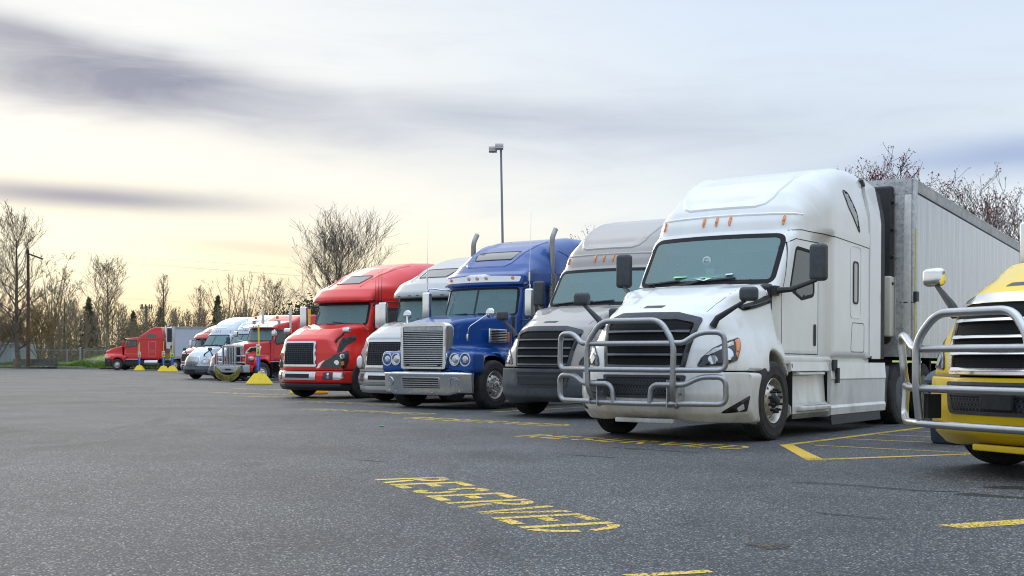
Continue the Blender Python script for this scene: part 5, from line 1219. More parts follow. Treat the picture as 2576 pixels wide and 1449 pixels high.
# ------------------------------------------------------------------ ground
def dip(x, y): return -.22*math.exp(-(((x+17)/14)**2+((y-68)/14)**2))
def asphalt_mat():
    m = bpy.data.materials.new('worn_asphalt'); m.use_nodes = True; nt = m.node_tree; p = nt.nodes['Principled BSDF']; L = nt.links.new
    tcn = nt.nodes.new('ShaderNodeTexCoord'); P = tcn.outputs['Object']
    def N(t, **k):
        n = nt.nodes.new(t)
        for a, b in k.items(): setattr(n, a, b)
        return n
    v = N('ShaderNodeTexVoronoi'); v.inputs['Scale'].default_value = 88; L(P, v.inputs['Vector'])
    wv = N('ShaderNodeSeparateColor'); L(v.outputs['Color'], wv.inputs[0])
    # stone tone: mostly blue grey, some light, a few tan
    r1 = N('ShaderNodeValToRGB'); L(wv.outputs[0], r1.inputs[0]); c = r1.color_ramp
    st = [(0, (.016, .018, .021)), (.35, (.038, .043, .048)), (.7, (.076, .084, .092)), (.9, (.15, .162, .168)), (1, (.42, .42, .39))]
    while len(c.elements) < len(st): c.elements.new(.5)
    for e, (a, b) in zip(c.elements, st): e.position = a; e.color = (*b, 1)
    tan = N('ShaderNodeMapRange'); L(wv.outputs[1], tan.inputs[0]); tan.inputs[1].default_value = .93; tan.inputs[2].default_value = .95; tan.inputs[4].default_value = .75
    mt = N('ShaderNodeMix', data_type='RGBA'); L(tan.outputs[0], mt.inputs[0]); L(r1.outputs[0], mt.inputs[6]); mt.inputs[7].default_value = (.25, .19, .12, 1)
    # dark binder between the stones
    dm = N('ShaderNodeMapRange'); L(v.outputs['Distance'], dm.inputs[0]); dm.inputs[1].default_value = .42; dm.inputs[2].default_value = .62; dm.inputs[3].default_value = 0; dm.inputs[4].default_value = .8
    mb = N('ShaderNodeMix', data_type='RGBA'); L(dm.outputs[0], mb.inputs[0]); L(mt.outputs[2], mb.inputs[6]); mb.inputs[7].default_value = (.022, .023, .026, 1)
    # a second coarser scatter of bright pebbles
    v2 = N('ShaderNodeTexVoronoi'); v2.inputs['Scale'].default_value = 31; L(P, v2.inputs['Vector']); w2 = N('ShaderNodeSeparateColor'); L(v2.outputs['Color'], w2.inputs[0])
    a1 = N('ShaderNodeMapRange'); L(w2.outputs[0], a1.inputs[0]); a1.inputs[1].default_value = .86; a1.inputs[2].default_value = .88
    a2 = N('ShaderNodeMapRange'); L(v2.outputs['Distance'], a2.inputs[0]); a2.inputs[1].default_value = .16; a2.inputs[2].default_value = .28; a2.inputs[3].default_value = 1; a2.inputs[4].default_value = 0
    mm = N('ShaderNodeMath', operation='MULTIPLY'); L(a1.outputs[0], mm.inputs[0]); L(a2.outputs[0], mm.inputs[1])
    m3 = N('ShaderNodeMix', data_type='RGBA'); L(mm.outputs[0], m3.inputs[0]); L(mb.outputs[2], m3.inputs[6]); m3.inputs[7].default_value = (.30, .30, .28, 1)
    # broad wear, oil stains
    n1_ = N('ShaderNodeTexNoise'); n1_.inputs['Scale'].default_value = .35; n1_.inputs['Detail'].default_value = 7; n1_.inputs['Roughness'].default_value = .62; L(P, n1_.inputs['Vector'])
    r3 = N('ShaderNodeMapRange'); L(n1_.outputs['Fac'], r3.inputs[0]); r3.inputs[1].default_value = .3; r3.inputs[2].default_value = .7; r3.inputs[3].default_value = .60; r3.inputs[4].default_value = 1.42
    n4 = N('ShaderNodeTexNoise'); n4.inputs['Scale'].default_value = 1.3; n4.inputs['Detail'].default_value = 5; n4.inputs['Distortion'].default_value = .6; mp = N('ShaderNodeMapping'); mp.inputs['Rotation'].default_value = (0, 0, .9); mp.inputs['Scale'].default_value = (1, .35, 1); L(P, mp.inputs[0]); L(mp.outputs[0], n4.inputs['Vector'])
    r4 = N('ShaderNodeMapRange'); L(n4.outputs['Fac'], r4.inputs[0]); r4.inputs[1].default_value = .58; r4.inputs[2].default_value = .76; r4.inputs[3].default_value = 1; r4.inputs[4].default_value = .5
    q = N('ShaderNodeMath', operation='MULTIPLY'); L(r3.outputs[0], q.inputs[0]); L(r4.outputs[0], q.inputs[1])
    m5 = N('ShaderNodeVectorMath', operation='SCALE'); L(m3.outputs[2], m5.inputs[0]); L(q.outputs[0], m5.inputs['Scale'])
    L(m5.outputs[0], p.inputs['Base Color'])
    p.inputs['Roughness'].default_value = .72; p.inputs['Specular IOR Level'].default_value = .45
    b = N('ShaderNodeBump'); b.inputs['Strength'].default_value = .7; b.inputs['Distance'].default_value = .006; b.invert = True; L(v.outputs['Distance'], b.inputs['Height'])
    b2 = N('ShaderNodeBump'); b2.inputs['Strength'].default_value = .5; b2.inputs['Distance'].default_value = .04; L(n4.outputs['Fac'], b2.inputs['Height']); L(b.outputs[0], b2.inputs['Normal']); L(b2.outputs[0], p.inputs['Normal'])
    return m
def grid_ground(name, xs, ys, m, zf):
    V = [(x, y, zf(x, y)) for y in ys for x in xs]; nx = len(xs)
    F_ = [(j*nx+i, j*nx+i+1, (j+1)*nx+i+1, (j+1)*nx+i) for j in range(len(ys)-1) for i in range(nx-1)]
    o = raw(name, V, F_, m); o['kind'] = 'structure'; return o
lot = grid_ground('parking_lot', [-1500, -300, -120]+list(range(-60, 31, 3))+[60, 150, 400, 1500], [-1500, -200, -30, 0]+list(range(15, 121, 3))+[200, 500, 2500], asphalt_mat(), dip)

# painted markings: sheets a few millimetres above the asphalt
def worn_paint(name, c, wear=.5, seed=0.):
    m = bpy.data.materials.new(name); m.use_nodes = True; nt = m.node_tree; p = nt.nodes['Principled BSDF']; L = nt.links.new
    p.inputs['Roughness'].default_value = .6
    tcn = nt.nodes.new('ShaderNodeTexCoord')
    n = nt.nodes.new('ShaderNodeTexNoise'); n.inputs['Scale'].default_value = 42; n.inputs['Detail'].default_value = 4; n.inputs['Roughness'].default_value = .75; mp = nt.nodes.new('ShaderNodeMapping'); mp.inputs['Location'].default_value = (seed, 0, 0); L(tcn.outputs['Object'], mp.inputs[0]); L(mp.outputs[0], n.inputs['Vector'])
    n2_ = nt.nodes.new('ShaderNodeTexNoise'); n2_.inputs['Scale'].default_value = 1.1; n2_.inputs['Detail'].default_value = 3; L(mp.outputs[0], n2_.inputs['Vector'])
    a = nt.nodes.new('ShaderNodeMath'); a.operation = 'MULTIPLY_ADD'; L(n2_.outputs['Fac'], a.inputs[0]); a.inputs[1].default_value = .35; L(n.outputs['Fac'], a.inputs[2])
    r = nt.nodes.new('ShaderNodeMapRange'); L(a.outputs[0], r.inputs[0]); th = .80-.30*wear; r.inputs[1].default_value = th; r.inputs[2].default_value = th+.04; r.inputs[3].default_value = 1; r.inputs[4].default_value = 0
    L(r.outputs[0], p.inputs['Alpha'])
    mxn = nt.nodes.new('ShaderNodeMix'); mxn.data_type = 'RGBA'; L(n.outputs['Fac'], mxn.inputs[0]); mxn.inputs[6].default_value = (*[q*.75 for q in c], 1); mxn.inputs[7].default_value = (*c, 1); L(mxn.outputs[2], p.inputs['Base Color'])
    return m
YEL = worn_paint('yellow_line_paint', (.72, .46, .04), .26)
YELW = worn_paint('faded_yellow_paint', (.66, .48, .10), .42, 3.)
YELP = worn_paint('pale_yellow_paint', (.82, .56, .08), .34, 9.)
def zmark(x, y, lvl): return dip(x, y)+.0024+.0015*lvl
def quad_mark(name, pts, m, lvl=0, parent=lot):
    me = bpy.data.meshes.new(name); me.from_pydata([(x, y, zmark(x, y, lvl)) for x, y in pts], [], [tuple(range(len(pts)))]); me.materials.append(m)
    if me.polygons[0].normal.z < 0: me.flip_normals()
    return link(name, me, parent)
def line_mark(a, b, w, m, lvl=0, name='painted_line', w2=None):
    a = Vector(a); b = Vector(b); d = (b-a).normalized(); n = Vector((-d.y, d.x)); w2 = w2 or w
    k = max(2, int((b-a).length/.35)); L = []; R_ = []
    for i in range(k+1):
        p = a+(b-a)*i/k; ww = (w+(w2-w)*i/k)/2; L.append(p+n*(ww+random.uniform(-.004, .004))); R_.append(p-n*(ww+random.uniform(-.004, .004)))
    L[0] += d*-.03; P = L+R_[::-1]
    V = [(p.x, p.y, zmark(p.x, p.y, lvl)) for p in P]; n_ = k+1
    F_ = [(i, i+1, 2*n_-2-i, 2*n_-1-i) for i in range(k)]
    me = bpy.data.meshes.new(name); me.from_pydata(V, [], F_); me.materials.append(m)
    if me.polygons[0].normal.z < 0: me.flip_normals()
    return link(name, me, lot)
# stencil letters in a unit cell: x along the word 0..1, y up the stem 0..1
S_ = .17
def bar(x0, y0, x1, y1): return [(x0, y0), (x1, y0), (x1, y1), (x0, y1)]
def bow(cx, cy, rx, ry, a0, a1, tx, ty, n=8):
    o = [(cx+rx*math.cos(rad(a0+(a1-a0)*i/n)), cy+ry*math.sin(rad(a0+(a1-a0)*i/n))) for i in range(n+1)]
    i_ = [(cx+(rx-tx)*math.cos(rad(a0+(a1-a0)*i/n)), cy+(ry-ty)*math.sin(rad(a0+(a1-a0)*i/n))) for i in range(n+1)]
    return o+i_[::-1]
LET = {
 'R': [bar(.06, 0, .28, 1), bow(.34, .74, .52, .26, 88, -88, .22, .14), [(.40, .44), (.62, .46), (.92, 0), (.68, 0)]],
 'E': [bar(.06, 0, .28, 1), bar(.36, .85, .90, 1), bar(.36, .43, .78, .58), bar(.36, 0, .90, .15)],
 'S': [bow(.5, .73, .38, .27, 20, 262, .22, .15), bow(.5, .28, .38, .28, 80, -160, .22, .15)],
 'V': [[(.02, 1), (.25, 1), (.54, .08), (.42, 0)], [(.73, 1), (.97, 1), (.64, 0), (.55, .1)]],
 'D': [bar(.06, 0, .28, 1), bow(.34, .5, .56, .5, 86, 8, .19, .13), bow(.34, .5, .56, .5, -8, -86, .19, .13)],
}
def word_mark(a, b, height, m, ang_up, word='RESERVED', wear=0):
    """word baseline from a to b on the ground; stems point along ang_up (degrees)"""
    a = Vector(a); b = Vector(b); d = (b-a)/len(word); u = Vector((math.cos(rad(ang_up)), math.sin(rad(ang_up))))*height
    r = None
    for i, ch in enumerate(word):
        V = []; F_ = []
        for st in LET[ch]:
            o = len(V)
            for x, y in st:
                p = a+d*(i+x*.92+.02)+u*y; V.append((p.x, p.y, zmark(p.x, p.y, 0)))
            n = len(st)
            if n > 8:
                h = n//2
                for k in range(h-1): F_.append((o+k, o+k+1, o+n-2-k, o+n-1-k))
            else: F_.append(tuple(o+k for k in range(n)))
        me = bpy.data.meshes.new('painted_letter'); me.from_pydata(V, [], F_); me.materials.append(m)
        bm = bmesh.new(); bm.from_mesh(me)
        for f in bm.faces:
            f.normal_update()
            if f.normal.z < 0: f.normal_flip()
        bm.to_mesh(me); bm.free()
        if r is None: r = bpy.data.objects.new('painted_word', None); COL.objects.link(r); r.parent = lot
        link('painted_letter', me, r)
word_mark((-1.17, 9.75), (.20, 6.62), .62, YELP, 23.5)
word_mark((0.0, 15.45), (2.62, 13.28), .60, YEL, 52)
word_mark((-1.95, 20.15), (.70, 17.8), .62, YEL, 52)
word_mark((-4.35, 23.5), (-1.66, 21.4), .62, YELW, 52)
word_mark((-5.4, 28.0), (-2.8, 26.0), .62, YELW, 52)
word_mark((-7.45, 31.8), (-4.9, 29.7), .65, YELW, 52)
word_mark((-9.3, 35.1), (-6.86, 33.2), .65, YELW, 52)
word_mark((-10.0, 40.6), (-7.53, 38.7), .65, YELW, 52)
line_mark((1.95, 19.05), (6.5, 25.2), .10, YEL); line_mark((-.37, 22.87), (4.2, 29.2), .10, YEL); line_mark((-2.11, 26.83), (2.4, 33.1), .10, YELW)
line_mark((-3.9, 30.2), (.6, 36.5), .10, YELW); line_mark((-5.5, 34.18), (-1.0, 40.5), .10, YELW); line_mark((-7.3, 37.9), (-2.8, 44), .10, YELW)
# hatched wedge between the last square stall and the slanted one
line_mark((3.36, 14.1), (9.2, 21.7), .11, YEL, 1); line_mark((3.15, 11.97), (6.6, 13.51), .11, YEL, 1); line_mark((3.15, 11.9), (3.37, 14.16), .20, YEL, 0, w2=.16)
line_mark((3.72, 14.1), (5.3, 12.95), .07, YEL); line_mark((4.47, 15.35), (6.6, 13.9), .07, YEL); line_mark((5.2, 16.3), (7.9, 14.6), .07, YEL); line_mark((5.9, 17.3), (9.0, 15.4), .07, YEL); line_mark((6.7, 18.3), (10, 16.3), .07, YEL)
line_mark((2.71, 7.10), (6.5, 8.78), .17, YELP); line_mark((.56, 5.40), (.96, 5.53), .07, YELP)
OIL = worn_paint('oil_stain', (.020, .019, .018), .45, 21.)
for (x, y, a_, b_) in ((3.9, 8.6, .55, .22), (2.9, 9.4, .7, .18), (1.6, 13.2, .5, .3), (.8, 12.3, .35, .2), (-.6, 17.4, .5, .2), (-2.9, 22.3, .6, .25), (4.6, 9.0, .8, .3), (-1.5, 11.6, .30, .1), (2.2, 7.6, .22, .12), (-3.6, 15.2, .6, .12)):
    P_ = [(x+(a_*math.cos(t)*.8-b_*math.sin(t)*.55)*(1+.22*math.sin(3*t+x)), y+(a_*math.cos(t)*-.55+b_*math.sin(t)*.8)*(1+.2*math.cos(2*t+y))) for t in np.linspace(0, 6.1, 20)]
    me = bpy.data.meshes.new('oil_stain'); me.from_pydata([(px_, py_, zmark(px_, py_, -.8)) for px_, py_ in P_], [], [tuple(range(20))]); me.materials.append(OIL)
    if me.polygons[0].normal.z < 0: me.flip_normals()
    link('oil_stain', me, lot)
# shallow pothole with dry grass wisps
g = Geo(); ph = [(1.42+.11*math.cos(t)*(1+.3*math.sin(3*t)), 6.30+.16*math.sin(t)*(1+.25*math.cos(2*t))) for t in np.linspace(0, 6.2, 18)]
gm = bpy.data.meshes.new('pothole'); gm.from_pydata([(x, y, .003) for x, y in ph], [], [tuple(range(len(ph)))]); gm.materials.append(worn_paint('dark_grit', (.045, .038, .03), .45, 5.)); link('pothole', gm, lot)
g = Geo()
for i in range(70):
    t = random.uniform(0, 6.3); r = random.uniform(0, .2); x, y = 1.40+r*math.cos(t), 6.3+r*math.sin(t)*.8; a = random.uniform(0, 6.3); l = random.uniform(.02, .06)
    g.add([(x, y, .004), (x+.003, y+.002, .004), (x+l*math.cos(a), y+l*math.sin(a), random.uniform(.004, .02))], [(0, 1, 2)])
tag(g.build('dry_grass_wisps', mat('straw', (.30, .23, .11), .8), None, 'dry straw wisps lying in the small pothole near the camera', smooth=False), cat='grass', kind='stuff')
g = Geo(); g.rbox((-1.97, 17.5, .012), (.07, .04, .02), .008); tag(g.build('bottle_cap', mat('green_plastic', (.02, .35, .12), .4)), 'tiny green plastic scrap lying on the asphalt before the trucks', 'litter')

# ------------------------------------------------------------------ kerb, verge and field
KP = [(-420, 400), (-200, 240), (-90, 152), (-55.1, 124.1), (-45.5, 117.4), (-42.6, 115.3), (-40.6, 113.4), (-38.2, 112.2), (-30, 111.5), (0, 111.5), (60, 111.5), (400, 111.5)]
def field_mat():
    m = mat('meadow', (.20, .29, .045), .9, color2=(.33, .34, .10), vscale=.35, bump=.5, bscale=9); return m
V = []; F_ = []
back = [(-420, 900), (-260, 900), (-150, 900), (-90, 900), (-70, 900), (-60, 900), (-50, 900), (-40, 900), (-30, 900), (0, 900), (60, 900), (400, 900)]
kk = len(KP)
def zfield(x, y):
    if y > 900: return 2.3
    ky = float(np.interp(x, [p[0] for p in KP], [p[1] for p in KP])); d = y-ky
    return .19+2.0*float(smooth01(4.5, 34, d))*float(smooth01(-56, -50, x))+.9*float(smooth01(14, 40, d))*(1-float(smooth01(-56, -50, x)))+(.04*math.sin(x*1.3)+.04*math.sin(y*.9)) * float(smooth01(2, 6, d))
KX = [p[0] for p in KP]; XS = sorted(set(KX+list(np.arange(-120, 20, 2.0)))); kk = len(XS)
ds = [0, .8, 2, 4, 7, 10, 14, 18, 22, 27, 34, 45, 80, 200, 900]
for d in ds:
    for x in XS:
        y = float(np.interp(x, KX, [p[1] for p in KP]))+d; V.append((x, y, zfield(x, y)-(.04 if d == 0 else 0)))
ts = ds
for j in range(len(ts)-1):
    for i in range(kk-1): F_.append((j*kk+i, j*kk+i+1, (j+1)*kk+i+1, (j+1)*kk+i))
fo = raw('grass_field', V, F_, field_mat()); fo['kind'] = 'structure'
conc = mat('kerb_concrete', (.22, .21, .19), .85, vary=.4, vscale=4)
kerb = bpy.data.objects.new('kerb', None); COL.objects.link(kerb); kerb['kind'] = 'structure'
for i in range(2, len(KP)-2):
    a, b = Vector(KP[i]), Vector(KP[i+1]); L = (b-a).length; n = max(1, int(L/3.2)); d = (b-a)/n; 
    if i > 7: n = min(n, 14)
    for k in range(n):
        c = a+d*(k+.5); h = .30 if c.x < -45 else max(.05, .30-.25*(c.x+45)/4.5)
        g = Geo(); g.rbox((0, 0, h/2-.02), (d.length-.03, .30, h+.04), .03, k=2); o = g.build('kerb_stone', conc, kerb); o.location = (c.x, c.y-.1, 0); o.rotation_euler = (0, 0, math.atan2(d.y, d.x))
def blades(name, n, box, h, m, lab, zf=None, w=.03):
    zf = zf or zfield
    rs = np.random.RandomState(5); P = box(rs, n); a = rs.uniform(0, 6.28, n); hh = h*rs.uniform(.35, 1.2, n)*(.6+.8*np.abs(np.sin(P[:, 0]*.9)*np.cos(P[:, 0]*.37)))
    z = np.array([zf(*p) for p in P]); ca, sa = np.cos(a)*w, np.sin(a)*w; lean = rs.normal(0, .35, (n, 2))*hh[:, None]
    V = np.empty((n, 3, 3)); V[:, 0] = np.column_stack([P[:, 0]-ca, P[:, 1]-sa, z]); V[:, 1] = np.column_stack([P[:, 0]+ca, P[:, 1]+sa, z]); V[:, 2] = np.column_stack([P[:, 0]+lean[:, 0], P[:, 1]+lean[:, 1], z+hh])
    o = raw(name, V.reshape(-1, 3), np.arange(n*3).reshape(-1, 3).tolist(), m, smooth=False, kind='stuff'); o['label'] = lab; return o
def along(rs, n, x0=-62, x1=-12, depth=(.3, 2.6)):
    K = np.array(KP); x = rs.uniform(x0, x1, n); y = np.interp(x, K[:, 0], K[:, 1]); return np.column_stack([x, y+rs.uniform(*depth, n)*rs.uniform(.3, 1, n)])
GR = mat('bright_grass', (.10, .21, .018), .8, color2=(.16, .24, .03), vscale=.7)
tag(blades('verge_grass', 26000, along, .55, GR, 'bright green tufts of grass along the kerb'), cat='grass')
tag(blades('field_grass', 22000, lambda rs, n: np.column_stack([rs.uniform(-75, -28, n), rs.uniform(117, 150, n)]), .17, mat('dry_meadow_grass', (.25, .33, .05), .9, color2=(.38, .37, .13), vscale=.5), 'pale yellow green meadow grass behind the fence', w=.05), cat='grass')

# ------------------------------------------------------------------ fence, barriers, container
galv = mat('galvanised_pipe', (.28, .32, .36), .5, metal=.5)
fence = empty('chain_link_fence', (0, 0, 0), label='low chain link fence with galvanised rails on the grass verge', cat='fence')
def wire_mat():
    m = bpy.data.materials.new('chain_link_wire'); m.use_nodes = True; nt = m.node_tree; p = nt.nodes['Principled BSDF']; p.inputs['Base Color'].default_value = (.35, .37, .38, 1); p.inputs['Metallic'].default_value = .5; L = nt.links.new
    return m
FP = [(-62, 129.5), (-52.0, 121.3), (-45.5, 117.9), (-43.9, 117.2), (-43.4, 116.9), (-38.6, 114.4), (-31, 113.8), (-23, 113.6), (-15, 113.5)]
z0 = .19
for i, p in enumerate(FP):
    thick = .10 if i == 3 else .045; h = 1.95 if i == 3 else 1.75
    g = Geo(); g.tube([(0, 0, -.1), (0, 0, h)], thick, 8); g.tube([(0, 0, h), (0, 0, h+.06)], [thick*1.3, thick*.4], 8); o = g.build('fence_post', galv, fence); o.location = (*p, z0)
for a, b in zip(FP[:-1], FP[1:]):
    if (Vector(a)-Vector(b)).length < 1: continue
    for z in (1.72, .12): g = Geo(); g.tube([(*a, z0+z), (*b, z0+z)], .032 if z > 1 else .012, 6); g.build('fence_rail', galv, fence)
    d = Vector(b)-Vector(a); L = d.length; d.normalize(); V = []; F_ = []; s = .16
    k = int(L/s)
    for i in range(-10, k+1):
        for sg in (1, -1):
            t0 = i*s if sg > 0 else i*s+1.6; t1 = t0+sg*1.6; 
            q0, q1 = max(0, min(L, t0)), max(0, min(L, t1)); zz0 = .12+abs(q0-t0); zz1 = 1.72-abs(q1-t1)
            if zz1-zz0 < .02: continue
            o = len(V)
            for q, z in ((q0, zz0), (q1, zz1)):
                x, y = a[0]+d.x*q, a[1]+d.y*q; V += [(x-.0028, y, z0+z), (x+.0028, y, z0+z)]
            F_.append((o, o+1, o+3, o+2))
    raw('fence_mesh', V, F_, galv, fence, False, 'stuff')
def barrier(name, loc, rz, L, h, w, c, lab):
    g = Geo(); pr = [(-w/2, 0), (w/2, 0), (w*.36, h*.35), (w*.22, h), (-w*.22, h), (-w*.36, h*.35)]; g.extr(pr, -L/2, L/2, 'yz')
    o = g.build(name, c, ang=20); o.location = loc; o.rotation_euler = (0, 0, rz); tag(o, lab, 'barrier', 'concrete blocks on the verge'); return o
mossy = mat('mossy_concrete', (.075, .072, .06), .9, color2=(.13, .12, .10), vscale=2.2, bump=.3, bscale=14)
grayc = mat('pale_concrete', (.26, .24, .21), .9, vary=.35, vscale=3)
barrier('concrete_barrier', (-49.2, 118.9, .15), rad(-22), 5.6, .82, .7, mossy, 'long dark mossy concrete barrier behind the kerb on the left')
barrier('concrete_block', (-43.6, 120.5, .2), rad(-10), 1.75, .68, .8, grayc, 'short pale concrete block behind the fence beside the thick post')
barrier('concrete_block', (-41.3, 119.0, .2), rad(8), 1.1, .5, .7, grayc, 'smaller weathered concrete block just right of the thick fence post')
barrier('concrete_block', (-38.6, 118.0, .2), rad(4), 1.8, .55, .8, mossy, 'dark concrete block in the bushes near the red truck nose')
cont = empty('storage_container', (-61.7, 134.2, .25), rad(-3), label='grey corrugated storage container standing behind the left trees', cat='container')
cm = mat('container_grey', (.27, .30, .33), .55, vary=.3, vscale=.8, stretch=(1, 1, .25))
g = Geo(); V = []; n = 0
xs = np.arange(-6, 6.01, .14); pr = [(x, -1.22-.04*((i//2) % 2)) for i, x in enumerate(xs)]
g.add([(x, y, .15) for x, y in pr]+[(x, y, 2.45) for x, y in pr], [(i, i+1, len(pr)+i+1, len(pr)+i) for i in range(len(pr)-1)]); g.build('corrugated_wall', cm, cont, smooth=False)
g = Geo(); g.box((0, .05, 1.3), (11.95, 2.3, 2.4)); g.build('container_body', cm, cont, smooth=False)
for s in (1, -1): g = Geo(); g.rbox((s*6, -1.2, 1.3), (.14, .14, 2.6), .02); g.build('corner_post', cm, cont)
g = Geo(); g.rbox((0, -1.22, 2.53), (12, .12, .12), .02); g.build('top_rail', mat('container_edge', (.5, .52, .54), .5), cont)
g = Geo(); g.rbox((0, -1.22, .08), (12, .12, .16), .02); g.build('bottom_rail', cm, cont)

# ------------------------------------------------------------------ poles and wires
wood = mat('pole_timber', (.16, .085, .045), .85, color2=(.08, .05, .035), vscale=4, stretch=(1, 1, .1))
up = empty('utility_pole', (-49.6, 118.2, .2), label='brown wooden utility pole with one crossarm at far left', cat='utility pole')
g = Geo(); g.tube([(0, 0, 0), (-.03, 0, 6), (-.09, 0, 12.0)], [.20, .17, .13], 12); g.build('pole', wood, up)
g = Geo(); g.box((.55, 0, 11.35), (1.9, .12, .16), ('Y', rad(20))); g.tube([(-.06, -.05, 10.8), (.75, -.05, 11.25)], .03, 5); g.build('crossarm', wood, up)
for x, z in ((-.10, 12.05), (1.3, 11.25), (.5, 11.55)): g = Geo(); g.lathe([(.03, 0), (.06, .05), (.03, .09), (.06, .13), (0, .18)], c=(x, 0, z), axis='z', n=8); g.build('insulator', mat('porcelain', (.3, .28, .25), .3), up)
p2 = empty('utility_pole', (-67.4, 200, .4), label='small distant utility pole with crossarm among bare trees', cat='utility pole')
g = Geo(); g.tube([(0, 0, 0), (0, 0, 6.2)], [.17, .13], 8); g.build('pole', wood, p2); g = Geo(); g.box((0, 0, 5.7), (2.6, .14, .16)); g.build('crossarm', wood, p2)
wirem = mat('wire_grey', (.22, .19, .16), .7)
for (a, b, sag, lb) in (((-49.7, 118.2, 12.3), (60, 150, 10.5), 2.2, 'topmost thin power line crossing the sky from the pole'), ((-48.4, 118.2, 11.5), (60, 150.6, 9.6), 2.2, 'second power line just below the topmost one'), ((-49.1, 118.2, 11.8), (60, 149.4, 9.0), 2.6, 'third power line under the upper two'), ((-49.6, 118.2, 7.8), (60, 150, 5.2), 1.4, 'lowest sagging cable between the bare trees')):
    g = Geo(); g.tube([(a[0]+(b[0]-a[0])*t, a[1]+(b[1]-a[1])*t, a[2]+(b[2]-a[2])*t-4*sag*t*(1-t)*.5) for t in np.linspace(0, 1, 24)], .008, 4, caps=False); tag(g.build('power_line', wirem), lb, 'cable', 'power lines over the trees')
lp = empty('light_pole', (-.42, 48.5, 0), label='tall grey lot light with two box heads behind the blue truck', cat='street lamp')
g = Geo(); g.tube([(.12, 0, 0), (.02, 0, 5), (-.10, 0, 10.0)], [.085, .075, .06], 4); g.build('pole', mat('pole_grey', (.22, .25, .28), .5), lp, ang=20)
hm_ = mat('lamp_box_grey', (.6, .6, .58), .5); rm_ = mat('lamp_box_red', (.55, .05, .03), .5)
for (x, y, z) in ((-.17, -.12, 10.02), (-.44, .16, 9.95)):
    g = Geo(); g.rbox((x, y, z), (.34, .42, .20), .012, k=2); h = g.build('lamp_head', hm_, lp); g = Geo(); g.box((x, y, z-.01), (.346, .426, .022)); g.build('red_band', rm_, h, smooth=False)
    g = Geo(); g.lathe([(0, -.14), (.08, -.13), (.11, -.10)], c=(x, y, z), axis='z', n=14); g.build('lamp_lens', LENSW, h)
g = Geo(); g.box((-.28, .02, 9.93), (.40, .05, .05)); g.build('lamp_arm', hm_, lp, smooth=False)
ct = empty('cell_tower', (-95.2, 300, 0), label='far cell mast with antenna panels above the bare woods', cat='mast')
g = Geo(); g.tube([(0, 0, 0), (0, 0, 15)], [.42, .28], 10); g.build('mast', mat('mast_brown', (.09, .08, .07), .8), ct)
g = Geo()
for k in range(3): a = 2.1*k; g.tube([(1.3*math.cos(a), 1.3*math.sin(a), 14.6), (1.3*math.cos(a+2.1), 1.3*math.sin(a+2.1), 14.6)], .1, 5)
g.build('platform', MATS['mast_brown'], ct)
for k in range(9): a = .7*k; g = Geo(); g.box((1.35*math.cos(a), 1.35*math.sin(a), 14.7), (.22, .16, 1.3)); g.build('antenna_panel', MATS['mast_brown'], ct, smooth=False)

# ------------------------------------------------------------------ reserved-stall signs on yellow pyramid bases
def text_geo(txt, size, depth=.0, align='CENTER'):
    cu = bpy.data.curves.new('t', 'FONT'); cu.body = txt; cu.size = size; cu.align_x = align; cu.align_y = 'CENTER'; cu.extrude = depth; cu.resolution_u = 2
    o = bpy.data.objects.new('t', cu); COL.objects.link(o); dg = bpy.context.evaluated_depsgraph_get(); me = bpy.data.meshes.new_from_object(o.evaluated_get(dg))
    V = np.array([v.co[:] for v in me.vertices]); F_ = [tuple(p.vertices) for p in me.polygons]; bpy.data.objects.remove(o); bpy.data.curves.remove(cu); bpy.data.meshes.remove(me); return V, F_
SY = mat('sign_yellow', (.80, .56, .01), .45, vary=.12, vscale=6); SB = mat('sign_blue', (.01, .07, .50), .45); SW = mat('sign_white', (.78, .78, .78), .5); SR = mat('sign_red', (.45, .02, .03), .5); SYG = mat('plaque_yellow', (.72, .66, .03), .45)
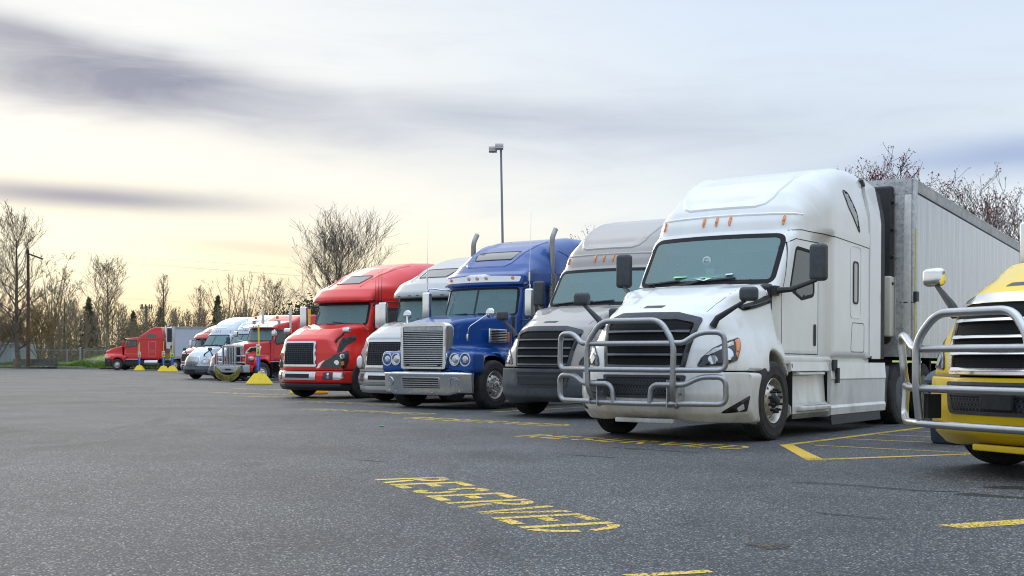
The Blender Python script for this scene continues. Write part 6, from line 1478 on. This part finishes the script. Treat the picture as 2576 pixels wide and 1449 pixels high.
def sign(loc, rz, lab, arrow=True, lean=0.):
    r = empty('stall_sign', loc, rz, label=lab, cat='sign', group='reserved parking signs on yellow pyramid bases')
    g = Geo(); b, t, h = .41, .17, .46
    V = [(sx*b, sy*b, 0) for sx, sy in ((-1, -1), (1, -1), (1, 1), (-1, 1))]+[(sx*b, sy*b, .05) for sx, sy in ((-1, -1), (1, -1), (1, 1), (-1, 1))]+[(sx*t, sy*t, h) for sx, sy in ((-1, -1), (1, -1), (1, 1), (-1, 1))]
    g.add(V, [(0, 1, 5, 4), (1, 2, 6, 5), (2, 3, 7, 6), (3, 0, 4, 7), (4, 5, 9, 8), (5, 6, 10, 9), (6, 7, 11, 10), (7, 4, 8, 11), (8, 9, 10, 11), (3, 2, 1, 0)]); bo = g.build('pyramid_base', SY, r, smooth=False)
    bv = bo.modifiers.new('b', 'BEVEL'); bv.width = .015; bv.segments = 2
    g = Geo(); g.lathe([(.07, h-.02), (.075, h+.03), (.055, h+.06), (.045, h+.12)], axis='z', n=12); g.build('post_socket', SY, r)
    g = Geo(); g.rbox((0, 0, 1.53), (.055, .055, 2.0), .01, k=1); g.v = [(x+lean*(z-.5), y, z) for x, y, z in g.v]; g.build('post', SY, r)
    g = Geo(); g.rbox((lean*.4, -.04, .89), (.26, .02, .64), .006, k=1); g.build('blue_panel', SB, r)
    g = Geo(); g.rbox((lean*.8, -.042, 1.365), (.26, .022, .32), .008, k=1); g.build('yellow_plaque', SYG, r)
    g = Geo(); g.rbox((lean*.8, -.056, 1.39), (.13, .01, .18), .004, k=1); g.build('blue_square', mat('sign_navy', (.01, .09, .22), .5), r)
    V, F_ = text_geo('P', .17); raw('letter', np.column_stack([V[:, 0]+lean*.8, np.full(len(V), -.0625), V[:, 1]+1.39]), F_, SW, r, False)
    for k, ch in enumerate('RESERVED'):
        V, F_ = text_geo(ch, .095); raw('letter', np.column_stack([-V[:, 1]*1.0+lean*.4, np.full(len(V), -.0525), V[:, 0]*1.0+1.13-.068*k]) if False else np.column_stack([V[:, 0]+lean*.4, np.full(len(V), -.0525), V[:, 1]*.9+1.13-.068*k]), F_, SW, r, False)
    if arrow:
        g = Geo(); g.rbox((lean*1.0, -.045, 1.61), (.25, .02, .16), .006, k=1); g.build('arrow_plate', mat('sign_pink', (.75, .62, .64), .5), r)
        g = Geo(); y = -.058; z = 1.61; g.add([(-.10, y, z), (-.05, y, z+.035), (-.05, y, z+.012), (.05, y, z+.012), (.05, y, z+.035), (.10, y, z), (.05, y, z-.035), (.05, y, z-.012), (-.05, y, z-.012), (-.05, y, z-.035)], [tuple(range(10))[::-1]]); g.v = [(a+lean, b, c) for a, b, c in g.v]; g.build('double_arrow', SR, r, smooth=False)
    return r
sign((-10.6, 48.4, -.02), rad(-42), 'nearest tall reserved sign with yellow base before the tanker-red hauler'.replace('tanker-red ', 'red '), lean=-.045)
sign((-33.8, 104.6, 0), rad(2), 'reserved sign standing before the cab door of the side-on red truck')
sign((-28.86, 95.5, 0), rad(0), 'left one of the two close reserved signs behind the side-on red truck')
sign((-28.34, 95.9, 0) if False else (-28.05, 95.2, 0), rad(0), 'right one of the close pair of signs, without arrow plate', arrow=False)
sign((-6.05, 34.4, 0), rad(-30), 'yellow sign post half hidden behind the red mesh-grille truck')

# ------------------------------------------------------------------ trees
bark = mat('bare_bark', (.14, .11, .08), .9, color2=(.08, .065, .05), vscale=3)
bark2 = mat('pale_bark', (.22, .18, .14), .9, vary=.4, vscale=3)
twigm = mat('twig_brown', (.22, .165, .105), .9, color2=(.14, .11, .08), vscale=1.2)
budm = mat('spring_buds', (.28, .19, .06), .8, color2=(.18, .13, .05), vscale=2)
def prisms(S, k=3):
    """S (n,8): p0 p1 r0 r1 -> verts, faces"""
    S = np.asarray(S, float); n = len(S); p0, p1 = S[:, :3], S[:, 3:6]; d = p1-p0; d /= np.maximum(np.linalg.norm(d, axis=1), 1e-9)[:, None]
    ref = np.where(np.abs(d[:, 2:3]) > .9, np.array([[1., 0, 0]]), np.array([[0, 0, 1.]])); a = np.cross(d, ref); a /= np.linalg.norm(a, axis=1)[:, None]; b = np.cross(d, a)
    V = np.empty((n, 2*k, 3))
    for j in range(k):
        t = 2*math.pi*j/k; o = a*math.cos(t)+b*math.sin(t); V[:, j] = p0+o*S[:, 6:7]; V[:, k+j] = p1+o*S[:, 7:8]
    F_ = []
    base = (np.arange(n)*2*k)[:, None]
    fs = np.concatenate([base+np.array([[j, (j+1) % k, k+(j+1) % k, k+j]]) for j in range(k)])
    return V.reshape(-1, 3), fs.tolist()
def grow_tree(H, R_, rs, kind='leader', dens=1.0, bare=.18, r0=None, twig=.014, up=.35):
    """returns trunk segments, branch segments, tips"""
    trunk, br, tips = [], [], []
    r0 = r0 or H*.016
    def branch(p, d, L, r, depth, maxd):
        n = 4 if depth < 2 else 3; q = p.copy(); dd = d.copy(); pts = [q.copy()]
        for i in range(n):
            dd = dd+rs.normal(0, .13, 3)+np.array([0, 0, up*.22]); dd /= np.linalg.norm(dd); q2 = q+dd*L/n
            ra, rb = max(twig, r*(1-.75*i/n)), max(twig*.8, r*(1-.75*(i+1)/n)); br.append((*q, *q2, ra, rb)); q = q2; pts.append(q.copy())
        if depth < maxd:
            m = int((5 if depth == 0 else 4)*dens+rs.uniform(0, 1.5))
            for j in range(m):
                t = rs.uniform(.22, 1.0) if j else 1.0; i = min(n-1, int(t*n)); s = pts[i]+(pts[i+1]-pts[i])*(t*n-i if t < 1 else 1)
                ax = rs.normal(0, 1, 3); e = dd*.75+ax/np.linalg.norm(ax)*.62; e[2] += .15; e /= np.linalg.norm(e)
                branch(s, e, L*rs.uniform(.36, .58), r*.45*(1-t*.4), depth+1, maxd)
        else: tips.append(q)
    if kind == 'leader':
        pts = []; q = np.zeros(3); k = 14; dd = np.array([0, 0, 1.])
        for i in range(k+1):
            pts.append(q.copy()); dd = np.array([0, 0, 1.])+rs.normal(0, .035, 3); q = q+dd*H*.97/k
        for i in range(k): f = i/k; g_ = (i+1)/k; trunk.append((*pts[i], *pts[i+1], r0*(1-f)**.8+.012+(.35*r0 if i == 0 else 0), r0*(1-g_)**.8+.012))
        nb = int(38*dens)
        for j in range(nb):
            t = bare+(1-bare)*((j+.5)/nb)**.9; i = min(k-1, int(t*k)); s = pts[i]+(pts[i+1]-pts[i])*(t*k-i); a = j*2.4+rs.uniform(-.4, .4)
            env = math.sin(math.pi*min(1, (1-t)/(1-bare)*.80+.12))**.8; L = R_*env*rs.uniform(.7, 1.15); el_ = .35+.75*t
            branch(s, np.array([math.cos(a)*math.cos(el_), math.sin(a)*math.cos(el_), math.sin(el_)]), max(.4, L*1.15), r0*.42*(1-t)+.014, 0, 2)
    else:
        hb = H*bare; trunk.append((0, 0, 0, 0, 0, hb*.5, r0*1.3, r0*1.05)); trunk.append((0, 0, hb*.5, .02, 0, hb, r0*1.05, r0))
        m = 10
        for j in range(m):
            a = j*2*math.pi/m+rs.uniform(-.3, .3); el_ = (1.5, 1.2, .85, 1.3, .75, 1.1, .95, 1.35, .7, 1.15)[j]+rs.uniform(-.06, .06); q = np.array([0, 0, hb*rs.uniform(.7, 1.0)]); d = np.array([math.cos(a)*math.cos(el_), math.sin(a)*math.cos(el_), math.sin(el_)])
            L = math.hypot(R_*math.cos(el_), (H-hb)*math.sin(el_))*rs.uniform(.86, 1.0); n = 6; pts = [q]
            for i in range(n):
                d = d+rs.normal(0, .08, 3)+np.array([0, 0, .05]); d /= np.linalg.norm(d); q2 = q+d*L/n; s_ = r0*.5*(1-i/n)+.015; br.append((*q, *q2, s_, r0*.5*(1-(i+1)/n)+.013)); q = q2; pts.append(q)
            for b_ in range(int(12*dens)):
                t = rs.uniform(.3, 1)**.8; i = min(n-1, int(t*n)); s = pts[i]+(pts[i+1]-pts[i])*(t*n-i); ax = rs.normal(0, 1, 3); e = d*.5+ax/np.linalg.norm(ax)*.8; e[2] = abs(e[2])*.8+.1; e /= np.linalg.norm(e)
                branch(s, e, R_*rs.uniform(.28, .5)*(1.2-t*.6), r0*.14, 0, 2)
    return trunk, br, np.array(tips)
def bud_faces(tips, rs, n_each, spread, size):
    P = np.repeat(tips, n_each, 0)+rs.normal(0, spread, (len(tips)*n_each, 3)); n = len(P); V = np.empty((n, 3, 3))
    for j in range(3): V[:, j] = P+rs.normal(0, size, (n, 3))
    return V.reshape(-1, 3), np.arange(n*3).reshape(-1, 3).tolist()
def tree(x, y, H, R_, label, seed, kind='leader', dens=1.0, bare=.18, bm_=bark, tm=None, buds=None, group=None, z=.25, twig=.014, bud=(2, .06, .035), r0=None, name='bare_tree', up=.35):
    zb_ = 0 if z == 0 else zfield(x, y)-.1; H = H-zb_
    rs = np.random.RandomState(seed); T, B, tips = grow_tree(H, R_, rs, kind, dens, bare, r0, twig, up)
    top = max([b[5] for b in B] + [t[5] for t in T]); k = H/top
    sc = lambda S: [tuple(np.array(s)*np.array([1, 1, k, 1, 1, k, 1, 1])) for s in S]
    r = empty(name, (x, y, z if z == 0 else zfield(x, y)-.1), label=label, cat='tree', group=group)
    V, F_ = prisms(sc(T), 8); raw('trunk', V, F_, bm_, r)
    V, F_ = prisms(sc(B), 3); raw('crown', V, F_, tm or twigm, r, False)
    if buds is not None: V, F_ = bud_faces(tips*np.array([1, 1, k]), rs, *bud); raw('buds', V, F_, buds, r, False, 'stuff')
    return r
GT = 'bare trees beyond the fence'
tree(-49.6, 115.6, 16.9, 3.6, 'tallest bare tree at far left rising behind the mossy barrier', 11, dens=1.25, bare=.12, tm=bark, r0=.27, up=.6, group=GT, buds=budm, bud=(1, .05, .03))
tree(-57.2, 127, 15.2, 3.0, 'bare tree cut by the left edge of the view', 12, dens=1.1, bare=.2, group=GT, buds=budm, bud=(1, .08, .04))
tree(-55.5, 139, 14.0, 2.9, 'full round-topped bare tree right of the utility pole', 13, kind='fork', dens=.9, bare=.28, group=GT, buds=budm, bud=(1, .08, .04))
tree(-53.2, 137, 10.8, 2.6, 'shorter dark bare tree leaning against the round-topped one', 14, dens=.9, bare=.25, group=GT)
tree(-47.0, 134, 13.6, 3.3, 'lone broad bare tree with wide low limbs beside the container field', 15, dens=1.15, bare=.30, bm_=bark2, r0=.24, group=GT, buds=budm, bud=(1, .06, .035), up=.7)
tree(-51.4, 170, 13.8, 1.7, 'slim upright bare tree right of the cell mast', 16, dens=.95, bare=.15, up=1.3, group=GT)
tree(-46.0, 170, 12.2, 1.9, 'slender pointed bare tree left of the twin ones', 17, dens=.9, bare=.15, up=1.2, group=GT)
tree(-39.7, 160, 13.2, 3.0, 'left one of the twin bare trees above the blue roofs', 18, kind='fork', dens=.55, bare=.2, group=GT)
tree(-37.7, 163, 13.8, 3.0, 'right one of the twin bare trees above the blue roofs', 19, kind='fork', dens=.55, bare=.2, group=GT)
tree(-24.75, 120, 10.0, 2.6, 'small oval bare tree behind the blue roof', 20, kind='leader', dens=1.1, bare=.2, group=GT, buds=budm, bud=(1, .05, .03))
tree(-11.8, 80, 11.8, 4.2, 'big dark spreading bare tree behind the red visor truck', 36, kind='leader', dens=1.6, bare=.24, tm=bark, r0=.17, up=.9, group=GT, buds=mat('dark_buds', (.06, .04, .025), .9), bud=(1, .03, .020), twig=.009)
tree(-14.2, 84, 5.6, 2.0, 'low twiggy bare tree left of the big dark one', 31, kind='fork', dens=.7, bare=.1, tm=bark, group=GT)
RB = mat('red_buds', (.25, .03, .03), .8, color2=(.13, .02, .02), vscale=3)
GRB = 'red budded trees behind the white trailer'
for (x, y, H, R_, lb, sd) in ((16.3, 50.5, 10.6, 2.6, 'red budded tree top seen just behind the white cab', 22), (21.9, 55, 10.5, 3.4, 'middle red budded tree rising above the trailer roof', 23), (26.6, 57, 9.6, 3.4, 'red budded tree near the right edge above the trailer roof', 24), (4.4, 60, 7.9, 2.4, 'budded tree top peeking between the blue and taupe roofs', 25)):
    tree(x, y, H, R_*1.25, lb, sd, kind='leader', dens=1.35, bare=.15, up=.8, tm=mat('budded_twig', (.09, .07, .06), .9), buds=RB, group=GRB, bud=(4, .07, .032), z=0, twig=.01)
# evergreens
def conifer(x, y, H, R_, label, seed, m, n=46, group='evergreens among the bare trees'):
    rs = np.random.RandomState(seed); r = empty('conifer', (x, y, zfield(x, y)), label=label, cat='tree', group=group)
    V, F_ = prisms([(0, 0, 0, 0, 0, H*.5, H*.016, H*.01), (0, 0, H*.5, 0, 0, H, H*.01, .01)], 6); raw('trunk', V, F_, bark, r)
    P = []
    for i in range(n):
        t = (i+.5)/n; z = H*(.06+.93*t); L = R_*(1-t)**.8*rs.uniform(.55, 1.15)+.1
        for j in range(7):
            a = rs.uniform(0, 6.28); k = int(26*L)+6; s = rs.uniform(.1, 1, k)*L
            P.append(np.column_stack([np.cos(a)*s, np.sin(a)*s, z-.28*s+rs.normal(0, .05, k)])+rs.normal(0, .07, (k, 3)))
    V, F_ = bud_faces(np.vstack(P), rs, 1, .02, .085); raw('crown', V, F_, m, r, False)
EG = mat('conifer_green', (.06, .075, .035), .9, color2=(.09, .09, .045), vscale=1.5)
for i, (x, y, H, R_, lb) in enumerate(((-62.5, 170, 9.0, 2.2, 'dark green conifer in the woods left of the lone broad tree'), (-59.2, 180, 7.6, 2.0, 'small conifer in the gap left of the cell mast'), (-53.4, 175, 7.4, 2.0, 'conifer at the foot of the slim upright tree'), (-40.9, 160, 7.8, 1.6, 'conifer just left of the pale blue roof'))):
    conifer(x, y, H, R_, lb, 50+i, EG)
def bush(x, y, H, R_, label, seed, m, n=5200):
    rs = np.random.RandomState(seed); r = empty('evergreen_bush', (x, y, .2 if y < 112 else zfield(x, y)), label=label, cat='bush', group='dense evergreen bushes')
    c = rs.normal(0, 1, (26, 3)); c /= np.linalg.norm(c, axis=1)[:, None]; c = c*np.array([R_*.75, R_*.6, H*.33])*rs.uniform(.4, 1, (26, 1)); c[:, 2] += H*.55
    P = c[rs.randint(0, 26, n)]+rs.normal(0, 1, (n, 3))*np.array([R_*.2, R_*.2, H*.10]); P[:, 2] = np.abs(P[:, 2])
    V, F_ = bud_faces(P, rs, 1, .01, .12); raw('crown', V, F_, m, r, False)
    V, F_ = prisms([(0, 0, 0, 0, 0, H*.6, .1, .05)]+[(0, 0, H*.3, *q, .05, .02) for q in c], 5); raw('trunk', V, F_, bark, r)
DG = mat('evergreen_leaf', (.035, .052, .018), .85, color2=(.075, .07, .03), vscale=1.4)
for i, (x, y, H, R_, lb) in enumerate(((-20.2, 110, 7.0, 3.2, 'tall dark evergreen bush behind the blue roof and bare oval tree'), (-16.3, 108, 6.4, 3.0, 'evergreen bush left of the red visor truck roof'), (-23.8, 113, 5.6, 2.4, 'lower evergreen bush nearest the oval bare tree'))):
    bush(x, y, H, R_, lb, 60+i, DG)
# ochre budding shrubs under the left trees
OC = mat('ochre_buds', (.24, .145, .03), .85, color2=(.15, .10, .035), vscale=1)
for i, (x, y, H, R_) in enumerate(((-55.5, 124, 7.4, 3.3), (-51.6, 126, 7.2, 3.4), (-58.5, 122, 5.5, 2.6))):
    tree(x, y, H, R_, ['ochre budding willow left of the utility pole base', 'ochre budding willow right of the utility pole', 'low ochre shrub at the left edge'][i], 70+i, kind='fork', dens=1.0, bare=.1, tm=twigm, buds=OC, bud=(2, .12, .05), group='ochre budding shrubs', name='budding_shrub', twig=.012)
tree(-38.0, 117.5, 4.6, 2.4, 'leafless bush behind the fence near the red truck nose', 80, kind='fork', dens=.8, bare=.03, tm=twigm, group='ochre budding shrubs', name='budding_shrub', twig=.015)
# the far wood that reads as one mass
rs = np.random.RandomState(9); SEG = []; TIP = []
lib = [grow_tree(9, 2.0, np.random.RandomState(100+i), 'leader', .62, .05, .12, .022, .9) for i in range(7)]
for i in range(330):
    t = rs.uniform(0, 1); x = -112+126*t; y = rs.uniform(150, 185); T, B, tp = lib[i % 7]; hh = (.85 if x < -52 else .56 if x < -20 else .42)*rs.uniform(.6, 1.15); a = rs.uniform(0, 6.28); ca, sa = math.cos(a), math.sin(a)
    S = np.array(T+B); Rm = np.array([[ca, -sa, 0], [sa, ca, 0], [0, 0, 1]])*np.array([1, 1, 1])
    S2 = S.copy(); S2[:, :3] = S[:, :3]@Rm.T*hh+[x, y, zfield(x, y)]; S2[:, 3:6] = S[:, 3:6]@Rm.T*hh+[x, y, zfield(x, y)]; SEG.append(S2)
V, F_ = prisms(np.vstack(SEG), 3); w = raw('bare_woodland', V, F_, mat('wood_mass', (.26, .20, .14), .95, color2=(.15, .12, .09), vscale=.15), None, False, 'stuff'); tag(w, 'distant grey brown mass of leafless woodland along the horizon', 'woodland')
n = 120000; P = np.column_stack([rs.uniform(-118, 14, n), rs.uniform(151, 172, n), np.minimum(np.abs(rs.normal(0, 2.2, n)), rs.uniform(3, 5, n))]); P[:, 2] *= .75+.4*np.sin(P[:, 0]*.35)*np.cos(P[:, 0]*.13+1)
P[:, 2] += [zfield(*p) for p in P[:, :2]]; V, F_ = bud_faces(P, rs, 1, .05, .10); w = raw('undergrowth', V, F_, mat('brush_brown', (.20, .155, .09), .95, color2=(.14, .13, .07), vscale=.2), None, False, 'stuff'); tag(w, 'tangled brown undergrowth at the foot of the wood', 'undergrowth')

# ------------------------------------------------------------------ the trucks
WHITE = paint('paint_white', (.77, .77, .75), .30); YELLOW = paint('paint_yellow', (.86, .58, 0.0), .06, .3); TAUPE = paint('paint_taupe', (.37, .335, .305), .2)
BLUE = paint('paint_blue', (.001, .062, .28), .05); RED = paint('paint_red', (.74, .014, .008), .08); SILVER = paint('paint_silver', (.46, .46, .45), .22); PBLUE = paint('paint_pale_blue', (.48, .58, .68), .15); RED2 = paint('paint_red_b', (.62, .009, .012), .12); RED3 = paint('paint_red_c', (.46, .012, .014), .1); PWH = paint('paint_ice', (.60, .66, .72), .15)
ROW = 'semi trucks parked in a slanted row'
def off(o, th, df, dl):
    th = rad(th); return (o[0]-math.sin(th)*df+math.cos(th)*dl, o[1]-math.cos(th)*df-math.sin(th)*dl)
B_ = cascadia('semi_truck', WHITE, 'large white semi truck with grey tube bull bar pulling a white trailer', (2.40, 15.66, 35.5), ROW, guard=bull_bar, step=.045, papers=True, wheel_kind='front_long', cover=True)
ox, oy = off((1.168, 21.549), 35.5, 0, .12)
C_ = cascadia('semi_truck', TAUPE, 'taupe semi truck with dark grey bumper between the blue and the white truck', (ox, oy, 35.5), ROW, bumper_mat=GREYP, step=.055)
ox, oy = off((5.344, 10.597), 65, -.06, 0)
A_ = cascadia('semi_truck', YELLOW, 'bright yellow semi truck with chrome grille cut by the right edge', (ox, oy, 65), ROW, slat_mat=CHROME, frame_mat=CHROME, guard=bull_bar_b, chrome_mirror=True, step=.055)
D_ = chrome_grille_truck('semi_truck', BLUE, 'deep blue semi truck with tall chrome bar grille and twin round headlights', (-1.346, 24.90, 35.5), ROW)
ox, oy = off((-4.764, 31.557), 35.5, .20, 0)
F__ = long_hood_visor('semi_truck', RED, 'bright red semi truck with black mesh grille and red bumper', (ox, oy, 35.5), ROW, antennas=3)
ox, oy = off((-2.388, 28.672), 35.5, -.06, 0)
E__ = long_hood_visor('semi_truck', SILVER, 'silver grey semi truck mostly hidden between the red and the blue truck', (ox, oy, 35.5), ROW, white_fender=True, hood_chrome=False, antennas=0)
def from_contact(cx, cy, th, ly): th_ = rad(th); return (cx-ly*math.cos(th_), cy+ly*math.sin(th_))
gx, gy = from_contact(-14.6, 60.2, 35.5, -1.08)
G__ = heavy_hauler('semi_truck', RED2, 'red heavy hauler with chrome livestock guard and orange roof beacons', (gx, gy, 35.5, dip(gx, gy)), ROW)
hx, hy = from_contact(-17.3, 68.7, 35.5, -1.08)
cascadia('semi_truck', PBLUE, 'pale blue semi truck whose hood is hidden by the red heavy hauler', (hx, hy, 35.5, dip(hx, hy)), ROW, bumper_mat=GREYP, slat_mat=POLALU, step=.075, old=True)
hx, hy = from_contact(-20.0, 73, 35.5, -1.08)
cascadia('semi_truck', PWH, 'silvery pale semi truck with bright horizontal grille bars left of the pale blue one', (hx, hy, 35.5, dip(hx, hy)), ROW, bumper_mat=GREYP, slat_mat=POLALU, step=.075, old=True)
long_hood_visor('semi_truck', RED3, 'leftmost red truck of the row, half hidden, with honeycomb grille', (-23.7, 87.5, 35.5, dip(-23.7, 87.5)), ROW, step=.09, honey=True, hood_chrome=False, antennas=0)
sloped_nose('semi_truck', RED2, 'red sloped-nose semi truck parked side-on at far left', (-36.9, 108.9, 90), 'semi trucks parked side-on')
trailer('semi_trailer', 'white riveted box trailer behind the large white truck', 'box trailers', (5.49, 19.68, 0), rad(-121.5), L=16.1, skin=None)
trailer('semi_trailer', 'pale refrigerated trailer behind the side-on red truck', 'box trailers', (-31.75, 108.9, 0), rad(180), L=16.0, reefer=True, skin=mat('reefer_skin', (.50, .53, .60), .4, vary=.1, vscale=.5), stripe=False)
tb = empty('trash_can', (5.62, 14.6, 0), label='dark blue grey trash can standing between the white and the yellow truck', cat='trash can')
TBM = mat('bin_plastic', (.035, .055, .075), .5, vary=.2)
g = Geo(); g.lathe([(0, .01), (.27, .01), (.29, .04), (.34, .78), (.36, .79)], axis='z', n=32); g.build('bin', TBM, tb)
g = Geo(); g.lathe([(.375, .76), (.385, .80), (.36, .84), (.30, .90), (.18, .96), (.0, .98)], axis='z', n=32); g.build('lid', mat('bin_lid', (.10, .12, .13), .5), tb)
# oversize banner under the guard of the heavy hauler
bn = bpy.data.objects.new('load_banner', None); COL.objects.link(bn); tag(bn, 'sagging dirty yellow OVERSIZE LOAD banner hung under the chrome guard', 'banner'); rot_place(bn, gx, gy, 35.5, dip(gx, gy))
def bz(y): s = 1-(y/.95)**2; return .86-.50*s, .44-.34*s
n = 30; V = []; F_ = []
for i in range(n+1):
    y = -.95+1.9*i/n; zt_, zb = bz(y)
    if abs(y) > .9: zb = zt_-.42+.1
    V += [(1.27+.03*math.sin(9*y), y, zt_), (1.31+.03*math.sin(9*y), y, (zt_+zb)/2), (1.28+.03*math.sin(9*y+1), y, zb-.06)]
for i in range(n):
    for q in (0, 1): F_.append((3*i+q, 3*i+q+1, 3*i+4+q, 3*i+3+q))
raw('cloth', V, F_, mat('banner_yellow', (.27, .23, .02), .8, color2=(.10, .09, .025), vscale=5), bn)
V, F_ = text_geo('OVERSIZE LOAD', .30)
V2 = []
wd = V[:, 0].max()-V[:, 0].min()
for x, y_, z_ in V:
    y = x/wd*1.62; zt_, zb = bz(y); V2.append((1.345, y, (zt_+zb)/2-.02+y_*.95))
raw('letters', V2, F_, BLK, bn, False)
print('tris', sum(len(o.data.polygons) for o in bpy.data.objects if o.type == 'MESH'), 'objects', len(bpy.data.objects))
